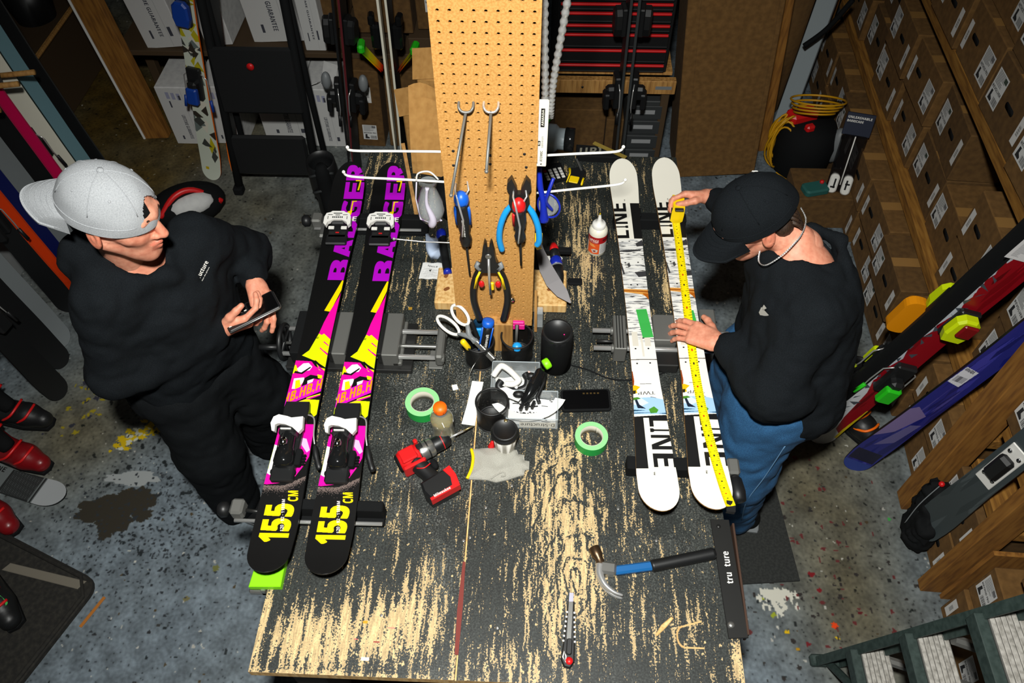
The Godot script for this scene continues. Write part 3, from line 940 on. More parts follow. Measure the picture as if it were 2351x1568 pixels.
# local frame: y up, tail towards +z, middle of the length at the origin, base at y = 0
func ski(called: String, label: String, L: float, ws: Array, tail_up: float, tip_up: float, top_mat, edge_mat: String, at: Transform3D, group := "", th := 0.012, nose := 0.1, rump := 0.06) -> Node3D:
	var o := thing(called, label, "ski", at, group)
	var ss := []
	for i in 9: ss.append(rump * (1.0 - cos(PI * 0.5 * i / 8.0)))
	var m := 26
	for i in range(1, m): ss.append(lerpf(rump, L - nose, float(i) / m))
	for i in 11: ss.append(L - nose + nose * sin(PI * 0.5 * i / 10.0))
	var rows := []
	for s in ss:
		var hw := lin(ws, s) * 0.5
		if s < rump: hw *= pow(maxf(0.0, 1.0 - pow((rump - s) / rump, 2.2)), 0.5)
		if s > L - nose: hw *= pow(maxf(0.0, 1.0 - pow((s - L + nose) / nose, 2.1)), 0.5)
		hw = maxf(hw, 0.0015)
		var y := tail_up * pow(maxf(0.0, 1.0 - s / 0.17), 2.0) + tip_up * pow(maxf(0.0, (s - L + 0.26) / 0.26), 2.0)
		var t := lerpf(0.005, th, smoothstep(0.0, 0.35, minf(s, L - s)))
		rows.append([s, hw, y, t])
	var top := Mb.new(false)
	var base := Mb.new()
	for i in rows.size() - 1:
		var a: Array = rows[i]; var b: Array = rows[i + 1]
		for k in 4:
			var t0 := -1.0 + 0.5 * k; var t1 := t0 + 0.5
			var P := func(r: Array, t: float) -> Vector3: return Vector3(t * r[1], r[2] + r[3] - 0.0006 * t * t, L / 2 - r[0])
			var U := func(r: Array, t: float) -> Vector2: return Vector2(t * r[1] / 0.124 + 0.5, 1.0 - r[0] / L)
			top.tri(P.call(a, t0), P.call(a, t1), P.call(b, t1), U.call(a, t0), U.call(a, t1), U.call(b, t1))
			top.tri(P.call(a, t0), P.call(b, t1), P.call(b, t0), U.call(a, t0), U.call(b, t1), U.call(b, t0))
		var al := Vector3(-a[1], a[2], L / 2 - a[0]); var ar := Vector3(a[1], a[2], L / 2 - a[0])
		var bl := Vector3(-b[1], b[2], L / 2 - b[0]); var br := Vector3(b[1], b[2], L / 2 - b[0])
		var ua := Vector3(0, a[3] - 0.0006, 0); var ub := Vector3(0, b[3] - 0.0006, 0)
		base.quad(ar, al, bl, br)
		base.quad(ar, br, br + ub, ar + ua)
		base.quad(bl, al, al + ua, bl + ub)
	var f: Array = rows[0]
	base.quad(Vector3(-f[1], f[2], L / 2), Vector3(f[1], f[2], L / 2), Vector3(f[1], f[2] + f[3], L / 2), Vector3(-f[1], f[2] + f[3], L / 2))
	f = rows[rows.size() - 1]
	base.quad(Vector3(f[1], f[2], -L / 2), Vector3(-f[1], f[2], -L / 2), Vector3(-f[1], f[2] + f[3], -L / 2), Vector3(f[1], f[2] + f[3], -L / 2))
	put(top, "topsheet", top_mat, o)
	put(base, "sidewall", edge_mat, o)
	return o


# a printed topsheet: shapes in millimetres across (from the middle) and along (from the tail)
class Sheet:
	var pic: Pic
	var L: float

	func _init(l: float, c: Color, h := 2048, w := 256) -> void:
		L = l
		pic = Pic.new(w, h, c)

	func q(x: float, s: float) -> Vector2:
		return Vector2((x / 124.0 + 0.5) * pic.w, (1.0 - s / L) * pic.h)

	func shape(a: Array, c: Color) -> void:
		var p := PackedVector2Array()
		for i in range(0, a.size(), 2): p.append(q(a[i], a[i + 1]))
		pic.fill(p, c)


func black_ski_print() -> ImageTexture:
	var k := Color8(15, 15, 15)
	var pu := Color8(178, 8, 196); var pk := Color8(250, 6, 160); var ye := Color8(255, 222, 0); var li := Color8(222, 240, 6); var wh := Color8(248, 240, 240); var og := Color8(255, 150, 10)
	var t := Sheet.new(1550.0, k)
	var s := 1000.0
	for e in [["B", 1001, 1094, -5], ["A", 1104, 1190, -6], ["D", 1198, 1286, -6], ["G", 1294, 1382, -10], ["E", 1390, 1466, -10], ["R", 1473, 1545, -10]]:
		var base := 61.0
		var e0 := t.q(base, e[1]); var e1 := t.q(base, e[2]); var up := t.q(e[3], e[1]) - e0
		write(t.pic, e[0], e0, e1 - e0, up, pu, true, 1.1)
	t.shape([60, 1300, 60, 1350, 62, 1350, 62, 1300], pu)
	for a in [[22, 1318, 24, 1380, 29, 1380, 27, 1318], [24, 1376, 40, 1378, 40, 1382, 24, 1381], [14, 1312, 14, 1330, 30, 1336, 28, 1312], [36, 1430, 42, 1474, 47, 1474, 42, 1430], [26, 1470, 46, 1470, 46, 1475, 26, 1475], [20, 1290, 36, 1290, 36, 1293, 20, 1293]]: t.shape(a, ye)
	write(t.pic, "LINE", t.q(-26, 1281), t.q(51, 1281) - t.q(-26, 1281), t.q(-26, 1305) - t.q(-26, 1281), wh)
	t.shape([45, 1001, 58, 996, 27, 865, 7, 869], ye)
	t.shape([57, 996, 62, 960, 62, 730, 51, 736, 6, 776, 14, 820, 26, 868, 46, 930], pk)
	t.shape([6, 776, 16, 770, 22, 776, 62, 738, 62, 639, 55, 641, 14, 669, -32, 690, -13, 710], li)
	for a in [[26, 742, 44, 727, 45, 730, 27, 746], [18, 718, 46, 692, 47, 695, 19, 722], [34, 705, 54, 690, 54, 693, 34, 709]]: t.shape(a, pk)
	write(t.pic, "LINE", t.q(-8, 755), t.q(8, 755) - t.q(-8, 755), t.q(-8, 762) - t.q(-8, 755), k)
	# the comic panel under the boot
	t.shape([-62, 672, 0, 668, 30, 652, 62, 632, 62, 612, -62, 500, -62, 672], pk)
	t.shape([-62, 640, -44, 655, -34, 634, -46, 622, -62, 622], li)
	t.shape([-38, 640, -22, 660, -6, 662, 8, 648, 2, 634, -16, 630, -28, 622], wh)
	t.shape([-42, 632, -22, 626, 2, 648, 4, 644, -18, 620, -44, 624], k)
	t.shape([-30, 614, 2, 620, 26, 640, 34, 628, 20, 606, -6, 602], pk)
	t.shape([2, 668, 16, 650, 40, 636, 62, 624, 62, 634, 40, 648, 14, 672], k)
	t.shape([18, 660, 30, 646, 52, 640, 52, 630, 30, 636], li)
	t.shape([24, 654, 44, 636, 54, 628, 48, 626, 28, 640], pk)
	t.shape([-40, 604, -10, 608, -6, 596, -24, 566, -40, 566], wh)
	t.shape([-34, 596, -22, 600, -14, 574, -30, 562], li)
	t.shape([-8, 606, 8, 618, 40, 612, 40, 600, 20, 604, 6, 594, -2, 570, -12, 576], k)
	t.shape([2, 596, 20, 604, 18, 590, 4, 584], wh)
	t.shape([28, 620, 44, 616, 44, 604, 32, 606], li)
	t.shape([-62, 548, 62, 616, 62, 566, -62, 498], Color8(214, 10, 190))
	var ex := t.q(62, 614) - t.q(-62, 546)
	write(t.pic, ".HB.HB.HB", t.q(-66, 504), (t.q(66, 578) - t.q(-66, 504)), t.q(-66, 541) - t.q(-66, 504), og, true, 0.5)
	t.shape([-62, 498, 62, 566, 62, 440, -62, 440], k)
	t.shape([-10, 522, 62, 556, 62, 550, -10, 516], pk)
	t.shape([10, 532, 50, 548, 50, 552, 10, 536], li)
	t.shape([-62, 500, 10, 530, 53, 528, 58, 512, 55, 484, 44, 470, 20, 497, -62, 480], li)
	t.shape([-62, 470, -52, 474, -52, 486, -62, 486], og)
	# pink and white blaze round the heel
	t.shape([-62, 444, 53, 444, 62, 430, 60, 360, 44, 312, 25, 276, 6, 262, -18, 256, -48, 252, -62, 254], pk)
	t.shape([-62, 380, -40, 372, -10, 380, 2, 340, 10, 306, -2, 286, -20, 276, -44, 280, -62, 290], wh)
	t.shape([-62, 380, -52, 372, -54, 300, -62, 300], li)
	t.shape([20, 400, 36, 396, 52, 360, 44, 352, 22, 380], Color8(250, 180, 226))
	t.shape([-50, 420, -30, 432, -32, 400], k)
	for i in 1500:
		var x := rng.randf_range(-62, 62); var lim := 250.0 + maxf(0, x) * 0.55
		var d := absf(rng.randfn(0, 9))
		t.pic.rect(t.q(x, lim - d).x, t.q(x, lim - d).y, 2, 2, Color8(120, 104, 98))
	write(t.pic, "CM", t.q(47, 204), t.q(41, 235) - t.q(46, 204), t.q(19, 203) - t.q(47, 204), ye, true, 0.4)
	for e in [["1", 86, 112], ["5", 117, 154], ["5", 159, 196]]:
		write(t.pic, e[0], t.q(41, e[1]), t.q(41, e[2]) - t.q(41, e[1]), t.q(-38, e[1]) - t.q(41, e[1]), ye, true, 1.2)
	write(t.pic, "120 · 92 · 118MM", t.q(24, 117), t.q(11, 209) - t.q(24, 117) - t.q(0, 0) + t.q(0, 0), t.q(15, 117) - t.q(24, 117), wh)
	return t.pic.tex()


func white_ski_print() -> ImageTexture:
	var cr := Color8(240, 236, 222); var k := Color8(22, 22, 22); var bark := Color8(232, 230, 224)
	var t := Sheet.new(1420.0, cr)
	var rg := RandomNumberGenerator.new()
	rg.seed = 8
	t.shape([-62, 139, 62, 139, 62, 308, -62, 308], cr)
	t.shape([-62, 139, -21, 139, -21, 304, -62, 304], k)
	t.shape([-62, 304, 62, 312, 62, 304, -5, 301, -62, 301], k)
	for e in [["L", 303, 272], ["I", 266, 254], ["N", 245, 198], ["E", 186, 143]]:
		write(t.pic, e[0], t.q(-5, e[1]), t.q(-5, e[2]) - t.q(-5, e[1]), t.q(62, e[1]) - t.q(-5, e[1]), k, true, 0.2)
	write(t.pic, "TM", t.q(-8, 128), t.q(-8, 118) - t.q(-8, 128), t.q(-4, 128) - t.q(-8, 128), k)
	t.shape([14, 1024, 62, 1024, 62, 1203, 14, 1203], k)
	for e in [["L", 1026, 1066], ["I", 1076, 1088], ["N", 1096, 1148], ["E", 1160, 1203]]:
		write(t.pic, e[0], t.q(-2, e[1]), t.q(-2, e[2]) - t.q(-2, e[1]), t.q(-58, e[1]) - t.q(-2, e[1]), k, true, 0.2)
	write(t.pic, "TM", t.q(-2, 1212), t.q(-2, 1222) - t.q(-2, 1212), t.q(-6, 1212) - t.q(-2, 1212), k)
	# birch bark from the lake picture to the upper lettering
	t.shape([-62, 312, 62, 312, 62, 1022, -62, 1022], bark)
	for i in 240:
		var s := rg.randf_range(575, 1018); var x := rg.randf_range(-60, 60); var wd := rg.randf_range(6, 34)
		var g := rg.randi_range(120, 214)
		t.shape([x - wd, s, x, s + rg.randf_range(0.5, 4), x + wd, s + rg.randf_range(-2, 2), x, s - rg.randf_range(0.5, 4)], Color8(g, g, g))
	for i in 46:
		var s := rg.randf_range(585, 1012); var x := rg.randf_range(-44, 44); var wd := rg.randf_range(4, 20)
		t.shape([x - wd, s, x, s + rg.randf_range(0.5, 2.5), x + wd, s + rg.randf_range(-2, 2), x, s - rg.randf_range(0.5, 3)], Color8(52, 52, 54))
	for a in [[-40, 968, 34, 974, 30, 966, -10, 960, -40, 962], [16, 1000, 40, 1018, 44, 990, 20, 986], [2, 868, 40, 874, 40, 850, 14, 846], [-44, 915, -38, 910, -30, 860, -36, 858]]: t.shape(a, Color8(58, 58, 60))
	for a in [[-20, 905, -12, 912, -8, 896, -16, 888]]: t.shape(a, Color8(70, 70, 70))
	t.shape([-62, 796, 62, 790, 62, 762, 40, 752, 20, 770, -10, 776, -62, 784], Color8(214, 150, 70))
	t.shape([-62, 790, 62, 784, 62, 776, 10, 782, -62, 786], Color8(150, 76, 14))
	t.shape([20, 776, 62, 772, 62, 748, 46, 738, 36, 752], Color8(176, 92, 20))
	t.shape([-62, 776, -38, 772, -40, 700, -62, 690], Color8(196, 222, 220))
	for a in [[-20, 616, -20, 560], [18, 616, 18, 560]]: t.shape([a[0] - 9, a[1], a[0] + 9, a[1], a[0] + 9, a[3], a[0] - 9, a[3]], Color8(214, 208, 194))
	for h in [[-25, 911], [18, 913], [-14, 812], [7, 812], [-22, 550], [18, 551], [-22, 494], [18, 496]]:
		t.shape([h[0] - 2.4, h[1] - 2.4, h[0] + 2.4, h[1] - 2.4, h[0] + 2.4, h[1] + 2.4, h[0] - 2.4, h[1] + 2.4], k)
	t.shape([-62, 509.5, 62, 511, 62, 507.5, -62, 507], Color8(90, 84, 76))
	t.shape([-3, 600, 3, 600, 4, 520, -2, 520], Color8(216, 210, 196))
	# lake picture
	t.shape([-62, 470, -38, 464, -36, 430, -40, 400, -62, 396], Color8(150, 60, 14))
	t.shape([-62, 440, -42, 446, -42, 420, -62, 410], Color8(206, 40, 20))
	t.shape([-62, 410, -34, 414, -20, 408, -32, 396, -30, 386, -62, 384], Color8(232, 180, 10))
	t.shape([-62, 392, -34, 396, -36, 384, -62, 380], Color8(40, 40, 20))
	write(t.pic, "TWP", t.q(22, 393), t.q(-29, 391) - t.q(22, 393), t.q(22, 382) - t.q(22, 393), Color8(60, 60, 62), false)
	t.shape([-20, 420, 14, 421, 14, 419, -20, 418], Color8(120, 120, 120))
	t.shape([8, 374, 24, 370, 6, 356, 20, 368, 4, 366], Color8(60, 60, 64))
	t.shape([-62, 368, 10, 372, 62, 360, 62, 313, -62, 313], Color8(160, 196, 232))
	t.shape([-62, 372, -20, 368, 0, 352, -24, 340, -62, 352], Color8(206, 222, 240))
	t.shape([-40, 362, -34, 366, -28, 346, -10, 332, -34, 334], Color8(24, 34, 50))
	t.shape([-62, 368, -30, 372, -22, 366, -50, 360], Color8(70, 130, 40))
	t.shape([-2, 330, 14, 340, 26, 328, 20, 318, 2, 316], Color8(70, 140, 40))
	for a in [[-62, 330, -10, 326, -62, 322], [-62, 318, 20, 320, -62, 314], [24, 316, 62, 320, 62, 313]]: t.shape(a, Color8(30, 70, 96))
	return t.pic.tex()


func add_binding(o: Node3D, th: float, s0: float) -> void:
	# toe piece ahead of the boot, heel piece behind it; s0 = local z of the toe
	var toe := Node3D.new(); toe.name = "toe_piece"; o.add_child(toe); toe.position = Vector3(0, th, s0)
	put(Mb.new().box(Vector3(0.066, 0.018, 0.115), Vector3(0, 0.009, 0.012), 0.004).box(Vector3(0.05, 0.03, 0.05), Vector3(0, 0.025, -0.005), 0.006).box(Vector3(0.074, 0.012, 0.045), Vector3(0, 0.012, 0.075), 0.004), "toe_base", "black_plastic", toe)
	var wing := poly([-20, 30, 20, 30, 26, 25, 40, 21, 46, 6, 47, -20, 38, -30, 33, -15, 14, -5, -14, -5, -33, -15, -38, -30, -47, -20, -46, 6, -40, 21, -26, 25])
	for i in wing.size(): wing[i] *= 0.001
	put(Mb.new().at(xf(Vector3(0, 0, -0.004), 0, 12, 0)).slab(wing, 0.034, 0.05, 0.003), "toe_wings", "white_plastic", toe)
	var det := Mb.new().at(xf(Vector3(0, 0, -0.004), 0, 12, 0))
	for e in [[-0.016, 0.02, 0.03, 0.003], [0.0, 0.013, 0.016, 0.0025]]: det.box(Vector3(e[2], 0.0012, e[3]), Vector3(0 if e[2] > 0.02 else 0.0, 0.0503, -e[1]))
	for i in 6: det.box(Vector3(0.0042, 0.0012, 0.006), Vector3(-0.016 + i * 0.0064, 0.0503, -0.004))
	for s in [-1.0, 1.0]: det.box(Vector3(0.016, 0.0012, 0.002), Vector3(0.026 * s, 0.0503, -0.014)).box(Vector3(0.002, 0.0012, 0.012), Vector3(0.033 * s, 0.0503, -0.002))
	put(det, "print", "dark_grey", toe)
	put(Mb.new().box(Vector3(0.02, 0.006, 0.012), Vector3(-0.022, 0.026, 0.03), 0.001).box(Vector3(0.02, 0.006, 0.012), Vector3(0.022, 0.026, 0.03), 0.001), "indicator", "white_plastic", toe)
	put(Mb.new().box(Vector3(0.012, 0.003, 0.004), Vector3(0, 0.0185, 0.046)), "mark", "red", toe)
	var heel := Node3D.new(); heel.name = "heel_piece"; o.add_child(heel); heel.position = Vector3(-0.006, th, s0 + 0.825)
	# local z: tail is +; the lever sits at 0, the track plate ahead of it, the housing behind
	put(Mb.new().slab(poly([-0.034, 0.085, 0.034, 0.085, 0.038, 0.06, 0.036, 0.02, -0.036, 0.02, -0.038, 0.06]), 0, 0.022, 0.004).box(Vector3(0.064, 0.02, 0.17), Vector3(0, 0.01, 0.085), 0.004).box(Vector3(0.05, 0.05, 0.05), Vector3(0, 0.03, 0.02), 0.006), "heel_base", "black_plastic", heel)
	var lev := poly([-45, 0, -39, 18, -25, 25, 0, 20, 12, 16, 44, 20, 46, -14, 36, -27, 17, -11, -5, -3, -24, -1, -32, -5, -31, -24, -39, -22])
	for i in lev.size(): lev[i] *= 0.001
	put(Mb.new().at(xf(Vector3(0, 0, 0), 0, 16, 0)).slab(lev, 0.056, 0.074, 0.005), "heel_lever", "white_plastic", heel)
	put(Mb.new().box(Vector3(0.03, 0.02, 0.004), Vector3(-0.004, 0.05, 0.03), 0.001), "label_plate", "white_plastic", heel)
	put(Mb.new(false).at(along(Vector3(0, 0.036, 0.028), Vector3(0, -0.12, 1))).lathe([Vector2(0.019, 0), Vector2(0.022, 0.006), Vector2(0.022, 0.05), Vector2(0.027, 0.062), Vector2(0.029, 0.09), Vector2(0.024, 0.104), Vector2(0.012, 0.108)], 20), "spring_housing", mat("gloss_black", Color8(34, 35, 36), 0.12, 0.5), heel)
	put(Mb.new(false).at(along(Vector3(0, 0.064, 0.062), Vector3(0, -0.1, 1))).lathe([Vector2(0.0, 0), Vector2(0.01, 0.003), Vector2(0.01, 0.02), Vector2(0, 0.024)], 14), "adjuster", "chrome", heel)
	put(Mb.new().box(Vector3(0.07, 0.014, 0.014), Vector3(0, 0.012, 0.142), 0.003).box(Vector3(0.018, 0.022, 0.05), Vector3(0.036, 0.016, 0.1), 0.003), "heel_stop", "black_matte", heel)
	var teeth := Mb.new()
	for i in 4: teeth.box(Vector3(0.012, 0.01, 0.004), Vector3(0.048, 0.008, 0.088 + i * 0.009))
	put(teeth, "rack_teeth", "black_matte", heel)
	for s in [1.0]:
		put(Mb.new(false).tube(bend([Vector3(0.03 * s, 0.012, -0.045), Vector3(0.056 * s, 0.014, -0.03), Vector3(0.062 * s, 0.006, 0.02), Vector3(0.068 * s, -0.006, 0.05)], 5), 0.0025, 8), "brake_wire", "bright_steel", heel)
		put(Mb.new(false).tube(bend([Vector3(0.067 * s, -0.004, 0.045), Vector3(0.076 * s, -0.012, 0.08), Vector3(0.09 * s, -0.022, 0.115)], 5), [0.0045, 0.006, 0.0075, 0.0085, 0.009, 0.0085, 0.008, 0.0085, 0.009, 0.0085, 0.006], 10), "brake_pad", "black_plastic", heel)


func build_skis() -> void:
	var bt := printed(black_ski_print(), 0.42, 0.4)
	var wb := [[0.0, 0.108], [0.06, 0.112], [0.14, 0.118], [0.45, 0.101], [0.75, 0.092], [1.05, 0.1], [1.33, 0.118], [1.42, 0.12], [1.55, 0.112]]
	var o := ski("ski", "black ski with purple and pink print and white bindings, beside the person in grey cap", 1.55, wb, 0.02, 0.05, bt, "black_plastic", xf(Vector3(-0.612, 0.975, 0.0), 1.14), "black skis held in the bench vise")
	add_binding(o, 0.012, -0.475)
	dup(o, xf(Vector3(-0.4617, 0.975, 0.0), 1.14), "black ski with purple and pink print and white bindings, on the pegboard side", "ski")
	var wt := printed(white_ski_print(), 0.45, 0.4)
	var ww := [[0.0, 0.105], [0.1, 0.113], [0.25, 0.098], [0.45, 0.08], [0.7, 0.076], [0.95, 0.08], [1.15, 0.09], [1.3, 0.103], [1.42, 0.1]]
	o = ski("ski", "white twin tip ski with black lettering, without the tape measure on it", 1.42, ww, 0.03, 0.03, wt, "wood", xf(Vector3(0.402, 0.975, -0.135), 1.81), "white skis held in the bench vise", 0.012, 0.085, 0.075)
	o = dup(o, xf(Vector3(0.552, 0.975, -0.145), 1.2), "white twin tip ski being measured, with the yellow tape laid along it", "ski")
	for q in [[0.413, 0.031], [0.562, 0.02]]:
		var g := put(Mb.new().sheet(func(u: float, v: float) -> Vector3: return Vector3((u - 0.5) * 0.034 + 0.004 * (1.0 - v), 0.0005 * sin(v * 9.0), (0.5 - v) * 0.114), 2, 6), "masking_tape", "green_tape", null, xf(Vector3(q[0] + 0.004, 0.9885, -0.075), rad_to_deg(q[1]) + 4.0))
		tag(g, "strip of green masking tape stuck on the white ski %s" % ("without the tape measure" if q[0] < 0.5 else "under the tape measure"), "tape", "green strips on the white skis")


func build_vises() -> void:
	# ----- centre vise of the black skis
	var v := thing("ski_vise", "grey drill press vise with twin guide rods gripping the black skis", "vise")
	put(Mb.new().box(Vector3(0.052, 0.066, 0.17), Vector3(-0.377, 0.942, -0.018), 0.003).box(Vector3(0.03, 0.03, 0.17), Vector3(-0.357, 0.918, -0.018), 0.003), "moving_jaw", "cast_grey", v)
	put(Mb.new().box(Vector3(0.014, 0.05, 0.165), Vector3(-0.409, 0.951, -0.018), 0.002), "jaw_face", "dark_steel", v)
	put(Mb.new().box(Vector3(0.044, 0.066, 0.17), Vector3(-0.537, 0.942, -0.018), 0.003), "middle_jaw", "cast_grey", v)
	put(Mb.new().box(Vector3(0.012, 0.05, 0.165), Vector3(-0.5655, 0.95, -0.018), 0.002).box(Vector3(0.012, 0.05, 0.165), Vector3(-0.5085, 0.95, -0.018), 0.002), "jaw_face", "dark_steel", v)
	put(Mb.new().box(Vector3(0.03, 0.066, 0.17), Vector3(-0.676, 0.942, -0.018), 0.003), "fixed_jaw", "black_matte", v)
	put(Mb.new(false).rod(Vector3(-0.72, 0.945, -0.05), Vector3(-0.222, 0.945, -0.05), 0.008).rod(Vector3(-0.72, 0.945, 0.05), Vector3(-0.222, 0.945, 0.05), 0.008), "guide_rod", "bright_steel", v)
	var sc := Mb.new(false)
	sc.rod(Vector3(-0.74, 0.94, 0.004), Vector3(-0.23, 0.94, 0.004), 0.0052)
	var pr := []
	for i in 40:
		pr.append(Vector2(0.0052, i * 0.0028)); pr.append(Vector2(0.0075, i * 0.0028 + 0.0014))
	sc.at(along(Vector3(-0.348, 0.94, 0.004), Vector3(1, 0, 0))).lathe(pr, 12)
	put(sc, "lead_screw", "steel", v)
	put(Mb.new().box(Vector3(0.026, 0.05, 0.13), Vector3(-0.223, 0.945, 0.0), 0.006).box(Vector3(0.046, 0.008, 0.07), Vector3(-0.238, 0.905, 0.03), 0.002), "end_plate", "cast_grey", v)
	put(Mb.new(false).at(along(Vector3(-0.225, 0.945, 0.05), Vector3(1, 0, 0))).cyl(0.016, 0.018, 14, -1, 0.003).at(along(Vector3(-0.225, 0.945, -0.05), Vector3(1, 0, 0))).cyl(0.016, 0.018, 14, -1, 0.003), "rod_collar", "cast_grey", v)
	put(Mb.new().box(Vector3(0.4, 0.02, 0.19), Vector3(-0.51, 0.91, -0.01), 0.002), "bed", "dark_steel", v)
	var wheel := Mb.new(false)
	wheel.at(along(Vector3(-0.725, 0.945, 0.004), Vector3(1, 0, 0), UP)).tube(ring_pts(0.055, 0.0, 24), 0.008, 8, true)
	wheel.tube([Vector3(0, 0, -0.054), Vector3(0, 0, 0.054)], 0.006, 8).tube([Vector3(-0.054, 0, 0), Vector3(0.054, 0, 0)], 0.006, 8)
	wheel.at(Transform3D()).rod(Vector3(-0.73, 0.965, 0.04), Vector3(-0.79, 0.968, 0.045), 0.009)
	put(wheel, "hand_wheel", "black_plastic", v)

	# ----- end clamps of the black skis
	for e in [[0.588, -0.76, -0.325, "clamp bar under the black ski tails, with a grey block and black knob", false], [-0.535, -0.76, -0.345, "clamp bar under the black ski tips, with a bent silver arm", true]]:
		var c := thing("ski_clamp", e[3], "clamp")
		var z: float = e[0]
		put(Mb.new().box(Vector3(0.30, 0.018, 0.05), Vector3(-0.475, 0.9095, z - 0.012), 0.002).box(Vector3(0.30, 0.05, 0.03), Vector3(-0.475, 0.942, z - 0.02), 0.003), "bar", "black_matte", c)
		put(Mb.new(false).rod(Vector3(-0.73, 0.94, z + 0.024), Vector3(e[2], 0.94, z + 0.02), 0.0055), "rod", "bright_steel", c)
		for x in [-0.612, -0.462]: put(Mb.new().box(Vector3(0.05, 0.016, 0.045), Vector3(x, 0.968, z), 0.003), "rest_pad", "black_matte", c)
		put(Mb.new().box(Vector3(0.036, 0.04, 0.046), Vector3(-0.722, 0.955, z - 0.004), 0.006), "slide_block", "cast_grey", c)
		put(Mb.new(false).rod(Vector3(-0.70, 0.955, z), Vector3(-0.655, 0.952, z + 0.002), 0.005), "pin", "dark_steel", c)
		put(Mb.new(false).at(along(Vector3(-0.742, 0.955, z - 0.002), Vector3(-1, 0, 0.1))).lathe([Vector2(0.008, 0), Vector2(0.012, 0.004), Vector2(0.021, 0.01), Vector2(0.022, 0.026), Vector2(0.014, 0.034), Vector2(0, 0.035)], 16), "knob", "black_plastic", c)
		if e[4]:
			put(Mb.new().box(Vector3(0.02, 0.03, 0.1), Vector3(-0.69, 0.95, z + 0.03), 0.004).box(Vector3(0.09, 0.012, 0.016), Vector3(-0.655, 0.955, z + 0.075), 0.003), "bent_arm", "steel", c)

	# ----- centre vise of the white skis
	v = thing("ski_vise", "grey drill press vise gripping the white skis, its twin rods towards the phone", "vise")
	put(Mb.new().box(Vector3(0.04, 0.07, 0.135), Vector3(0.342, 0.94, -0.05), 0.003), "fixed_jaw", "cast_grey", v)
	var rib := Mb.new()
	for i in 3: rib.box(Vector3(0.003, 0.002, 0.13), Vector3(0.332 + i * 0.009, 0.9755, -0.05))
	put(rib, "jaw_groove", "dark_steel", v)
	put(Mb.new().box(Vector3(0.072, 0.07, 0.105), Vector3(0.4835, 0.94, -0.072), 0.003), "middle_jaw", "cast_grey", v)
	put(Mb.new().box(Vector3(0.07, 0.04, 0.07), Vector3(0.488, 0.924, 0.02), 0.003), "bed", "dark_steel", v)
	put(Mb.new().box(Vector3(0.05, 0.064, 0.13), Vector3(0.625, 0.94, -0.09), 0.004), "moving_jaw", "cast_grey", v)
	put(Mb.new(false).rod(Vector3(0.258, 0.945, -0.075), Vector3(0.69, 0.945, -0.075), 0.008).rod(Vector3(0.26, 0.945, -0.005), Vector3(0.69, 0.945, -0.005), 0.008), "guide_rod", "bright_steel", v)
	put(Mb.new(false).rod(Vector3(0.27, 0.935, -0.04), Vector3(0.34, 0.935, -0.04), 0.0055), "lead_screw", "dark_steel", v)
	put(Mb.new(false).at(along(Vector3(0.315, 0.945, -0.005), Vector3(1, 0, 0))).cyl(0.014, 0.01, 14, -1, 0.002).at(along(Vector3(0.315, 0.945, -0.075), Vector3(1, 0, 0))).cyl(0.014, 0.01, 14, -1, 0.002), "rod_collar", "cast_grey", v)

	for e in [[0.4, "black rest bar and clamp under the white ski tails", 0.645], [-0.6, "black rest bar under the white ski tips", 0.6]]:
		var c := thing("ski_clamp", e[1], "clamp")
		var z: float = e[0]
		put(Mb.new().box(Vector3(0.26, 0.05, 0.04), Vector3(0.475, 0.926, z), 0.003), "bar", "black_matte", c)
		for x in [0.415, 0.56]: put(Mb.new().box(Vector3(0.05, 0.022, 0.042), Vector3(x, 0.963, z), 0.003), "rest_pad", "black_matte", c)
		if z > 0:
			put(Mb.new().box(Vector3(0.034, 0.04, 0.05), Vector3(0.64, 0.95, z + 0.01), 0.006), "slide_block", "cast_grey", c)
			put(Mb.new(false).at(along(Vector3(0.64, 0.95, z + 0.035), Vector3(0.1, 0, 1))).lathe([Vector2(0.012, 0), Vector2(0.02, 0.012), Vector2(0.022, 0.05), Vector2(0.018, 0.075), Vector2(0, 0.078)], 16), "knob", "black_plastic", c)


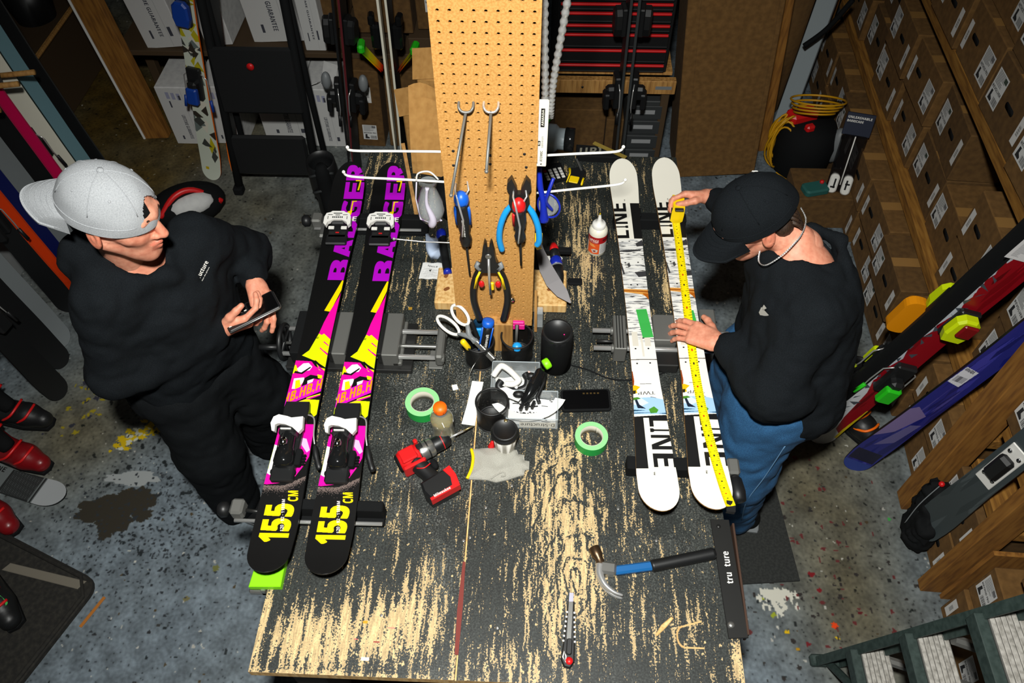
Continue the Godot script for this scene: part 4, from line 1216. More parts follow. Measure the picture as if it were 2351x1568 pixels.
func build_bench_things() -> void:
	build_skis()
	build_vises()
	const T := 0.9

	# lime wedge and the steel clamp foot at the bench corner
	var o: Node3D = put(Mb.new().slab(poly([-0.654, -0.786, -0.57, -0.783, -0.572, -0.69, -0.648, -0.69]), T + 0.0005, T + 0.022, 0.002), "wedge", "lime")
	tag(o, "lime green plastic block under the black ski tail at the bench corner", "block")
	o = thing("edge_clamp", "small steel clamp foot below the lime green block at the bench corner", "clamp")
	put(Mb.new().box(Vector3(0.05, 0.02, 0.03), Vector3(-0.638, 0.878, 0.775), 0.004).box(Vector3(0.014, 0.03, 0.03), Vector3(-0.622, 0.885, 0.775), 0.002), "jaw", "steel", o)

	# ----- tape rolls
	o = thing("tape_roll", "roll of green masking tape beside the orange capped bottle", "tape", xf(Vector3(-0.261, T, 0.209)), "rolls of green masking tape")
	var tm := mat("tape_green", Color8(28, 160, 66), 0.6)
	put(Mb.new(false).lathe([Vector2(0.052, 0.0), Vector2(0.052, 0.036)], 40, false), "tape", tm, o)
	put(Mb.new().lathe([Vector2(0.052, 0.036), Vector2(0.036, 0.036)], 40, false), "tape_edge", "tape_side", o)
	put(Mb.new(false).lathe([Vector2(0.0362, 0.0363), Vector2(0.0345, 0.0363), Vector2(0.0345, 0.0), Vector2(0.0362, 0.0), Vector2(0.0362, 0.0363)], 40, false), "core", "tape_core", o)
	dup(o, xf(Vector3(0.248, T, 0.309), 60).scaled_local(Vector3(0.93, 0.95, 0.93)), "roll of green masking tape lying alone next to the white skis")

	# ----- bottle of yellow drink
	o = thing("bottle", "clear plastic bottle of yellow drink with an orange cap", "bottle", xf(Vector3(-0.186, T, 0.312)))
	put(Mb.new(false).lathe([Vector2(0.03, 0.0), Vector2(0.034, 0.006), Vector2(0.034, 0.03), Vector2(0.031, 0.045), Vector2(0.031, 0.085), Vector2(0.034, 0.1), Vector2(0.033, 0.12), Vector2(0.026, 0.138), Vector2(0.0165, 0.15), Vector2(0.0155, 0.162)], 28), "body", "clear_plastic", o)
	put(Mb.new(false).lathe([Vector2(0.029, 0.002), Vector2(0.0325, 0.007), Vector2(0.0325, 0.03), Vector2(0.0295, 0.045), Vector2(0.0295, 0.085), Vector2(0.0325, 0.1), Vector2(0.0322, 0.112)], 28), "drink", "juice", o)
	put(Mb.new(false).lathe([Vector2(0.0188, 0.156), Vector2(0.0188, 0.172), Vector2(0.0174, 0.176), Vector2(0.0, 0.1762)], 26), "cap", "orange", o)
	var ribs := Mb.new()
	for k in 36: ribs.box(Vector3(0.0012, 0.013, 0.0012), Vector3(cos(TAU * k / 36) * 0.0189, 0.165, sin(TAU * k / 36) * 0.0189))
	put(ribs, "cap_rib", "orange", o)

	build_drill()

	# ----- white paper strips and chips
	o = put(Mb.new().slab(poly([-0.119, -0.104, -0.083, -0.107, -0.094, -0.2, -0.099, -0.267, -0.14, -0.262, -0.128, -0.19]), T + 0.0004, T + 0.0012), "paper_strip", "paper")
	tag(o, "white paper strip lying across the bench joint", "paper")
	o = put(Mb.new().slab(poly([-0.182, -0.123, -0.166, -0.119, -0.159, -0.137, -0.176, -0.143]), T + 0.0004, T + 0.002), "paper_scrap", "paper")
	tag(o, "tiny white square scrap between the tape roll and the paper strip", "scrap")

	# ----- mesh cups
	mesh_cup(xf(Vector3(-0.046, T, 0.243)), 0.047, "open black wire mesh pen cup, empty, behind the coffee cup")
	mesh_cup(xf(Vector3(-0.098, T, 0.02)), 0.045, "black wire mesh pen cup that holds scissors and a screwdriver")
	mesh_cup(xf(Vector3(0.018, T, -0.002)), 0.049, "black wire mesh pen cup under the pink clip, holding a blue topped tool")
	build_cup_contents()

	# ----- coffee cup
	o = thing("coffee_cup", "white paper coffee cup with a black domed lid", "cup", xf(Vector3(-0.004, T, 0.338)))
	put(Mb.new(false).lathe([Vector2(0.028, 0.0), Vector2(0.037, 0.088)], 30), "body", "white_plastic", o)
	put(Mb.new(false).lathe([Vector2(0.0395, 0.084), Vector2(0.041, 0.088), Vector2(0.0395, 0.093), Vector2(0.037, 0.094), Vector2(0.0365, 0.098), Vector2(0.038, 0.101), Vector2(0.0335, 0.107), Vector2(0.031, 0.104), Vector2(0.0, 0.1045)], 32), "lid", "black_plastic", o)
	put(Mb.new(false).at(xf(Vector3(0.002, 0.1046, -0.029))).lathe([Vector2(0.006, 0), Vector2(0.005, 0.0018), Vector2(0, 0.0018)], 12), "sip_hole", "gold", o)

	o = thing("spout_cap", "small red nozzle beside the coffee cup", "nozzle", xf(Vector3(-0.046, T, 0.338)))
	put(Mb.new(false).at(xf(Vector3.ZERO, 0, 0, -8)).lathe([Vector2(0.010, 0), Vector2(0.010, 0.006), Vector2(0.008, 0.01), Vector2(0.004, 0.034), Vector2(0.0, 0.035)], 14), "cone", "red", o)

	build_parts_box()

	# ----- phone on the bench
	o = thing("phone", "black phone lying face up on the bench", "phone", xf(Vector3(0.235, T, 0.168), 3.6))
	put(Mb.new().slab(rounded(0.152, 0.078, 0.011), 0.0005, 0.011, 0.0025), "case", "black_matte", o)
	put(Mb.new().slab(rounded(0.14, 0.067, 0.007), 0.011, 0.0113), "screen", mat("screen_off", Color8(8, 8, 9), 0.22), o)
	var gl := Mb.new()
	for i in 5: gl.box(Vector3(0.006, 0.0003, 0.005), Vector3(-0.005 + i * 0.011, 0.0114, -0.022))
	put(gl, "sticker", mat("dim_gold", Color8(70, 52, 16), 0.5), o)

	build_glove()

	# ----- speaker
	o = thing("speaker", "black cylindrical speaker beside the pegboard base", "speaker", xf(Vector3(0.142, T, 0.03)))
	put(Mb.new(false).lathe([Vector2(0.043, 0), Vector2(0.048, 0.004), Vector2(0.0485, 0.15), Vector2(0.047, 0.165)], 36), "body", "black_matte", o)
	put(Mb.new(false).lathe([Vector2(0.047, 0.165), Vector2(0.0455, 0.172), Vector2(0.04, 0.174), Vector2(0.038, 0.17), Vector2(0, 0.169)], 36), "top_panel", "black_plastic", o)
	put(Mb.new(false).at(xf(Vector3(0.02, 0.1695, 0.012))).cyl(0.0022, 0.0008, 10), "button", "pink", o)
	o = put(Mb.new(false).tube(bend([Vector3(0.17, 0.904, 0.03), Vector3(0.24, 0.903, 0.05), Vector3(0.32, 0.903, 0.085), Vector3(0.42, 0.903, 0.08), Vector3(0.5, 0.903, 0.045)], 6), 0.0025, 6), "cable", "black_matte")
	tag(o, "thin black cable running from the speaker towards the white skis", "cable")

	# ----- glue bottle
	o = thing("glue_bottle", "white glue bottle with a red and orange label and a pointed nozzle", "bottle", xf(Vector3(0.283, T, -0.475), 20))
	put(Mb.new(false).lathe([Vector2(0.03, 0), Vector2(0.0325, 0.003), Vector2(0.0325, 0.098), Vector2(0.031, 0.108), Vector2(0.024, 0.118)], 30), "body", "cream", o)
	put(Mb.new(false).lathe([Vector2(0.0225, 0.112), Vector2(0.0235, 0.118), Vector2(0.0235, 0.13), Vector2(0.02, 0.135), Vector2(0.009, 0.138), Vector2(0.007, 0.15), Vector2(0.0032, 0.172), Vector2(0.0, 0.173)], 24), "nozzle_cap", "white_plastic", o)
	put(Mb.new(false).at(xf(Vector3(0, 0.172, 0))).cyl(0.0028, 0.006, 10, 0.002), "nozzle_tip", "yellow", o)
	var lp := Pic.new(512, 256, Color8(170, 14, 22))
	lp.rect(0, 96, 512, 160, Color8(206, 206, 204))
	for k in 2:
		var x0 := k * 256
		lp.rect(x0, 96, 116, 160, Color8(226, 84, 24))
		write(lp, "LePAGE", Vector2(x0 + 8, 70), Vector2(96, 6), Vector2(0, -40), Color8(246, 236, 226))
		lp.rect(x0 + 6, 80, 90, 4, Color8(240, 220, 210))
		for i in 4: lp.rect(x0 + 8 + i * 6, 110 + i * 10, 54, 4, Color8(250, 214, 120))
		lp.fill(PackedVector2Array([Vector2(x0 + 40, 200), Vector2(x0 + 70, 178), Vector2(x0 + 104, 190), Vector2(x0 + 100, 226), Vector2(x0 + 60, 240)]), Color8(200, 190, 180))
		lp.fill(PackedVector2Array([Vector2(x0 + 60, 205), Vector2(x0 + 84, 196), Vector2(x0 + 84, 222), Vector2(x0 + 64, 224)]), Color8(120, 30, 20))
		for i in 9: lp.rect(x0 + 124, 110 + i * 15, 60 + (i * 37) % 60, 4, Color8(120, 120, 122))
		lp.rect(x0 + 140, 30, 90, 34, Color8(96, 10, 16))
	put(Mb.new(false).lathe([Vector2(0.0328, 0.012), Vector2(0.0328, 0.092)], 36, false), "label", printed(lp.tex(), 0.45), o)

	build_hammer()
	build_knife()

	# ----- steel strap at the bench edge
	o = thing("steel_strap", "long blackened steel edge strap with worn white lettering screwed to the bench edge", "strap")
	put(Mb.new().slab(poly([0.572, -0.545, 0.623, -0.545, 0.632, -0.862, 0.582, -0.866]), T + 0.0005, T + 0.006, 0.001), "plate", "dark_steel", o)
	put(Mb.new().box(Vector3(0.006, 0.05, 0.3), Vector3(0.633, 0.882, 0.705), 0.001), "down_flange", mat("rusty", Color8(74, 52, 40), 0.7, 0.4), o)
	put(Mb.new(false).at(xf(Vector3(0.592, T + 0.006, 0.832))).lathe([Vector2(0.009, 0), Vector2(0.0085, 0.003), Vector2(0.004, 0.005), Vector2(0, 0.0052)], 18), "bolt", "steel", o)
	put(Mb.new(false).at(xf(Vector3(0.592, T + 0.006, 0.566))).lathe([Vector2(0.006, 0), Vector2(0.005, 0.002), Vector2(0, 0.0022)], 14), "bolt", "dark_steel", o)
	var lt := Mb.new()
	var fr := Transform3D(Basis(Vector3(-0.03, 0, -1).normalized(), Vector3(-1, 0, 0.03).normalized(), UP), Vector3(0.612, T + 0.0063, 0.725))
	letters(lt, "tru", fr, 0.03, 0.016)
	letters(lt, "ture", fr.translated_local(Vector3(0.046, 0, 0)), 0.042, 0.016)
	put(lt, "lettering", "white_plastic", o)

	# ----- scraps on the near end
	o = put(Mb.new().slab(poly([0.4, -0.862, 0.404, -0.866, 0.43, -0.842, 0.449, -0.82, 0.443, -0.816, 0.416, -0.838]), T + 0.0004, T + 0.006, 0.002), "wood_splinter", "pale_wood")
	tag(o, "pale wood splinter lying near the steel strap", "splinter")
	o = put(Mb.new().box(Vector3(0.02, 0.0015, 0.008), Vector3(-0.325, T + 0.0012, 0.949)), "foil_scrap", "white_plastic")
	tag(o, "tiny white scrap at the near edge of the bench", "scrap")

	build_far_bench_things()


func mesh_cup(at: Transform3D, r: float, label: String) -> void:
	var o := thing("pen_cup", label, "pen cup", at)
	put(Mb.new(false).lathe([Vector2(r * 0.97, 0.001), Vector2(r, 0.004), Vector2(r, 0.1)], 36, false).lathe([Vector2(0, 0.003), Vector2(r * 0.97, 0.001)], 36, false), "mesh_wall", "mesh_cup", o)
	put(Mb.new(false).tube(ring_pts(r, 0.1, 36), 0.0032, 8, true), "rim", "black_plastic", o)
	put(Mb.new(false).tube(ring_pts(r * 0.98, 0.003, 36), 0.003, 8, true), "foot_ring", "black_plastic", o)


func build_cup_contents() -> void:
	# scissors standing in the cup, loops up
	var o := thing("scissors", "grey and white handled scissors standing in the mesh pen cup", "scissors", Transform3D(Basis(), Vector3(-0.098, 0.9, 0.02)))
	var w := func(x: float, y: float, z: float) -> Vector3: return Vector3(x, y, z)
	# loops lie in a plane that leans left and back
	var C := Vector3(-0.045, 0.125, -0.02); var ux := Vector3(-0.72, 0.42, -0.55).normalized(); var uy := Vector3(0.62, 0.74, -0.25).normalized()
	uy = (uy - ux * uy.dot(ux)).normalized()
	var loop := func(c: Vector2, a: float, b: float, t: float) -> Array:
		var out := []
		for i in 24:
			var q := Vector2(cos(TAU * i / 24) * a, sin(TAU * i / 24) * b).rotated(t) + c
			out.append(C + ux * q.x + uy * q.y)
		return out
	put(Mb.new(false).tube(loop.call(Vector2(0.042, 0.026), 0.036, 0.021, 0.12), 0.0052, 10, true), "handle_loop", "white_plastic", o)
	put(Mb.new(false).tube(loop.call(Vector2(0.048, -0.03), 0.042, 0.019, -0.16), 0.0052, 10, true), "handle_loop", "white_plastic", o)
	put(Mb.new(false).tube([C + ux * 0.006 + uy * 0.02, C + ux * -0.018, C + ux * -0.05 + uy * -0.006], [0.0065, 0.009, 0.007], 10).tube([C + ux * 0.008 + uy * -0.026, C + ux * -0.02 + uy * -0.006, C + ux * -0.05 + uy * 0.002], [0.0065, 0.009, 0.007], 10), "shank", "grey_plastic", o)
	put(Mb.new().at(Transform3D(Basis(ux, uy, ux.cross(uy)), C)).box(Vector3(0.085, 0.012, 0.0022), Vector3(-0.085, -0.004, 0)).box(Vector3(0.085, 0.011, 0.0022), Vector3(-0.085, 0.003, 0.0025)), "blade", "steel", o)

	o = put(Mb.new(false).at(along(Vector3(-0.128, 0.99, 0.046), Vector3(-0.42, 0.9, 0.0))).lathe([Vector2(0.006, 0), Vector2(0.009, 0.006), Vector2(0.0095, 0.036), Vector2(0.0085, 0.044), Vector2(0.0, 0.047)], 16), "marker", "yellow")
	tag(o, "yellow capped marker standing in the mesh pen cup with the scissors", "marker")
	o = thing("screwdriver", "black and blue lettered screwdriver leaning upside up out of the mesh pen cup", "screwdriver", along(Vector3(-0.092, 0.94, 0.04), Vector3(0.17, 0.93, -0.3), Vector3(0.2, 0.3, 0.9)))
	put(Mb.new(false).lathe([Vector2(0.007, 0.0), Vector2(0.012, 0.012), Vector2(0.0165, 0.03), Vector2(0.0165, 0.1), Vector2(0.0178, 0.125)], 18), "handle", "black_plastic", o)
	put(Mb.new(false).lathe([Vector2(0.0178, 0.123), Vector2(0.019, 0.13), Vector2(0.0175, 0.142), Vector2(0.009, 0.144), Vector2(0.0, 0.142)], 18), "cap", "blue", o)
	for a in [-1.0, 1.0]: put(Mb.new(false).tube([Vector3(0.0148 * a, 0.035, 0.007), Vector3(0.0148 * a, 0.08, 0.007), Vector3(0.0155 * a, 0.12, 0.007)], 0.0035, 8), "grip_stripe", "blue", o)
	var g := Mb.new()
	letters(g, "mastercraft", Transform3D(Basis(Vector3(0, 1, 0), Vector3(-1, 0, 0), Vector3(0, 0, 1)), Vector3(0.006, 0.042, 0.0172)), 0.058, 0.0095)
	put(g, "lettering", "white_plastic", o)
	o = put(Mb.new(false).tube([Vector3(-0.098, 0.95, 0.045), Vector3(-0.118, 0.934, 0.075), Vector3(-0.137, 0.904, 0.115)], 0.0014, 6), "wire", "steel")
	tag(o, "thin wire poking out of the mesh pen cup over the bench", "wire")
	o = put(Mb.new(false).at(along(Vector3(-0.1, 0.96, 0.0), Vector3(-0.28, 0.9, -0.3))).lathe([Vector2(0.006, 0), Vector2(0.0075, 0.01), Vector2(0.0075, 0.085), Vector2(0.006, 0.09), Vector2(0, 0.092)], 14), "pen", "black_plastic")
	tag(o, "thick black pen standing in the mesh pen cup behind the scissors", "pen")
	o = thing("scraper_tool", "light blue clip with a round washer top in the mesh pen cup by the scissors", "clip", xf(Vector3(-0.1, 0.98, -0.02)))
	put(Mb.new().box(Vector3(0.034, 0.04, 0.01), Vector3(0, 0.01, 0), 0.003), "clip_body", "sky_blue", o)
	put(Mb.new(false).at(along(Vector3(-0.004, 0.042, -0.012), Vector3(0, 0.6, 0.8))).lathe([Vector2(0.006, 0.003), Vector2(0.016, 0.003), Vector2(0.017, 0.0), Vector2(0.0, 0.0)], 20), "washer", mat("blue_metal", Color8(40, 90, 130), 0.25, 0.8), o)
	# second cup
	o = thing("binder_clip", "pink clip with a round metal washer standing above the mesh pen cup", "clip", xf(Vector3(0.017, 1.0, -0.045)))
	put(Mb.new().box(Vector3(0.046, 0.014, 0.018), Vector3(0, 0.016, 0), 0.003).box(Vector3(0.018, 0.022, 0.012), Vector3(-0.015, 0.0, 0.004), 0.002).box(Vector3(0.018, 0.022, 0.012), Vector3(0.015, 0.0, 0.004), 0.002), "clip_body", "pink", o)
	put(Mb.new(false).at(along(Vector3(0.003, 0.05, -0.012), Vector3(0, 0.6, 0.8))).lathe([Vector2(0.005, 0.004), Vector2(0.013, 0.004), Vector2(0.017, 0.0), Vector2(0.0, 0.0)], 20), "washer", mat("rose_metal", Color8(190, 170, 180), 0.25, 0.8), o)
	put(Mb.new(false).rod(Vector3(0, 0.014, 0.01), Vector3(-0.002, -0.055, 0.03), 0.0045), "stem", "cast_grey", o)
	o = thing("scriber", "blue knobbed hand tool lying in the mesh pen cup under the pink clip", "hand tool", along(Vector3(0.014, 0.955, 0.01), Vector3(0.12, 0.74, 0.5)))
	put(Mb.new(false).lathe([Vector2(0.006, -0.04), Vector2(0.006, 0.02), Vector2(0.009, 0.03), Vector2(0.0145, 0.036), Vector2(0.0155, 0.046), Vector2(0.012, 0.054), Vector2(0.0, 0.055)], 20), "knob", "sky_blue", o)


func build_drill() -> void:
	# lies on its side: local x runs from the motor to the chuck, local z down the grip
	var o := thing("cordless_drill", "red and black cordless drill with a gold tipped bit lying beside the drink bottle", "drill", Transform3D(Basis(Vector3(0.85, 0.04, -0.527).normalized(), UP, Vector3(0.527, 0, 0.85).normalized()).orthonormalized(), Vector3(-0.252, 0.936, 0.387)))
	var ax := func(x: float) -> Transform3D: return along(Vector3(x, 0, 0), Vector3(1, 0, 0), UP)
	put(Mb.new(false).at(ax.call(-0.062)).lathe([Vector2(0.022, 0), Vector2(0.029, 0.004), Vector2(0.031, 0.02), Vector2(0.031, 0.06), Vector2(0.028, 0.066)], 24), "motor_housing", "red", o)
	put(Mb.new().box(Vector3(0.05, 0.012, 0.044), Vector3(-0.03, 0.026, 0), 0.004).box(Vector3(0.012, 0.02, 0.014), Vector3(0.006, 0.02, -0.028), 0.003).box(Vector3(0.07, 0.05, 0.012), Vector3(-0.025, 0.0, 0.034), 0.004), "shell_rib", "red", o)
	put(Mb.new(false).at(ax.call(-0.068)).lathe([Vector2(0.0, 0), Vector2(0.024, 0.001), Vector2(0.027, 0.007)], 24), "rear_cap", "black_matte", o)
	put(Mb.new().box(Vector3(0.018, 0.01, 0.016), Vector3(0.008, 0.03, -0.004), 0.002), "speed_switch", "black_plastic", o)
	put(Mb.new(false).at(ax.call(0.003)).lathe([Vector2(0.026, 0), Vector2(0.0275, 0.004), Vector2(0.027, 0.04), Vector2(0.022, 0.046)], 28), "gearbox", "steel", o)
	put(Mb.new(false).at(ax.call(0.0)).lathe([Vector2(0.0285, 0), Vector2(0.0285, 0.006)], 24, false).at(ax.call(0.028)).lathe([Vector2(0.028, 0), Vector2(0.028, 0.004)], 24, false), "collar", "dark_steel", o)
	put(Mb.new(false).at(ax.call(0.047)).lathe([Vector2(0.022, 0), Vector2(0.0235, 0.004), Vector2(0.0232, 0.034), Vector2(0.019, 0.05), Vector2(0.009, 0.056), Vector2(0, 0.0565)], 24), "chuck", "black_plastic", o)
	put(Mb.new(false).at(ax.call(0.074)).lathe([Vector2(0.0237, 0), Vector2(0.0237, 0.0025)], 24, false), "chuck_ring", "red", o)
	put(Mb.new(false).rod(Vector3(0.1, 0, 0), Vector3(0.15, 0, 0), 0.0034), "bit_shank", "bright_steel", o)
	put(Mb.new(false).rod(Vector3(0.146, 0, 0), Vector3(0.178, 0, 0), 0.0036, 10, 0.0016), "bit", "gold", o)
	var hp := bend([Vector3(-0.018, -0.002, 0.02), Vector3(-0.006, -0.004, 0.06), Vector3(0.004, -0.006, 0.098)], 6)
	put(Mb.new(false).tube(hp, [0.026, 0.0255, 0.025, 0.0245, 0.024, 0.0235, 0.023, 0.023, 0.023, 0.0235, 0.024, 0.025, 0.026], 18), "grip", "black_plastic", o)
	put(Mb.new(false).ball(Vector3(0.025, -0.002, 0.052), Vector3(0.011, 0.011, 0.018), 12, 8), "trigger", "black_matte", o)
	put(Mb.new(false).tube(bend([Vector3(-0.026, 0.02, 0.05), Vector3(-0.008, 0.024, 0.062), Vector3(0.014, 0.02, 0.056)], 5), 0.0018, 6), "grip_line", "red", o)
	put(Mb.new().slab(poly([-0.038, -0.098, 0.052, -0.092, 0.056, -0.128, 0.05, -0.158, -0.034, -0.158, -0.042, -0.128]), -0.034, 0.026, 0.006), "battery", "black_plastic", o)
	put(Mb.new().slab(poly([0.034, -0.098, 0.056, -0.094, 0.06, -0.128, 0.055, -0.163, -0.034, -0.165, -0.034, -0.156, 0.036, -0.152, 0.043, -0.127]), 0.002, 0.03), "battery_trim", "red", o)
	var lt := Mb.new().at(Transform3D(Basis(Vector3(1, 0, 0), Vector3(0, 0, -1), UP), Vector3(-0.022, 0.0303, 0.1605)))
	letters(lt, "Milwaukee", Transform3D(), 0.05, 0.009)
	put(lt, "lettering", "white_plastic", o)


func build_parts_box() -> void:
	# clear two-compartment tray: the far half narrower than the near one
	var o := thing("parts_box", "clear plastic box marked in handwriting, filled with white and black clips", "box", xf(Vector3(0.0, 0.9, 0.0)))
	var wall := Mb.new()
	var c := [[-0.055, 0.09, 0.062, 0.168], [-0.004, 0.148, 0.168, 0.268]]
	for e in c:
		wall.box(Vector3(e[1] - e[0], 0.05, 0.003), Vector3((e[0] + e[1]) / 2, 0.026, e[2])).box(Vector3(e[1] - e[0], 0.05, 0.003), Vector3((e[0] + e[1]) / 2, 0.026, e[3]))
		wall.box(Vector3(0.003, 0.05, e[3] - e[2]), Vector3(e[0], 0.026, (e[2] + e[3]) / 2)).box(Vector3(0.003, 0.05, e[3] - e[2]), Vector3(e[1], 0.026, (e[2] + e[3]) / 2))
		wall.box(Vector3(e[1] - e[0], 0.002, e[3] - e[2]), Vector3((e[0] + e[1]) / 2, 0.002, (e[2] + e[3]) / 2))
	put(wall, "tray", "clear_plastic", o)
	var lip := Mb.new()
	for e in c:
		lip.tube([Vector3(e[0], 0.051, e[2]), Vector3(e[1], 0.051, e[2]), Vector3(e[1], 0.051, e[3]), Vector3(e[0], 0.051, e[3])], 0.0018, 6, true)
	put(lip, "rim", mat("frost", Color(0.8, 0.84, 0.86, 0.55), 0.3), o)
	M["frost"].transparency = BaseMaterial3D.TRANSPARENCY_ALPHA
	var lb := Pic.new(512, 128, Color8(212, 210, 200))
	# the tag is read from the far side of the bench
	write(lb, "D-Structure", Vector2(500, 30), Vector2(-480, 0), Vector2(0, 72), Color8(40, 40, 40), false)
	put(Mb.new().quad(Vector3(0.035, 0.008, 0.2706), Vector3(0.142, 0.008, 0.2706), Vector3(0.142, 0.038, 0.2706), Vector3(0.035, 0.038, 0.2706)), "name_tag", printed(lb.tex(), 0.7), o)
	# what is in it
	o = put(Mb.new().sheet(func(u: float, v: float) -> Vector3: return Vector3(lerpf(-0.045, 0.082, u) + 0.004 * sin(v * 4.0), 0.914 + 0.006 * sin(u * 9.0 + v * 3.0), lerpf(0.16, 0.095, v)), 8, 6), "sticker_sheet", "paper")
	tag(o, "white sticker sheets in the far half of the clear box", "paper")
	o = thing("brake_lever", "white plastic binding lever lying in the far half of the clear box", "lever", xf(Vector3(0, 0.94, 0)))
	put(Mb.new(false).tube(bend([Vector3(-0.052, -0.004, 0.108), Vector3(-0.034, 0.012, 0.086), Vector3(-0.022, 0.014, 0.082), Vector3(0.0, 0.01, 0.096), Vector3(0.022, 0.006, 0.118), Vector3(0.028, 0.004, 0.128), Vector3(0.012, 0.002, 0.14), Vector3(-0.012, 0, 0.138)], 5), 0.0095, 12), "arm", "white_plastic", o)
	put(Mb.new(false).tube([Vector3(0.016, 0.0, 0.132), Vector3(0.024, -0.012, 0.152)], 0.006, 10), "stub", "white_plastic", o)
	o = put(Mb.new(false).tube(bend([Vector3(-0.026, 0.935, 0.124), Vector3(-0.034, 0.93, 0.14), Vector3(-0.018, 0.924, 0.15), Vector3(0.02, 0.924, 0.152), Vector3(0.05, 0.93, 0.142), Vector3(0.056, 0.94, 0.12), Vector3(0.046, 0.946, 0.102)], 5), 0.011, 12), "brake_part", "black_plastic")
	tag(o, "curved black plastic binding part under the white lever", "binding part")
	o = put(Mb.new().sheet(func(u: float, v: float) -> Vector3: return Vector3(lerpf(0.05, 0.084, u), 0.935 + 0.01 * sin(u * 7.0) * v, lerpf(0.14, 0.09, v)), 6, 5), "torn_tape", mat("skin_tape", Color8(214, 186, 176), 0.8))
	tag(o, "crumpled pale pink tape in the far half of the clear box", "tape")
	var sp := Pic.new(256, 256, Color8(230, 230, 228))
	for i in 14: sp.rect(rng.randi() % 230, rng.randi() % 230, 12 + rng.randi() % 60, 4 + rng.randi() % 12, Color8(24, 24, 24))
	for i in 3: write(sp, ["FAT", "SKI", "LINE"][i], Vector2(20 + i * 60, 200), Vector2(70, 10), Vector2(-8, -70), Color8(20, 20, 20), true, 0.8)
	o = put(Mb.new().sheet(func(u: float, v: float) -> Vector3: return Vector3(lerpf(0.002, 0.143, u), 0.91 + 0.003 * sin(u * 12.0), lerpf(0.263, 0.172, v)), 8, 4), "sticker_sheet", printed(sp.tex(), 0.7))
	tag(o, "black and white printed stickers in the near half of the clear box", "stickers")
	o = put(Mb.new().sheet(func(u: float, v: float) -> Vector3:
		var a := lerpf(-2.7, -0.35, u)
		var r := 0.088 + 0.032 * v
		return Vector3(0.058 + cos(a) * r * 1.0, 0.922 + 0.022 * u + 0.006 * v, 0.158 - sin(a) * r * 0.92), 14, 2), "paper_strip", "paper")
	tag(o, "curled white paper strip in the near half of the clear box", "paper")
	o = put(Mb.new().slab(poly([-0.028, -0.165, -0.01, -0.158, 0.045, -0.185, 0.03, -0.21, -0.002, -0.196]), 0.952, 0.954), "paper_flap", "paper")
	tag(o, "white paper flap between the pen cup and the black binding part", "paper")
	o = thing("binding_spare", "black glossy binding part with prongs lying on the clear box", "binding part", xf(Vector3(0, 0.95, 0)))
	put(Mb.new(false).tube(bend([Vector3(0.094, 0.03, 0.112), Vector3(0.09, 0.03, 0.135), Vector3(0.075, 0.028, 0.165), Vector3(0.06, 0.02, 0.195), Vector3(0.044, 0.008, 0.215)], 5), [0.012, 0.014, 0.016, 0.017, 0.018, 0.018, 0.019, 0.019, 0.02, 0.02, 0.02, 0.02, 0.019, 0.018, 0.017, 0.016, 0.015, 0.014, 0.013, 0.012, 0.011], 14), "body", "gloss_black", o)
	put(Mb.new(false).ball(Vector3(0.066, 0.02, 0.128), Vector3(0.016, 0.012, 0.012), 12, 8), "lug", "black_plastic", o)
	put(Mb.new(false).ball(Vector3(0.03, 0.012, 0.19), Vector3(0.018, 0.012, 0.012), 12, 8), "lug", "black_plastic", o)
	for k in 3: put(Mb.new().at(xf(Vector3(0.04 + 0.017 * k, 0.002, 0.225 - 0.004 * k), -20)).box(Vector3(0.009, 0.008, 0.026), Vector3.ZERO, 0.002), "prong", "black_plastic", o)
	put(Mb.new(false).tube([Vector3(0.108, 0.022, 0.118), Vector3(0.104, 0.016, 0.15), Vector3(0.086, 0.006, 0.195), Vector3(0.092, 0.004, 0.21)], 0.006, 10), "strut", "black_plastic", o)
	o = put(Mb.new(false).at(along(Vector3(0.103, 0.985, 0.098), Vector3(0.8, 0.2, -0.5))).lathe([Vector2(0.0, 0), Vector2(0.015, 0.001), Vector2(0.017, 0.004), Vector2(0.017, 0.018), Vector2(0.015, 0.021), Vector2(0, 0.022)], 22), "lime_cap", "lime")
	tag(o, "lime green round cap resting at the end of the black binding part", "cap")


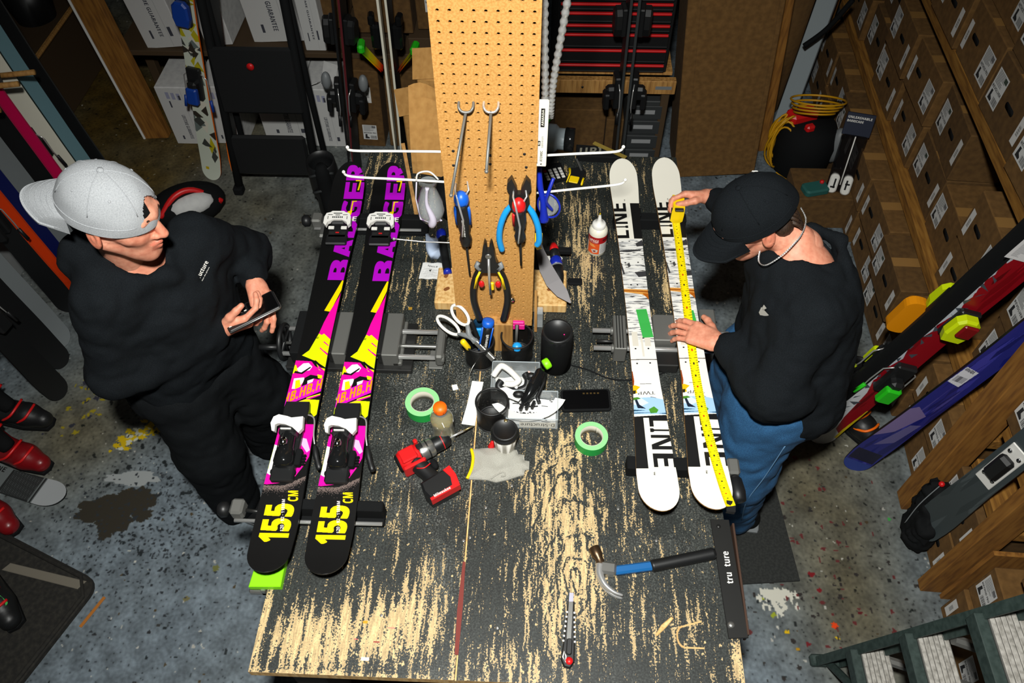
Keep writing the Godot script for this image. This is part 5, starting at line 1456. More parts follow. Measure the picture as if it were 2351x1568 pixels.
func build_glove() -> void:
	var o := thing("work_glove", "grey knitted work glove with a yellow cuff folded on the bench", "glove", xf(Vector3(-0.02, 0.9, 0.398)))
	# cuff on -x, folded fingers stepping off on +x
	var outline := poly([-0.082, 0.047, -0.045, 0.053, 0.0, 0.056, 0.05, 0.05, 0.055, 0.036, 0.072, 0.034, 0.074, 0.016, 0.088, 0.014, 0.088, -0.012, 0.076, -0.014, 0.074, -0.03, 0.06, -0.034, 0.03, -0.046, -0.005, -0.056, -0.03, -0.05, -0.05, -0.049, -0.087, -0.049, -0.078, -0.02, -0.075, 0.015])
	var b := Mb.new(false)
	var top := func(p: Vector2) -> float:
		var d := 1.0
		for i in outline.size():
			d = minf(d, p.distance_to(Geometry2D.get_closest_point_to_segment(p, outline[i], outline[(i + 1) % outline.size()])))
		return 0.004 + 0.016 * sqrt(clampf(d / 0.03, 0.0, 1.0)) + 0.0022 * sin(p.x * 120.0 + p.y * 60.0) * clampf(d / 0.01, 0, 1) - 0.006 * exp(-(p - Vector2(0.004, -0.004)).length_squared() / 0.00018)
	var n := 44
	for j in n:
		for i in n:
			var x0 := -0.09 + 0.18 * i / n; var x1 := -0.09 + 0.18 * (i + 1) / n
			var y0 := -0.06 + 0.12 * j / n; var y1 := -0.06 + 0.12 * (j + 1) / n
			var q := [Vector2(x0, y0), Vector2(x1, y0), Vector2(x1, y1), Vector2(x0, y1)]
			var inside := 0
			for p in q:
				if Geometry2D.is_point_in_polygon(p, outline): inside += 1
			if inside == 4:
				var v := []
				for p in q: v.append(Vector3(p.x, top.call(p), -p.y))
				b.quad(v[0], v[1], v[2], v[3])
	put(b, "knit", "glove", o)
	put(Mb.new().slab(outline, 0.0005, 0.006, 0.001), "knit_edge", "glove", o)
	put(Mb.new(false).tube(bend([Vector3(-0.083, 0.008, -0.047), Vector3(-0.076, 0.01, -0.018), Vector3(-0.078, 0.01, 0.018), Vector3(-0.088, 0.008, 0.049)], 5), 0.0048, 8), "cuff", "yellow", o)
	put(Mb.new(false).tube(bend([Vector3(-0.02, 0.014, 0.05), Vector3(0.0, 0.018, 0.036), Vector3(0.016, 0.018, 0.03), Vector3(0.02, 0.016, 0.04), Vector3(0.008, 0.016, 0.042)], 5), 0.0022, 6), "fold_seam", "glove", o)


func build_hammer() -> void:
	var o := thing("hammer", "claw hammer with a blue shaft and a ribbed black grip", "hammer", xf(Vector3(0, 0.916, 0)))
	var pr := [Vector2(0.012, 0)]
	for i in 30:
		pr.append(Vector2(0.0165, 0.004 + i * 0.0057)); pr.append(Vector2(0.0155, 0.0068 + i * 0.0057))
	pr.append(Vector2(0.013, 0.178)); pr.append(Vector2(0.0, 0.18))
	put(Mb.new(false).at(along(Vector3(0.398, 0, 0.69), Vector3(0.175, 0, -0.043))).lathe(pr, 18), "grip", "black_plastic", o)
	put(Mb.new().at(along(Vector3(0.3, 0, 0.706), Vector3(0.1, 0, -0.017))).box(Vector3(0.024, 0.105, 0.018), Vector3(0, 0.0525, 0), 0.005), "shaft", mat("hammer_blue", Color8(22, 92, 152), 0.4), o)
	put(Mb.new().at(along(Vector3(0.262, 0.0, 0.7), Vector3(0.1, 0, 0.01))).box(Vector3(0.034, 0.044, 0.03), Vector3(0, 0.022, 0), 0.006), "head", "steel", o)
	put(Mb.new(false).at(along(Vector3(0.268, 0.002, 0.69), Vector3(-0.022, 0, -0.05))).lathe([Vector2(0.011, 0), Vector2(0.011, 0.018), Vector2(0.015, 0.026), Vector2(0.0155, 0.048), Vector2(0.014, 0.05), Vector2(0, 0.0505)], 20), "face", mat("worn_steel", Color8(96, 76, 56), 0.35, 0.8), o)
	for s in [-1.0, 1.0]:
		var p := bend([Vector3(0.264, 0.004 * s, 0.693), Vector3(0.262, 0.006 * s, 0.716), Vector3(0.274, 0.0085 * s - 0.001, 0.745), Vector3(0.296, 0.01 * s - 0.003, 0.764), Vector3(0.32, 0.011 * s - 0.006, 0.772)], 5)
		var rr := []
		for i in p.size(): rr.append(lerpf(0.0125, 0.003, float(i) / (p.size() - 1)))
		put(Mb.new(false).tube(p, rr, 12), "claw", "bright_steel", o)


func build_knife() -> void:
	var o := thing("box_cutter", "snap-off box cutter with a black and white handle and a red end", "knife", xf(Vector3(0.183, 0.9, 0.868), -3.4))
	# local -z points to the blade
	put(Mb.new().slab(poly([-0.0085, 0.078, 0.0085, 0.08, 0.012, 0.02, 0.015, -0.03, 0.016, -0.07, 0.006, -0.086, -0.009, -0.084, -0.018, -0.066, -0.014, -0.02, -0.011, 0.02]), 0.0005, 0.012, 0.003), "handle", "black_plastic", o)
	put(Mb.new().box(Vector3(0.0125, 0.003, 0.095), Vector3(-0.001, 0.0125, -0.03), 0.001), "channel", "steel", o)
	put(Mb.new().box(Vector3(0.011, 0.0012, 0.03), Vector3(-0.0005, 0.0085, -0.087)), "blade", mat("blade_frost", Color8(196, 194, 212), 0.35, 0.3), o)
	put(Mb.new().slab(rounded(0.014, 0.04, 0.006), 0.012, 0.019, 0.002), "slider", "black_plastic", o, xf(Vector3(0.001, 0, 0.036)))
	put(Mb.new(false).at(xf(Vector3(0.003, 0.0115, 0.069))).lathe([Vector2(0.0095, 0), Vector2(0.009, 0.004), Vector2(0.0, 0.005)], 16), "end_button", "red", o)
	put(Mb.new(false).at(xf(Vector3(-0.0105, 0.0115, 0.06), 20)).tube([Vector3(0.004, 0.001, -0.012), Vector3(-0.003, 0.001, 0.0), Vector3(0.0, 0.001, 0.014), Vector3(0.005, 0.001, 0.0)], 0.002, 6, true), "lanyard_loop", "white_plastic", o)
	var st := Mb.new()
	for i in 7:
		for s in [-1.0, 1.0]:
			st.box(Vector3(0.0045, 0.0022, 0.0045), Vector3(s * (0.0095 + 0.0008 * i), 0.0125, -0.05 + i * 0.012))
	put(st, "grip_stripe", "white_plastic", o)


func build_far_bench_things() -> void:
	const T := 0.9
	# ----- far right part of the bench, beyond the pegboard
	var o := thing("calculator", "black pocket calculator with white keys lying by the blue goggles", "calculator", xf(Vector3(0.125, T, -0.875), 18))
	put(Mb.new().slab(rounded(0.09, 0.1, 0.006), 0.0005, 0.012, 0.002), "case", "black_matte", o)
	var keys := Mb.new()
	var kr := Mb.new()
	for j in 4:
		for i in 4:
			var k := kr if (i == 0 and j == 0) else keys
			k.box(Vector3(0.013, 0.003, 0.012), Vector3(-0.03 + i * 0.02, 0.013, -0.012 + j * 0.016), 0.001)
	put(keys, "key", "white_plastic", o)
	put(kr, "red_key", "red", o)
	o = thing("utility_tool", "yellow and black tool with a short blade beside the calculator", "tool", xf(Vector3(0.215, T, -0.84), -14))
	put(Mb.new().slab(poly([-0.026, -0.05, 0.026, -0.05, 0.024, 0.0, 0.03, 0.03, 0.0, 0.05, -0.03, 0.03, -0.024, 0.0]), 0.001, 0.03, 0.006), "body", "black_plastic", o)
	put(Mb.new().slab(rounded(0.036, 0.036, 0.004), 0.03, 0.033, 0.001), "plate", "yellow", o, xf(Vector3(-0.004, 0, 0.03)))
	put(Mb.new(false).tube([Vector3(-0.026, 0.02, 0.04), Vector3(-0.026, 0.024, -0.01), Vector3(-0.038, 0.022, -0.036)], 0.006, 8), "trim", "yellow", o)
	put(Mb.new(false).tube([Vector3(0.026, 0.02, 0.04), Vector3(0.027, 0.022, 0.005)], 0.006, 8), "trim", "yellow", o)
	put(Mb.new().at(xf(Vector3(-0.006, 0.03, -0.06), 30)).box(Vector3(0.007, 0.003, 0.07)), "blade", "steel", o)
	o = thing("wax_can", "grey and white canister with a black cap lying behind the hook rod", "canister", along(Vector3(0.085, 0.955, -1.03), Vector3(1, 0.0, 0.12), UP))
	put(Mb.new(false).lathe([Vector2(0.05, -0.06), Vector2(0.055, -0.05), Vector2(0.055, 0.045), Vector2(0.047, 0.055), Vector2(0.042, 0.058), Vector2(0.042, 0.085)], 30), "body", mat("pale_grey", Color8(170, 182, 188), 0.4), o)
	put(Mb.new(false).lathe([Vector2(0.0556, -0.035), Vector2(0.0556, -0.005)], 30, false), "print_band", "black_plastic", o)
	put(Mb.new(false).lathe([Vector2(0.0558, -0.012), Vector2(0.0558, -0.007)], 30, false), "stripe", "white_plastic", o)
	put(Mb.new(false).lathe([Vector2(0.042, 0.083), Vector2(0.047, 0.087), Vector2(0.047, 0.118), Vector2(0.044, 0.122), Vector2(0.0, 0.122)], 30), "cap", "gloss_black", o)
	o = put(Mb.new().at(xf(Vector3(0.3, 0.9, -0.965), 0)).slab(poly([-0.085, -0.01, 0.09, -0.02, 0.02, 0.05, -0.085, 0.06]), 0.001, 0.03, 0.004), "printed_pouch", "black_matte")
	tag(o, "black printed pouch with pale capital letters behind the canister", "pouch")
	var lt := Mb.new()
	letters(lt, "URI", Transform3D(Basis(Vector3(1, 0, -0.1).normalized(), Vector3(0.1, 0, -1).normalized(), UP), Vector3(0.225, 0.9305, -0.955)), 0.09, 0.045)
	put(lt, "lettering", mat("dull_white", Color8(120, 118, 104), 0.7), o)
	o = put(Mb.new().at(xf(Vector3(0.345, 0.9, -0.985), -35)).box(Vector3(0.15, 0.004, 0.016), Vector3(0, 0.034, 0)), "card_edge", mat("olive_card", Color8(140, 118, 44), 0.8))
	tag(o, "yellowish card strip on the black printed pouch", "card")
	# goggles on the rod
	o = thing("safety_goggles", "blue framed safety goggles hanging on the white rod", "goggles", xf(Vector3(0.092, 1.482, -0.12)))
	put(Mb.new(false).tube(bend([Vector3(-0.022, 0.075, -0.02), Vector3(-0.014, 0.03, 0), Vector3(-0.004, -0.02, 0.015), Vector3(0.0, -0.08, 0.02)], 5), [0.013, 0.012, 0.011, 0.01, 0.0095, 0.009, 0.0085, 0.008, 0.008, 0.008, 0.008, 0.009, 0.01, 0.011, 0.013, 0.015], 10), "temple", "deep_blue", o)
	put(Mb.new(false).tube(bend([Vector3(0.022, 0.045, -0.01), Vector3(0.01, 0.015, 0.01), Vector3(0.004, -0.02, 0.012), Vector3(0.022, -0.06, 0.0)], 5), 0.005, 10), "temple", "deep_blue", o)
	var lens := ring_pts(0.034, 0, 24)
	for i in lens.size(): lens[i] = Vector3(lens[i].x * 0.9 + 0.012, lens[i].z * 1.25 - 0.045, 0.0 + lens[i].x * 0.3)
	put(Mb.new(false).tube(lens, 0.003, 8, true), "frame", "deep_blue", o)
	put(Mb.new(false).at(Transform3D(Basis.from_scale(Vector3(0.9, 1.25, 0.6)), Vector3(0.012, -0.045, -0.002))).ball(Vector3.ZERO, Vector3(0.032, 0.032, 0.012), 18, 8), "lens", "clear_plastic", o)
	# clear goggles on the other side
	o = thing("clear_goggles", "clear plastic goggles hanging by their strap from a white rod", "goggles", xf(Vector3(-0.222, 1.52, -0.112)))
	put(Mb.new(false).lathe([Vector2(0.024, 0.0), Vector2(0.016, -0.012), Vector2(0.022, -0.03), Vector2(0.034, -0.07), Vector2(0.037, -0.1), Vector2(0.03, -0.128), Vector2(0.01, -0.134)], 24, false), "shield", "clear_plastic", o)
	put(Mb.new(false).tube([Vector3(-0.03, 0.0, 0.0), Vector3(-0.036, -0.05, 0.01), Vector3(-0.03, -0.12, 0.016), Vector3(0.0, -0.132, 0.02), Vector3(0.03, -0.125, 0.014)], 0.002, 8), "seam", mat("clear_edge", Color8(196, 190, 206), 0.2), o)
	put(Mb.new(false).tube(bend([Vector3(0.002, 0.004, 0.026), Vector3(-0.004, -0.05, 0.03), Vector3(0.008, -0.1, 0.034), Vector3(0.002, -0.13, 0.03)], 5), [0.006, 0.005, 0.004, 0.004, 0.0045, 0.005, 0.006, 0.007, 0.008, 0.009, 0.010, 0.011, 0.012, 0.012, 0.011, 0.01], 10), "nose_bridge", "clear_edge", o)
	put(Mb.new(false).tube(bend([Vector3(-0.03, 0.004, 0), Vector3(-0.022, 0.03, 0), Vector3(0.008, 0.036, 0), Vector3(0.03, 0.01, 0)], 5), 0.0025, 6), "strap", "white_plastic", o)
	# black pouch behind the clear goggles
	o = put(Mb.new(false).ball(Vector3(-0.25, 1.0, -0.62), Vector3(0.05, 0.1, 0.05), 16, 10), "knee_pad", "black_matte")
	tag(o, "black padded bag standing behind the clear goggles", "bag")
	# flat stick leaning past the ski tip
	o = put(Mb.new().at(along(Vector3(-0.362, 0.902, -0.56), Vector3(-0.07, 0.16, -0.26), UP)).box(Vector3(0.014, 0.33, 0.004), Vector3(0, 0.165, 0), 0.001), "stir_stick", "wood")
	tag(o, "thin wooden stick leaning beside the black ski tip", "stick")
	# crumpled card behind
	o = put(Mb.new().sheet(func(u: float, v: float) -> Vector3: return Vector3(lerpf(-0.42, -0.2, u), 0.905 + 0.30 * v + 0.012 * sin(u * 7.0), -0.86 - 0.12 * v + 0.02 * sin(u * 5.0 + v * 4.0)), 10, 6), "card_sheet", "card_light")
	tag(o, "bent sheet of brown cardboard standing behind the clear goggles", "cardboard")
	# receipt, knife and scraper to the left of the board
	var rp := Pic.new(256, 256, Color8(222, 222, 220))
	write(rp, "Sport B", Vector2(70, 66), Vector2(120, 14), Vector2(4, -28), Color8(40, 40, 40))
	for i in 7: rp.rect(34 + (i * 31) % 40, 96 + i * 19, 90 + (i * 53) % 90, 4, Color8(150, 150, 150))
	rp.fill(PackedVector2Array([Vector2(100, 120), Vector2(130, 104), Vector2(120, 150)]), Color8(30, 30, 30))
	o = put(Mb.new().sheet(func(u: float, v: float) -> Vector3: return Vector3(lerpf(-0.335, -0.262, u) + 0.006 * v, 0.9015 + 0.0018 * sin(u * 11.0 + v * 6.0) + 0.0018, lerpf(-0.315, -0.392, v)), 10, 8), "receipt", printed(rp.tex(), 0.9))
	tag(o, "crumpled white receipt on the bench beside the pine plank", "receipt")
	o = thing("putty_knife", "pale blue rounded scraper with a black and blue handle next to the receipt", "scraper")
	put(Mb.new(false).at(Transform3D(Basis(), Vector3(-0.29, 0.902, -0.455))).slab(poly([-0.038, 0.045, -0.028, 0.05, -0.02, 0.03, -0.004, 0.026, 0.006, 0.04, 0.018, 0.042, 0.034, 0.02, 0.03, -0.02, 0.012, -0.045, -0.012, -0.048, -0.03, -0.02]), 0.001, 0.034, 0.006), "pad", mat("ice_blue", Color8(190, 206, 232), 0.5), o)
	put(Mb.new(false).tube(bend([Vector3(-0.266, 0.96, -0.47), Vector3(-0.256, 0.952, -0.42), Vector3(-0.242, 0.945, -0.36), Vector3(-0.232, 0.945, -0.315)], 5), 0.0145, 14), "handle", "black_plastic", o)
	put(Mb.new(false).ball(Vector3(-0.268, 0.962, -0.475), Vector3(0.018, 0.016, 0.026), 14, 8), "end_cap", "deep_blue", o)
	put(Mb.new(false).at(along(Vector3(-0.2325, 0.945, -0.318), Vector3(0.2, 0, 1))).cyl(0.0146, 0.012, 14), "end_cap", "deep_blue", o)
	# ----- right of the board
	var wp := put(Mb.new().slab(poly([0.075, 0.47, 0.15, 0.478, 0.155, 0.44, 0.163, 0.43, 0.155, 0.4, 0.172, 0.32, 0.182, 0.255, 0.155, 0.25, 0.08, 0.41]), T + 0.0006, T + 0.0016), "paper_sheet", "paper")
	tag(wp, "torn white paper under the red and blue screwdriver", "paper")
	o = put(Mb.new().box(Vector3(0.13, 0.02, 0.022), Vector3(0.125, 0.955, -0.415), 0.003), "black_bar", "black_matte")
	tag(o, "black flat bar lying across the pine plank by the torn paper", "bar")
	o = put(Mb.new().box(Vector3(0.05, 0.012, 0.03), Vector3(0.205, 0.9075, -0.315), 0.004), "black_bar", "black_matte")
	tag(o, "short black bar lying on the bench beside the screwdriver tip", "bar")
	o = thing("screwdriver", "stubby screwdriver with a red end and a blue band lying on torn paper", "screwdriver", along(Vector3(0.128, 0.975, -0.425), Vector3(0.03, -0.035, 0.2), UP))
	put(Mb.new(false).lathe([Vector2(0.0, -0.004), Vector2(0.009, -0.002), Vector2(0.0145, 0.012), Vector2(0.016, 0.026)], 18), "end_cap", "red", o)
	put(Mb.new(false).lathe([Vector2(0.016, 0.026), Vector2(0.0185, 0.04), Vector2(0.0165, 0.058)], 18), "handle", "black_plastic", o)
	put(Mb.new(false).lathe([Vector2(0.02, 0.09), Vector2(0.019, 0.13), Vector2(0.011, 0.17), Vector2(0.006, 0.185), Vector2(0, 0.187)], 18), "handle", "black_plastic", o)
	put(Mb.new(false).lathe([Vector2(0.0165, 0.056), Vector2(0.0205, 0.064), Vector2(0.021, 0.082), Vector2(0.02, 0.09)], 18), "band", "deep_blue", o)
	put(Mb.new(false).lathe([Vector2(0.0203, 0.088), Vector2(0.0203, 0.094)], 18, false), "grey_ring", "grey_plastic", o)
	# curved metal scraper leaning on the plank
	var g := mat("brushed", Color8(178, 174, 176), 0.45, 0.5)
	var prof := [[0.07, 0.99, -0.45, 0.006], [0.083, 0.985, -0.38, 0.013], [0.103, 0.98, -0.31, 0.02], [0.13, 0.975, -0.25, 0.022], [0.16, 0.97, -0.205, 0.017], [0.187, 0.966, -0.17, 0.002]]
	o = put(Mb.new().sheet(func(u: float, v: float) -> Vector3:
		var f := v * (prof.size() - 1); var i := mini(int(f), prof.size() - 2); var q := f - i
		var a: Array = prof[i]; var b2: Array = prof[i + 1]
		var w := lerpf(a[3], b2[3], q)
		return Vector3(lerpf(a[0], b2[0], q) + (u - 0.5) * 2.0 * w, lerpf(a[1], b2[1], q) + (u - 0.5) * w * 0.5, lerpf(a[2], b2[2], q) - (u - 0.5) * w), 4, 15), "curved_scraper", g)
	tag(o, "curved pale metal scraper blade leaning over the pine plank", "scraper")
	o = put(Mb.new().box(Vector3(0.03, 0.07, 0.03), Vector3(0.083, 0.936, -0.13), 0.002).box(Vector3(0.026, 0.004, 0.026), Vector3(0.083, 0.972, -0.13)), "clear_tray", "clear_plastic")
	tag(o, "small clear plastic tray standing at the foot of the pegboard", "tray")
	o = put(Mb.new().at(along(Vector3(0.075, 0.91, -0.09), Vector3(-0.01, 1, -0.3))).box(Vector3(0.009, 0.16, 0.003), Vector3(0, 0.08, 0), 0.001), "craft_stick", "wood")
	tag(o, "wooden craft stick standing in the small clear tray", "stick")
	o = thing("flag_tag", "yellow tape flag stuck on the edge of the pegboard", "tape", xf(Vector3(0.078, 1.36, -0.07)))
	put(Mb.new().box(Vector3(0.022, 0.04, 0.002), Vector3(0, 0, 0)).at(xf(Vector3(-0.004, -0.03, 0), 0, 0, 30)).box(Vector3(0.014, 0.03, 0.002)), "flag", "yellow", o)
	# ski strap with makers' names hanging beside the conduit
	o = thing("strap_bar", "white ski strap printed with black names hanging beside the metal conduit", "ski strap", xf(Vector3(0.081, 1.725, -0.06), 0, 0, -1.0))
	put(Mb.new().box(Vector3(0.027, 0.19, 0.012), Vector3.ZERO, 0.002), "bar", "cream", o)
	var pr := Pic.new(96, 676, Color8(236, 232, 214))
	pr.rect(30, 60, 36, 190, Color8(20, 20, 20))
	write(pr, "ARMADA", Vector2(58, 236), Vector2(0, -164), Vector2(-20, 0), Color8(236, 232, 214))
	write(pr, "salomon", Vector2(62, 470), Vector2(0, -120), Vector2(-22, 0), Color8(60, 60, 60), false)
	pr.rect(10, 396, 26, 54, Color8(24, 24, 24))
	write(pr, "S", Vector2(32, 440), Vector2(0, -34), Vector2(-18, 0), Color8(236, 232, 214))
	write(pr, "ATOMIC", Vector2(60, 624), Vector2(0, -120), Vector2(-24, 0), Color8(24, 24, 24))
	pr.fill(PackedVector2Array([Vector2(60, 640), Vector2(36, 652), Vector2(60, 664), Vector2(54, 652)]), Color8(24, 24, 24))
	put(Mb.new().quad(Vector3(-0.0125, -0.094, 0.0063), Vector3(0.0125, -0.094, 0.0063), Vector3(0.0125, 0.094, 0.0063), Vector3(-0.0125, 0.094, 0.0063)), "print", printed(pr.tex(), 0.5), o)
	# conduit
	for e in [[[Vector3(0.075, 2.6, -0.2), Vector3(0.076, 2.2, -0.18), Vector3(0.08, 1.95, -0.17), Vector3(0.086, 1.75, -0.17), Vector3(0.082, 1.66, -0.18)], "flexible metal conduit running down close against the pegboard edge"], [[Vector3(0.2, 2.6, -0.22), Vector3(0.155, 2.2, -0.21), Vector3(0.13, 1.98, -0.2), Vector3(0.106, 1.78, -0.2), Vector3(0.1, 1.67, -0.2)], "flexible metal conduit that curves away from the pegboard edge"]]:
		var path := bend(e[0], 40)
		var rr := []
		for i in path.size(): rr.append(0.0098 if i % 4 < 2 else 0.0074)
		o = put(Mb.new(false).tube(path, rr, 12), "conduit", "bright_steel")
		tag(o, e[1], "conduit")
	o = put(Mb.new().at(xf(Vector3(0.09, 1.0, -1.09), 0, 0, -25)).box(Vector3(0.04, 0.05, 0.02), Vector3.ZERO, 0.004), "green_clip", mat("leaf_green", Color8(40, 190, 40), 0.4))
	tag(o, "bright green plastic clip on the canister behind the pegboard", "clip")


# ------------------------------------------------------------------ bodies: a distance field meshed by surface nets
class Field:
	var o: Vector3
	var c: float
	var n: Vector3i
	var d := PackedFloat32Array()

	func _init(lo: Vector3, hi: Vector3, cell: float) -> void:
		o = lo; c = cell
		n = Vector3i(((hi - lo) / cell).ceil()) + Vector3i(2, 2, 2)
		d.resize(n.x * n.y * n.z)
		d.fill(9.0)

	func span(lo: Vector3, hi: Vector3) -> Array:
		var a := Vector3i(((lo - o) / c).floor()).clamp(Vector3i.ZERO, n - Vector3i.ONE)
		var b := Vector3i(((hi - o) / c).ceil()).clamp(Vector3i.ZERO, n - Vector3i.ONE)
		return [a, b]

	# tapered capsule joined smoothly (k), or cut away when `cut`
	func cap(a: Vector3, b: Vector3, ra: float, rb: float, k := 0.02, cut := false) -> void:
		var m := maxf(ra, rb) + k + 2.5 * c
		var s := span(a.min(b) - Vector3.ONE * m, a.max(b) + Vector3.ONE * m)
		var ab := b - a
		var l2 := maxf(ab.length_squared(), 1e-9)
		for z in range(s[0].z, s[1].z + 1):
			for y in range(s[0].y, s[1].y + 1):
				var i: int = (z * n.y + y) * n.x + s[0].x
				var p := o + Vector3(s[0].x, y, z) * c
				for x in range(s[0].x, s[1].x + 1):
					var t := clampf((p - a).dot(ab) / l2, 0.0, 1.0)
					var q := p.distance_to(a + ab * t) - (ra + (rb - ra) * t)
					if q < k + 2.5 * c:
						var v := d[i]
						if cut:
							var h := clampf(0.5 - 0.5 * (v + q) / k, 0.0, 1.0)
							d[i] = lerpf(v, -q, h) + k * h * (1.0 - h)
						else:
							var h := clampf(0.5 + 0.5 * (v - q) / k, 0.0, 1.0)
							d[i] = lerpf(v, q, h) - k * h * (1.0 - h)
					i += 1
					p.x += c

	func chain(pts: Array, rs: Array, k := 0.02) -> void:
		for i in pts.size() - 1: cap(pts[i], pts[i + 1], rs[i], rs[i + 1], k)

	# ellipsoid with its own axes
	func ell(at: Transform3D, r: Vector3, k := 0.02, cut := false) -> void:
		var m := maxf(r.x, maxf(r.y, r.z)) + k + 2.5 * c
		var s := span(at.origin - Vector3.ONE * m, at.origin + Vector3.ONE * m)
		var inv := at.affine_inverse()
		var rm := minf(r.x, minf(r.y, r.z))
		for z in range(s[0].z, s[1].z + 1):
			for y in range(s[0].y, s[1].y + 1):
				var i: int = (z * n.y + y) * n.x + s[0].x
				var p := inv * (o + Vector3(s[0].x, y, z) * c)
				var step := inv.basis.x * c
				for x in range(s[0].x, s[1].x + 1):
					var g := (p / r).length()
					var q: float = (g - 1.0) * rm if g > 1e-6 else -rm
					if g > 0.3: q = g * (g - 1.0) / maxf((p / (r * r)).length(), 1e-6)
					if q < k + 2.5 * c:
						var v := d[i]
						if cut:
							var h := clampf(0.5 - 0.5 * (v + q) / k, 0.0, 1.0)
							d[i] = lerpf(v, -q, h) + k * h * (1.0 - h)
						else:
							var h := clampf(0.5 + 0.5 * (v - q) / k, 0.0, 1.0)
							d[i] = lerpf(v, q, h) - k * h * (1.0 - h)
					i += 1
					p += step

	# creases: noise added to the field near the surface
	func crease(amp: float, f: Vector3, sd: int) -> void:
		var fn := FastNoiseLite.new()
		fn.seed = sd
		fn.noise_type = FastNoiseLite.TYPE_SIMPLEX_SMOOTH
		fn.frequency = 1.0
		fn.fractal_type = FastNoiseLite.FRACTAL_RIDGED
		fn.fractal_octaves = 2
		var lim := 3.0 * c + amp
		for z in n.z:
			for y in n.y:
				var i := (z * n.y + y) * n.x
				for x in n.x:
					if absf(d[i]) < lim:
						var p := o + Vector3(x, y, z) * c
						d[i] += amp * fn.get_noise_3d(p.x * f.x, p.y * f.y, p.z * f.z)
					i += 1

	func mesh(b: Mb, tint = null) -> Mb:
		var at := {}
		var sx := 1; var sy := n.x; var sz := n.x * n.y
		var off := [0, sx, sy, sx + sy, sz, sx + sz, sy + sz, sx + sy + sz]
		var edges := [[0, 1], [0, 2], [0, 4], [1, 3], [1, 5], [2, 3], [2, 6], [3, 7], [4, 5], [4, 6], [5, 7], [6, 7]]
		var lim := 2.0 * c
		for z in n.z - 1:
			for y in n.y - 1:
				var i := (z * n.y + y) * n.x
				for x in n.x - 1:
					var v0 := d[i]
					if v0 < lim and v0 > -lim:
						var mask := 0
						for q in 8:
							if d[i + off[q]] < 0.0: mask |= 1 << q
						if mask != 0 and mask != 255:
							var sum := Vector3.ZERO; var cnt := 0
							for e in edges:
								var ia: int = e[0]; var ib: int = e[1]
								if ((mask >> ia) & 1) != ((mask >> ib) & 1):
									var va := d[i + off[ia]]; var vb := d[i + off[ib]]
									var t := va / (va - vb)
									var pa := Vector3(ia & 1, (ia >> 1) & 1, ia >> 2); var pb := Vector3(ib & 1, (ib >> 1) & 1, ib >> 2)
									sum += pa.lerp(pb, t); cnt += 1
							at[i] = o + (Vector3(x, y, z) + sum / cnt) * c
					i += 1
		b.smooth()
		for i: int in at:
			var inside := d[i] < 0.0
			for ax in 3:
				var s0: int = [sx, sy, sz][ax]; var s1: int = [sy, sz, sx][ax]; var s2: int = [sz, sx, sy][ax]
				if (d[i + s0] < 0.0) == inside: continue
				if not (at.has(i - s1) and at.has(i - s2) and at.has(i - s1 - s2)): continue
				var q: Array = [at[i - s1 - s2], at[i - s2], at[i], at[i - s1]]
				if inside: q = [q[0], q[1], q[2], q[3]]
				else: q = [q[3], q[2], q[1], q[0]]
				if tint:
					for k in [0, 2, 1, 0, 3, 2]:
						b.st.set_color(tint.call(q[k])); b.v(q[k])
				else: b.quad(q[0], q[1], q[2], q[3])
		return b


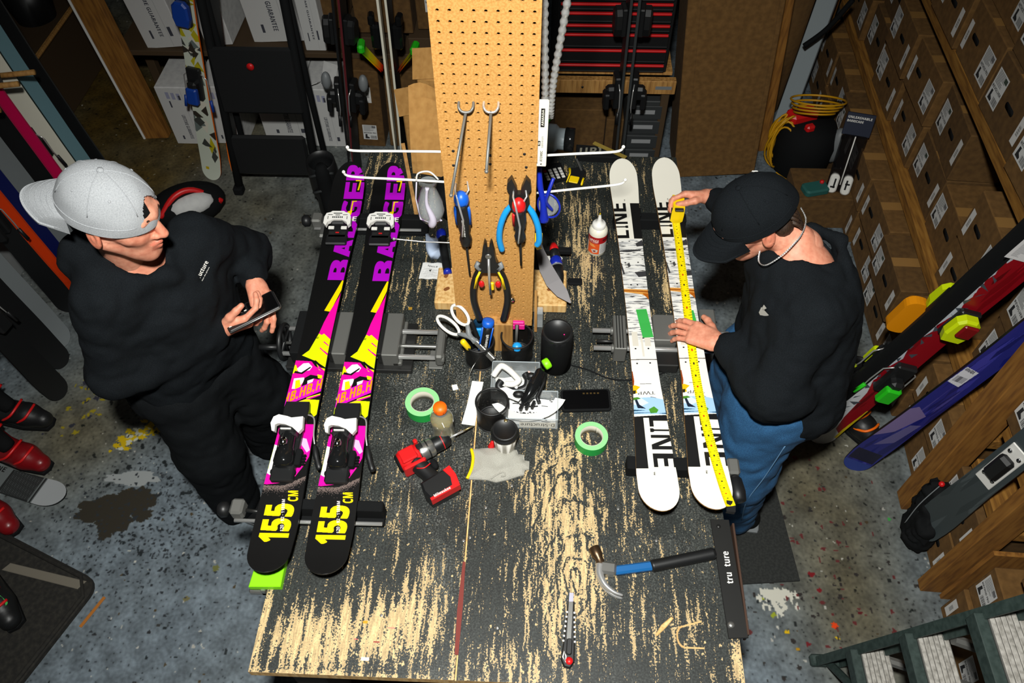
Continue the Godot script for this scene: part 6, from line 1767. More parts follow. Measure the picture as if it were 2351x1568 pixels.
# face, ears and neck in the frame h: x ahead, y up, z to the right ear
func head_field(h: Transform3D, neck_to: Vector3, neck_r: float) -> Field:
	var f := Field.new(h.origin.min(neck_to) - Vector3(0.15, 0.16, 0.15), h.origin.max(neck_to) + Vector3(0.15, 0.15, 0.15), 0.0034)
	var P := func(x: float, y: float, z: float) -> Vector3: return h * Vector3(x, y, z)
	var E := func(x: float, y: float, z: float) -> Transform3D: return Transform3D(h.basis, h * Vector3(x, y, z))
	f.ell(E.call(-0.012, 0.04, 0), Vector3(0.099, 0.088, 0.077), 0.01)
	f.cap(P.call(0.028, 0.0, 0), P.call(0.052, -0.072, 0), 0.066, 0.044, 0.03)
	f.cap(P.call(-0.025, -0.04, 0), neck_to, 0.052, neck_r, 0.03)
	for s in [-1.0, 1.0]:
		f.cap(P.call(-0.008, -0.05, 0.047 * s), P.call(0.066, -0.096, 0.012 * s), 0.025, 0.021, 0.022)
		f.cap(P.call(0.05, -0.012, 0.046 * s), P.call(0.062, -0.02, 0.034 * s), 0.024, 0.022, 0.02)
		f.cap(P.call(0.082, 0.03, 0.034 * s), P.call(0.088, 0.032, 0.0), 0.013, 0.013, 0.014)
	f.cap(P.call(0.078, -0.098, -0.008), P.call(0.078, -0.098, 0.008), 0.018, 0.018, 0.014)
	for s in [-1.0, 1.0]:
		f.ell(E.call(0.1, 0.01, 0.031 * s), Vector3(0.014, 0.013, 0.02), 0.014, true)
		f.ell(E.call(0.08, 0.009, 0.031 * s), Vector3(0.013, 0.012, 0.017), 0.005)
	f.cap(P.call(0.09, 0.02, 0), P.call(0.113, -0.024, 0), 0.009, 0.0125, 0.01)
	for s in [-1.0, 1.0]:
		f.cap(P.call(0.1, -0.03, 0.011 * s), P.call(0.092, -0.031, 0.013 * s), 0.008, 0.007, 0.008)
	f.cap(P.call(0.09, -0.057, -0.02), P.call(0.099, -0.056, 0), 0.005, 0.0075, 0.007)
	f.cap(P.call(0.09, -0.057, 0.02), P.call(0.099, -0.056, 0), 0.005, 0.0075, 0.007)
	f.cap(P.call(0.088, -0.066, -0.016), P.call(0.096, -0.068, 0), 0.006, 0.0085, 0.007)
	f.cap(P.call(0.088, -0.066, 0.016), P.call(0.096, -0.068, 0), 0.006, 0.0085, 0.007)
	f.cap(P.call(0.103, -0.0615, -0.016), P.call(0.103, -0.0615, 0.016), 0.0025, 0.0025, 0.004, true)
	for s in [-1.0, 1.0]:
		var e: Transform3D = Transform3D(h.basis * Basis.from_euler(Vector3(0.0, -0.35 * s, 0.18)), h * Vector3(-0.016, -0.008, 0.082 * s))
		f.ell(e, Vector3(0.021, 0.036, 0.0085), 0.006)
		f.ell(e.translated_local(Vector3(0.003, 0.002, 0.008 * s)), Vector3(0.0115, 0.02, 0.006), 0.004, true)
		f.ell(e.translated_local(Vector3(0.001, -0.004, 0.002 * s)), Vector3(0.007, 0.011, 0.005), 0.004)
	return f


# hand frame h: x along the fingers, y out of the back, z to the thumb (side = 1) or away from it (-1)
func hand_field(h: Transform3D, side: float, curls: Array, thumb: Array, size := 1.0) -> Field:
	var lo := h.origin - Vector3.ONE * 0.21 * size; var hi := h.origin + Vector3.ONE * 0.21 * size
	var mid := h * Vector3(0.07, -0.01, 0)
	lo = mid - Vector3.ONE * 0.145; hi = mid + Vector3.ONE * 0.145
	var f := Field.new(lo, hi, 0.0029)
	var P := func(v: Vector3) -> Vector3: return h * (Vector3(v.x, v.y, v.z * side) * size)
	f.cap(P.call(Vector3(-0.06, 0, 0)), P.call(Vector3(0.0, 0, 0)), 0.028 * size, 0.026 * size, 0.012)
	var zs := [0.030, 0.010, -0.010, -0.028]
	var ls := [[0.044, 0.025, 0.02], [0.048, 0.029, 0.021], [0.044, 0.027, 0.021], [0.034, 0.02, 0.018]]
	for i in 4:
		f.cap(P.call(Vector3(0.005, 0, zs[i] * 0.6)), P.call(Vector3(0.08 - 0.004 * absf(i - 1), 0.001, zs[i])), 0.0165 * size, 0.0125 * size, 0.012)
	f.cap(P.call(Vector3(0.012, -0.008, 0.018)), P.call(Vector3(0.045, -0.008, 0.026)), 0.018 * size, 0.014 * size, 0.012)
	for i in 4:
		var p := Vector3(0.082 - 0.004 * absf(i - 1), 0.001, zs[i])
		var cu: Array = curls[i]
		var a := 0.0
		var spl: float = deg_to_rad(cu[3]) if cu.size() > 3 else 0.0
		var r := 0.0095 if i < 3 else 0.0082
		for k in 3:
			a += deg_to_rad(cu[k])
			var q: Vector3 = p + Vector3(cos(a) * cos(spl), -sin(a), cos(a) * sin(spl)) * ls[i][k]
			f.cap(P.call(p), P.call(q), (r - 0.0006 * k) * size, (r - 0.0006 * (k + 1)) * size, 0.0035)
			p = q
	for k in thumb.size() - 1:
		f.cap(P.call(thumb[k]), P.call(thumb[k + 1]), [0.0145, 0.0125, 0.0105, 0.009][k] * size, [0.0125, 0.0105, 0.009, 0.008][k] * size, 0.006)
	return f


func skin_tint(h: Transform3D, stubble: float) -> Callable:
	var inv := h.affine_inverse()
	return func(p: Vector3) -> Color:
		var q := inv * p
		var c := Color(1, 1, 1)
		var z := absf(q.z)
		# ruddy nose, cheeks, ears; darker lips and beard shadow
		var red := exp(-pow((q - Vector3(0.108, -0.02, 0)).length() / 0.024, 2.0)) + 0.7 * exp(-pow(Vector2((z - 0.05) / 0.025, (q.y + 0.02) / 0.02).length(), 2.0)) * float(q.x > 0.02) + 0.9 * smoothstep(0.074, 0.084, z) * float(absf(q.y) < 0.05)
		c = c.lerp(Color(0.98, 0.66, 0.58), clampf(red, 0, 1) * 0.7)
		if q.x > 0.084 and z < 0.024 and q.y < -0.049 and q.y > -0.076: c = c.lerp(Color(0.8, 0.42, 0.4), 0.7)
		var beard := smoothstep(-0.035, -0.075, q.y) * smoothstep(-0.03, 0.02, q.x) * smoothstep(-0.14, -0.11, q.y)
		c = c.lerp(Color(0.5, 0.4, 0.36), beard * stubble)
		if q.x < 0.0 and q.y > 0.0 and z > 0.06: c = c.lerp(Color(0.5, 0.38, 0.3), stubble)
		return c


func skin_material() -> StandardMaterial3D:
	var m: StandardMaterial3D = M["skin"].duplicate()
	m.vertex_color_use_as_albedo = true
	M["skin_tinted"] = m
	return m


func build_people() -> void:
	skin_material()
	build_left_man()
	build_right_man()


func plain_tint(b: Mb) -> void:
	b.st.set_color(Color(1, 1, 1))


func white_tint(_p: Vector3) -> Color:
	return Color(1, 0.93, 0.9)


func build_left_man() -> void:
	var o := thing("person", "standing person in a backwards grey cap and black hoodie, tapping a handheld keypad device", "person")
	var face := Vector3(0.955, -0.24, 0.1).normalized()
	var up := Vector3(0.2, 0.97, -0.02)
	var right := face.cross(up).normalized()
	var h := Transform3D(Basis(face, right.cross(face), right), Vector3(-0.948, 1.612, 0.128))
	var neck := Vector3(-1.0, 1.45, 0.08)
	var sr := Vector3(-1.06, 1.375, 0.20); var sl := Vector3(-0.895, 1.345, -0.055)
	var er := Vector3(-1.125, 1.1, 0.245); var wr := Vector3(-0.885, 1.1, 0.095)
	var el := Vector3(-0.85, 1.12, -0.215); var wl := Vector3(-0.785, 1.155, -0.075)
	# ----- one skin: slim body, head and hands
	var b := Mb.new(false)
	var f := Field.new(Vector3(-1.36, 0.0, -0.4), Vector3(-0.6, 1.52, 0.48), 0.014)
	f.cap(Vector3(-1.05, 0.95, 0.03), Vector3(-1.01, 1.28, 0.06), 0.1, 0.1, 0.03)
	f.cap(sr, sl, 0.04, 0.04, 0.03)
	f.cap(Vector3(-1.0, 1.34, 0.06), neck, 0.07, 0.056, 0.03)
	f.chain([sr, er, wr], [0.045, 0.038, 0.028]); f.chain([sl, el, wl], [0.045, 0.038, 0.028])
	f.chain([Vector3(-1.08, 0.92, 0.1), Vector3(-1.11, 0.5, 0.15), Vector3(-1.13, 0.08, 0.145)], [0.075, 0.055, 0.04]); f.chain([Vector3(-1.02, 0.92, -0.05), Vector3(-1.04, 0.5, -0.12), Vector3(-1.07, 0.08, -0.16)], [0.075, 0.055, 0.04])
	f.mesh(b, white_tint)
	head_field(h, neck + Vector3(-0.01, -0.03, 0), 0.06).mesh(b, skin_tint(h, 0.42))
	# right hand under the device, thumb up along its near end
	var x := Vector3(0.92, 0.12, -0.36).normalized(); var y := Vector3(0.22, -0.42, 0.88)
	y = (y - x * y.dot(x)).normalized()
	hand_field(Transform3D(Basis(x, y, x.cross(y)), wr + x * 0.035), -1.0, [[28, 38, 20], [30, 42, 22], [34, 46, 24], [40, 48, 26]], [Vector3(0.015, -0.006, 0.026), Vector3(0.04, -0.012, 0.048), Vector3(0.066, -0.02, 0.06), Vector3(0.086, -0.03, 0.062)], 0.98).mesh(b, white_tint)
	# left hand behind it, thumb coming down on the keys
	x = Vector3(0.40, -0.36, 0.84).normalized(); y = Vector3(0.62, 0.78, 0.1)
	y = (y - x * y.dot(x)).normalized()
	hand_field(Transform3D(Basis(x, y, x.cross(y)), wl + x * 0.02), -1.0, [[22, 26, 14], [34, 40, 20], [44, 46, 22], [50, 50, 26]], [Vector3(0.012, -0.008, 0.024), Vector3(0.03, -0.02, 0.046), Vector3(0.052, -0.034, 0.056), Vector3(0.075, -0.044, 0.05)], 0.95).mesh(b, white_tint)
	put(b, "body", "skin_tinted", o)
	face_details(o, h)

	# ----- hoodie
	f = Field.new(Vector3(-1.36, 0.74, -0.38), Vector3(-0.68, 1.58, 0.46), 0.0095)
	var ax := (sr - sl).normalized()
	for s in [-0.075, 0.075]:
		f.cap(Vector3(-1.03, 0.86, 0.035) + ax * s * 1.1, Vector3(-1.0, 1.24, 0.05) + ax * s, 0.135, 0.13, 0.05)
	f.cap(Vector3(-0.985, 1.02, 0.07), Vector3(-0.955, 1.25, 0.08), 0.12, 0.11, 0.06)
	f.cap(sr + Vector3(0.01, -0.01, -0.02), sl + Vector3(-0.01, -0.01, 0.02), 0.082, 0.078, 0.05)
	f.cap(Vector3(-1.0, 1.34, 0.06), neck + Vector3(0.0, -0.03, 0), 0.1, 0.08, 0.03)
	f.chain([sr, er, wr + Vector3(-0.0, 0, 0)], [0.078, 0.074, 0.05], 0.035)
	f.chain([sl, el, wl + Vector3(-0.012, -0.002, -0.03)], [0.078, 0.072, 0.048], 0.035)
	f.cap(er + Vector3(0.06, -0.02, -0.02), wr + Vector3(-0.07, -0.012, 0.03), 0.062, 0.05, 0.03)
	f.cap(wr + Vector3(-0.02, 0, 0.012), wr, 0.044, 0.043, 0.01)
	f.cap(wl + Vector3(-0.01, 0.0, -0.026), wl + Vector3(-0.006, -0.004, -0.012), 0.043, 0.042, 0.01)
	# hood folded behind the neck, collar in front
	f.chain([neck + Vector3(0.03, -0.045, 0.085), neck + Vector3(-0.05, -0.015, 0.105), neck + Vector3(-0.115, 0.0, 0.03), neck + Vector3(-0.09, 0.0, -0.06), neck + Vector3(0.0, -0.035, -0.08)], [0.034, 0.04, 0.048, 0.042, 0.034], 0.025)
	f.cap(neck + Vector3(-0.13, -0.05, 0.02), neck + Vector3(-0.12, -0.14, 0.01), 0.06, 0.05, 0.05)
	f.chain([neck + Vector3(0.03, -0.05, 0.08), neck + Vector3(0.085, -0.075, 0.03), neck + Vector3(0.07, -0.07, -0.04), neck + Vector3(0.0, -0.04, -0.08)], [0.03, 0.028, 0.028, 0.03], 0.02)
	f.cap(neck + Vector3(0.012, -0.07, 0.005), neck + Vector3(0.03, 0.12, 0.01), 0.062, 0.075, 0.012, true)
	f.crease(0.0075, Vector3(7, 9, 7), 5)
	put(f.mesh(Mb.new(false)), "hoodie", "hoodie", o)
	# print on the chest and drawstring
	var lt := Mb.new()
	var fr := Transform3D(Basis(Vector3(0.42, 0.5, -0.75).normalized(), Vector3(-0.45, 0.85, 0.3), Vector3(0.72, 0.15, 0.5)).orthonormalized(), Vector3(-0.868, 1.30, 0.088))
	letters(lt, "D-Structure", fr, 0.078, 0.014)
	letters(lt, "Salon de glisse", fr.translated_local(Vector3(0.016, -0.011, 0)), 0.05, 0.004)
	put(lt, "chest_print", "white_plastic", o)
	put(Mb.new(false).tube(bend([neck + Vector3(0.098, -0.072, 0.012), neck + Vector3(0.106, -0.084, 0.014), neck + Vector3(0.103, -0.096, 0.02)], 4), 0.0028, 6), "drawstring", "grey_plastic", o)

	# ----- trousers and shoes
	f = Field.new(Vector3(-1.32, 0.02, -0.36), Vector3(-0.8, 1.0, 0.4), 0.0115)
	f.cap(Vector3(-1.1, 0.86, 0.1), Vector3(-1.02, 0.86, -0.03), 0.145, 0.145, 0.04)
	f.chain([Vector3(-1.06, 0.85, 0.12), Vector3(-1.06, 0.52, 0.17), Vector3(-1.1, 0.08, 0.15)], [0.125, 0.112, 0.095], 0.04)
	f.chain([Vector3(-0.98, 0.85, -0.02), Vector3(-0.93, 0.55, -0.06), Vector3(-1.03, 0.08, -0.14)], [0.13, 0.115, 0.095], 0.04)
	f.crease(0.009, Vector3(7, 7, 7), 9)
	put(f.mesh(Mb.new(false)), "trousers", "trousers", o)
	for e in [[Vector3(-1.1, 0, 0.15), 22.0], [Vector3(-1.03, 0, -0.14), -4.0]]:
		shoe(o, xf(e[0], e[1] * -1.0), "black_matte")

	# ----- cap worn backwards
	cap(o, h, true, "heather", 0.0)
	var hr := Mb.new(false)
	for s in [-1.0, 1.0]:
		hr.at(h).ball(Vector3(-0.02, 0.028, 0.066 * s), Vector3(0.05, 0.03, 0.014), 14, 8)
	hr.at(h).ball(Vector3(-0.078, -0.012, 0), Vector3(0.032, 0.045, 0.06), 14, 8)
	put(hr, "hair", "hair", o)

	# ----- what he holds
	var d := thing("keypad_device", "black handheld device with rows of white keys held by the person in the grey cap", "device", Transform3D(Basis(Vector3(0.84, 0.1, -0.54).normalized(), UP, Vector3(0.54, 0, 0.84)).orthonormalized() * Basis.from_euler(Vector3(-0.03, 0, 0.0)), Vector3(-0.77, 1.128, 0.036)))
	put(Mb.new().slab(rounded(0.165, 0.078, 0.008), 0.0, 0.012, 0.002), "case", "black_plastic", d)
	put(Mb.new().slab(rounded(0.082, 0.068, 0.004), 0.012, 0.0123), "screen", "screen_off", d, xf(Vector3(0.036, 0, 0)))
	put(Mb.new(false).tube([Vector3(-0.08, 0.006, 0.039), Vector3(0.076, 0.006, 0.039), Vector3(0.0815, 0.006, 0.034), Vector3(0.0815, 0.006, -0.034)], 0.0022, 6), "edge_trim", "steel", d)
	for j in 4:
		for i in 5:
			put(Mb.new().box(Vector3(0.0075, 0.0012, 0.0035), Vector3(-0.072 + i * 0.0145, 0.0124, -0.026 + j * 0.0165)), "key", "white_plastic", d)


func face_details(o: Node3D, h: Transform3D) -> void:
	var br := Mb.new(false)
	for s in [-1.0, 1.0]:
		br.at(h).tube(bend([Vector3(0.094, 0.031, 0.012 * s), Vector3(0.092, 0.036, 0.03 * s), Vector3(0.076, 0.033, 0.05 * s)], 4), [0.0025, 0.0035, 0.004, 0.0042, 0.0042, 0.004, 0.0035, 0.003, 0.002], 6)
	put(br, "eyebrows", "hair", o)
	var lash := Mb.new(false)
	for s in [-1.0, 1.0]:
		lash.at(h).tube(bend([Vector3(0.09, 0.006, 0.016 * s), Vector3(0.0945, 0.007, 0.031 * s), Vector3(0.084, 0.006, 0.047 * s)], 4), 0.0014, 6)
	put(lash, "eyelashes", "hair", o)


# baseball cap in a head frame; the bill points ahead, or back when worn backwards
func cap(o: Node3D, h: Transform3D, backwards: bool, m: String, tilt: float) -> void:
	var hat := Node3D.new(); hat.name = "cap"; o.add_child(hat)
	var turn := Basis(UP, PI) if backwards else Basis()
	hat.transform = h * Transform3D(Basis(Vector3(0, 0, 1), tilt), Vector3(-0.014, 0.034, 0)) * Transform3D(turn, Vector3.ZERO)
	var R := Vector3(0.118, 0.112, 0.094)
	var b := Mb.new(false)
	var opening := func(a: float, t: float) -> bool:
		# the arched gap over the strap is opposite the bill
		var da := absf(wrapf(a - PI, -PI, PI))
		return da < 0.44 and t < 0.42 * sqrt(maxf(0.0, 1.0 - pow(da / 0.44, 2.0))) + 0.02 and t > 0.12
	var nu := 150; var nv := 56
	var pt := func(a: float, t: float) -> Vector3:
		var el := t * PI * 0.5
		var w := 1.0 + 0.012 * sin(a * 3.0 + t * 9.0) * sin(t * 7.0) + 0.006 * sin(a * 7.0 - t * 13.0)
		var r := pow(cos(el), 0.82)
		return Vector3(cos(a) * R.x * r * w, (sin(el) * R.y - 0.012 - 0.014 * (1.0 - t) * (0.5 - 0.5 * cos(a))), -sin(a) * R.z * r * w)
	for j in nv:
		for i in nu:
			var a0 := TAU * i / nu; var a1 := TAU * (i + 1) / nu
			var t0 := float(j) / nv; var t1 := float(j + 1) / nv
			if backwards and opening.call((a0 + a1) / 2, (t0 + t1) / 2): continue
			var p: Vector3 = pt.call(a0, t0); var q: Vector3 = pt.call(a1, t0); var r: Vector3 = pt.call(a1, t1); var s: Vector3 = pt.call(a0, t1)
			b.quad(p, q, r, s)
			b.quad(q * 0.975, p * 0.975, s * 0.975, r * 0.975)
	put(b, "crown", m, hat)
	var seam := Mb.new(false)
	for k in 6:
		var line := []
		for t in 12: line.append(pt.call(TAU * (k + 0.5) / 6, 0.28 + 0.72 * t / 11.0) * 1.006)
		seam.tube(line, 0.0014, 5)
	seam.tube(range(40).map(func(i): return pt.call(lerpf(-2.5, 2.5, i / 39.0), 0.13) * 1.004), 0.0013, 5)
	put(seam, "seam", m, hat)
	put(Mb.new(false).at(xf(Vector3(0, R.y - 0.0125, 0))).lathe([Vector2(0.0085, 0), Vector2(0.007, 0.004), Vector2(0, 0.006)], 14), "button", m, hat)
	for k in 6:
		var e: Vector3 = pt.call(TAU * k / 6.0, 0.55)
		put(Mb.new(false).at(along(e * 0.995, e)).lathe([Vector2(0.0036, 0.001), Vector2(0.003, 0.0022), Vector2(0.0014, 0.0022), Vector2(0.0, 0.0008)], 10), "eyelet", m, hat)
	var bill := Mb.new(false)
	var edge := func(u: float, v: float, dy: float) -> Vector3:
		var a := lerpf(-1.02, 1.02, u)
		var base: Vector3 = pt.call(a, 0.03)
		var out := 0.088 * pow(cos(a * 0.93 / 1.02 * 1.02), 0.55) if absf(a) < 1.02 else 0.0
		return Vector3(base.x + out * v, base.y - 0.026 * v * v - 0.03 * pow(absf(sin(a)), 2.0) * v + dy, base.z * (1.0 - 0.05 * v))
	bill.sheet(func(u: float, v: float) -> Vector3: return edge.call(u, v, 0.0015), 28, 9, true)
	bill.sheet(func(u: float, v: float) -> Vector3: return edge.call(u, v, -0.0025), 28, 9)
	bill.sheet(func(u: float, v: float) -> Vector3: return edge.call(u, 1.0, -0.0025 + 0.004 * v), 28, 1, true)
	put(bill, "bill", m, hat)
	var stitch := Mb.new(false)
	for row in 5:
		stitch.tube(range(24).map(func(i): return edge.call(lerpf(0.06, 0.94, i / 23.0), 0.2 + row * 0.17, 0.0017)), 0.0007, 4)
	put(stitch, "stitching", m, hat)
	if backwards:
		put(Mb.new(false).sheet(func(u: float, v: float) -> Vector3: return pt.call(PI + lerpf(-0.66, 0.66, u), -0.02 + 0.16 * v) * 0.985, 18, 2), "strap", "black_matte", hat)
		put(Mb.new(false).sheet(func(u: float, v: float) -> Vector3: return pt.call(PI + lerpf(-0.45, -0.12, u), 0.1 + 0.32 * v) * 0.982, 6, 4), "strap", "black_matte", hat)


func shoe(o: Node3D, at: Transform3D, m: String) -> void:
	# toe along +x
	var f := Field.new(at.origin - Vector3(0.24, 0.02, 0.24), at.origin + Vector3(0.24, 0.15, 0.24), 0.008)
	f.cap(at * Vector3(-0.06, 0.055, 0), at * Vector3(0.07, 0.045, 0), 0.042, 0.044, 0.02)
	f.cap(at * Vector3(0.07, 0.045, 0), at * Vector3(0.15, 0.04, 0.004), 0.044, 0.034, 0.02)
	f.cap(at * Vector3(-0.05, 0.06, 0), at * Vector3(-0.04, 0.11, 0), 0.042, 0.05, 0.02)
	f.cap(at * Vector3(-0.2, -0.05, 0), at * Vector3(0.3, -0.05, 0), 0.06, 0.06, 0.004, true)
	var s := put(f.mesh(Mb.new(false)), "shoe", m, o)
	put(Mb.new().at(at).slab(poly([-0.105, 0.03, -0.1, 0.042, 0.06, 0.05, 0.13, 0.044, 0.178, 0.016, 0.178, -0.016, 0.13, -0.04, 0.06, -0.046, -0.1, -0.04, -0.108, -0.02]), 0.001, 0.022, 0.003), "sole", "grey_plastic", s)


func build_right_man() -> void:
	var o := thing("person", "person in black cap, black hoodie and jeans bending over the white skis", "person")
	var face := Vector3(-0.80, -0.52, 0.14).normalized()
	var up := Vector3(-0.5, 0.86, 0.05)
	var right := face.cross(up).normalized()
	var h := Transform3D(Basis(face, right.cross(face), right), Vector3(0.672, 1.395, -0.13))
	var neck := Vector3(0.80, 1.335, -0.1)
	var sl := Vector3(0.835, 1.255, 0.10); var sr := Vector3(0.73, 1.26, -0.26)
	var el := Vector3(0.755, 1.04, 0.215); var wl := Vector3(0.655, 1.045, 0.055)
	var er := Vector3(0.79, 1.08, -0.46); var wr := Vector3(0.655, 1.065, -0.585)
	var hip := Vector3(0.87, 0.9, 0.03)
	var b := Mb.new(false)
	var f := Field.new(Vector3(0.5, 0.0, -0.66), Vector3(1.12, 1.42, 0.46), 0.014)
	f.cap(hip, Vector3(0.82, 1.24, -0.06), 0.11, 0.11, 0.03)
	f.cap(sr, sl, 0.055, 0.055, 0.04)
	f.cap(Vector3(0.82, 1.26, -0.08), neck, 0.07, 0.056, 0.03)
	f.chain([sr, er, wr], [0.045, 0.038, 0.028]); f.chain([sl, el, wl], [0.045, 0.038, 0.028])
	f.chain([Vector3(0.84, 0.88, 0.12), Vector3(0.82, 0.48, 0.15), Vector3(0.87, 0.08, 0.12)], [0.075, 0.055, 0.04]); f.chain([Vector3(0.85, 0.88, -0.06), Vector3(0.84, 0.48, -0.1), Vector3(0.89, 0.08, -0.14)], [0.075, 0.055, 0.04])
	f.mesh(b, white_tint)
	head_field(h, neck + Vector3(0.02, -0.02, 0), 0.06).mesh(b, skin_tint(h, 0.3))
	# left hand flat on the tape
	var x := Vector3(-0.80, -0.16, -0.56).normalized(); var y := Vector3(-0.1, 0.97, 0.16)
	y = (y - x * y.dot(x)).normalized()
	hand_field(Transform3D(Basis(x, y, x.cross(y)), wl + x * 0.045 + Vector3(0, 0.0, 0)), -1.0 if x.cross(y).z > 0 else 1.0, [[14, 22, 12, 4], [13, 24, 14, 1], [14, 26, 14, -3], [16, 26, 14, -8]], [Vector3(0.015, -0.006, 0.026), Vector3(0.04, -0.012, 0.05), Vector3(0.062, -0.016, 0.068), Vector3(0.08, -0.02, 0.076)]).mesh(b, white_tint)
	# right hand round the tape measure
	x = Vector3(-0.94, -0.02, -0.1).normalized(); y = Vector3(-0.05, 0.72, -0.68)
	y = (y - x * y.dot(x)).normalized()
	var z := x.cross(y)
	hand_field(Transform3D(Basis(x, y, z), wr + x * 0.0), -1.0 if z.z < 0 else 1.0, [[26, 48, 30, 4], [34, 54, 32, 0], [42, 58, 34, -2], [48, 58, 34, -4]], [Vector3(0.015, -0.008, 0.026), Vector3(0.042, -0.02, 0.046), Vector3(0.072, -0.03, 0.05), Vector3(0.1, -0.036, 0.045)], 0.98).mesh(b, white_tint)
	put(b, "body", "skin_tinted", o)
	face_details(o, h)

	f = Field.new(Vector3(0.54, 0.74, -0.66), Vector3(1.14, 1.46, 0.42), 0.0095)
	var ax := (sr - sl).normalized()
	for s in [-0.08, 0.08]:
		f.cap(Vector3(0.865, 0.9, 0.045) + ax * s * 1.1, Vector3(0.845, 1.2, -0.04) + ax * s, 0.135, 0.12, 0.05)
	f.cap(Vector3(0.92, 1.0, 0.03), Vector3(0.89, 1.22, -0.03), 0.115, 0.11, 0.06)
	f.cap(Vector3(0.79, 1.02, 0.08), Vector3(0.79, 1.18, 0.02), 0.11, 0.1, 0.06)
	f.cap(sr, sl, 0.085, 0.085, 0.05)
	f.cap(Vector3(0.83, 1.25, -0.07), neck + Vector3(0.015, -0.05, 0), 0.105, 0.085, 0.03)
	f.chain([sl, el, wl + Vector3(0.0, 0, 0)], [0.085, 0.076, 0.048], 0.035)
	f.chain([sr, er, wr + Vector3(0.05, 0.006, 0.045)], [0.08, 0.068, 0.05], 0.035)
	f.cap(wr + Vector3(0.05, 0.006, 0.045), wr + Vector3(0.03, 0.004, 0.02), 0.044, 0.042, 0.01)
	f.cap(el + Vector3(0.05, -0.01, 0.0), el + Vector3(-0.04, -0.01, -0.05), 0.075, 0.06, 0.03)
	f.cap(wl + Vector3(0.012, 0, 0.02), wl, 0.044, 0.042, 0.01)
	# collar open at the nape
	var nk := neck + Vector3(0.02, -0.03, 0.01)
	f.chain([nk + Vector3(-0.06, -0.03, 0.075), nk + Vector3(0.03, -0.01, 0.1), nk + Vector3(0.105, 0.012, 0.05), nk + Vector3(0.11, 0.02, -0.03), nk + Vector3(0.05, 0.0, -0.1)], [0.02, 0.021, 0.022, 0.022, 0.021], 0.014)
	f.cap(neck + Vector3(0.045, -0.045, 0.01), neck + Vector3(-0.03, 0.1, -0.01), 0.074, 0.085, 0.01, true)
	f.crease(0.0075, Vector3(7, 9, 7), 15)
	put(f.mesh(Mb.new(false)), "hoodie", "hoodie", o)
	var bl := Mb.new()
	# the white emblem on the chest
	var fr := Transform3D(Basis(Vector3(0.8, -0.2, 0.55).normalized(), Vector3(-0.2, 0.9, 0.3), Vector3(-0.45, 0.35, 0.85)).orthonormalized(), Vector3(0.708, 1.232, 0.075))
	for e in [[0.0, 0.0, 0.03, 0.07, 0.0], [-0.008, 0.042, 0.012, 0.04, 0.3]]:
		var g := fr.translated_local(Vector3(e[0], e[1], 0))
		bl.tri(g * Vector3(-e[2] * 0.5, e[3] * 0.5, 0), g * Vector3(-e[2] * 0.35, -e[3] * 0.2, 0), g * Vector3(e[2] * 0.5, e[3] * 0.2, 0))
		bl.tri(g * Vector3(-e[2] * 0.35, -e[3] * 0.2, 0), g * Vector3(e[2] * 0.2, -e[3] * 0.6, 0), g * Vector3(e[2] * 0.5, e[3] * 0.2, 0))
	put(bl, "chest_print", "white_plastic", o)

	f = Field.new(Vector3(0.58, 0.02, -0.36), Vector3(1.1, 1.02, 0.42), 0.0115)
	f.cap(Vector3(0.84, 0.88, 0.12), Vector3(0.84, 0.88, -0.04), 0.15, 0.145, 0.04)
	f.chain([Vector3(0.8, 0.86, 0.13), Vector3(0.79, 0.5, 0.17), Vector3(0.86, 0.08, 0.13)], [0.135, 0.115, 0.09], 0.04)
	f.chain([Vector3(0.79, 0.86, -0.03), Vector3(0.79, 0.5, -0.07), Vector3(0.88, 0.08, -0.14)], [0.135, 0.11, 0.09], 0.04)
	f.crease(0.008, Vector3(8, 8, 8), 19)
	put(f.mesh(Mb.new(false)), "jeans", "denim", o)
	var sm := Mb.new(false)
	sm.tube(bend([Vector3(0.84, 0.84, 0.268), Vector3(0.82, 0.66, 0.281), Vector3(0.80, 0.5, 0.287), Vector3(0.83, 0.3, 0.262)], 6), 0.002, 5)
	put(sm, "leg_seam", mat("thread", Color8(90, 130, 165), 0.8), o)
	for e in [[Vector3(0.87, 0, 0.13), 172.0], [Vector3(0.89, 0, -0.14), 186.0]]:
		shoe(o, xf(e[0], e[1]), "black_matte")

	cap(o, h, false, "hoodie", -0.08)
	var hr := Mb.new(false)
	for s in [-1.0, 1.0]:
		hr.at(h).ball(Vector3(-0.01, 0.02, 0.07 * s), Vector3(0.045, 0.026, 0.014), 14, 8)
	hr.at(h).ball(Vector3(-0.078, -0.005, 0.02), Vector3(0.04, 0.052, 0.066), 16, 10).ball(Vector3(-0.06, -0.03, -0.03), Vector3(0.035, 0.04, 0.045), 14, 8)
	var rg := RandomNumberGenerator.new()
	rg.seed = 6
	for i in 46:
		var a := rg.randf_range(-0.9, 0.9)
		var p0 := Vector3(-0.07 - 0.025 * cos(a), rg.randf_range(-0.03, 0.015), -0.075 * sin(a) - 0.0)
		hr.tube([h * Transform3D() * Vector3.ZERO * 0.0 + p0, p0 + Vector3(-0.014, -0.018, -0.008 * sin(a)), p0 + Vector3(-0.016, -0.036 - rg.randf() * 0.02, -0.01 * sin(a) + rg.randf_range(-0.01, 0.01))], [0.006, 0.0055, 0.0015], 6)
	put(hr, "hair", "hair", o)
	# embroidered squiggle on the cap
	var sq := Mb.new(false)
	var cq := h * Transform3D(Basis(), Vector3(-0.014, 0.034, 0))
	var line := []
	# a point on the crown and the two directions along the cloth there
	var mid: Vector3 = (cq.affine_inverse() * Vector3(0.666, 1.46, -0.185)).normalized()
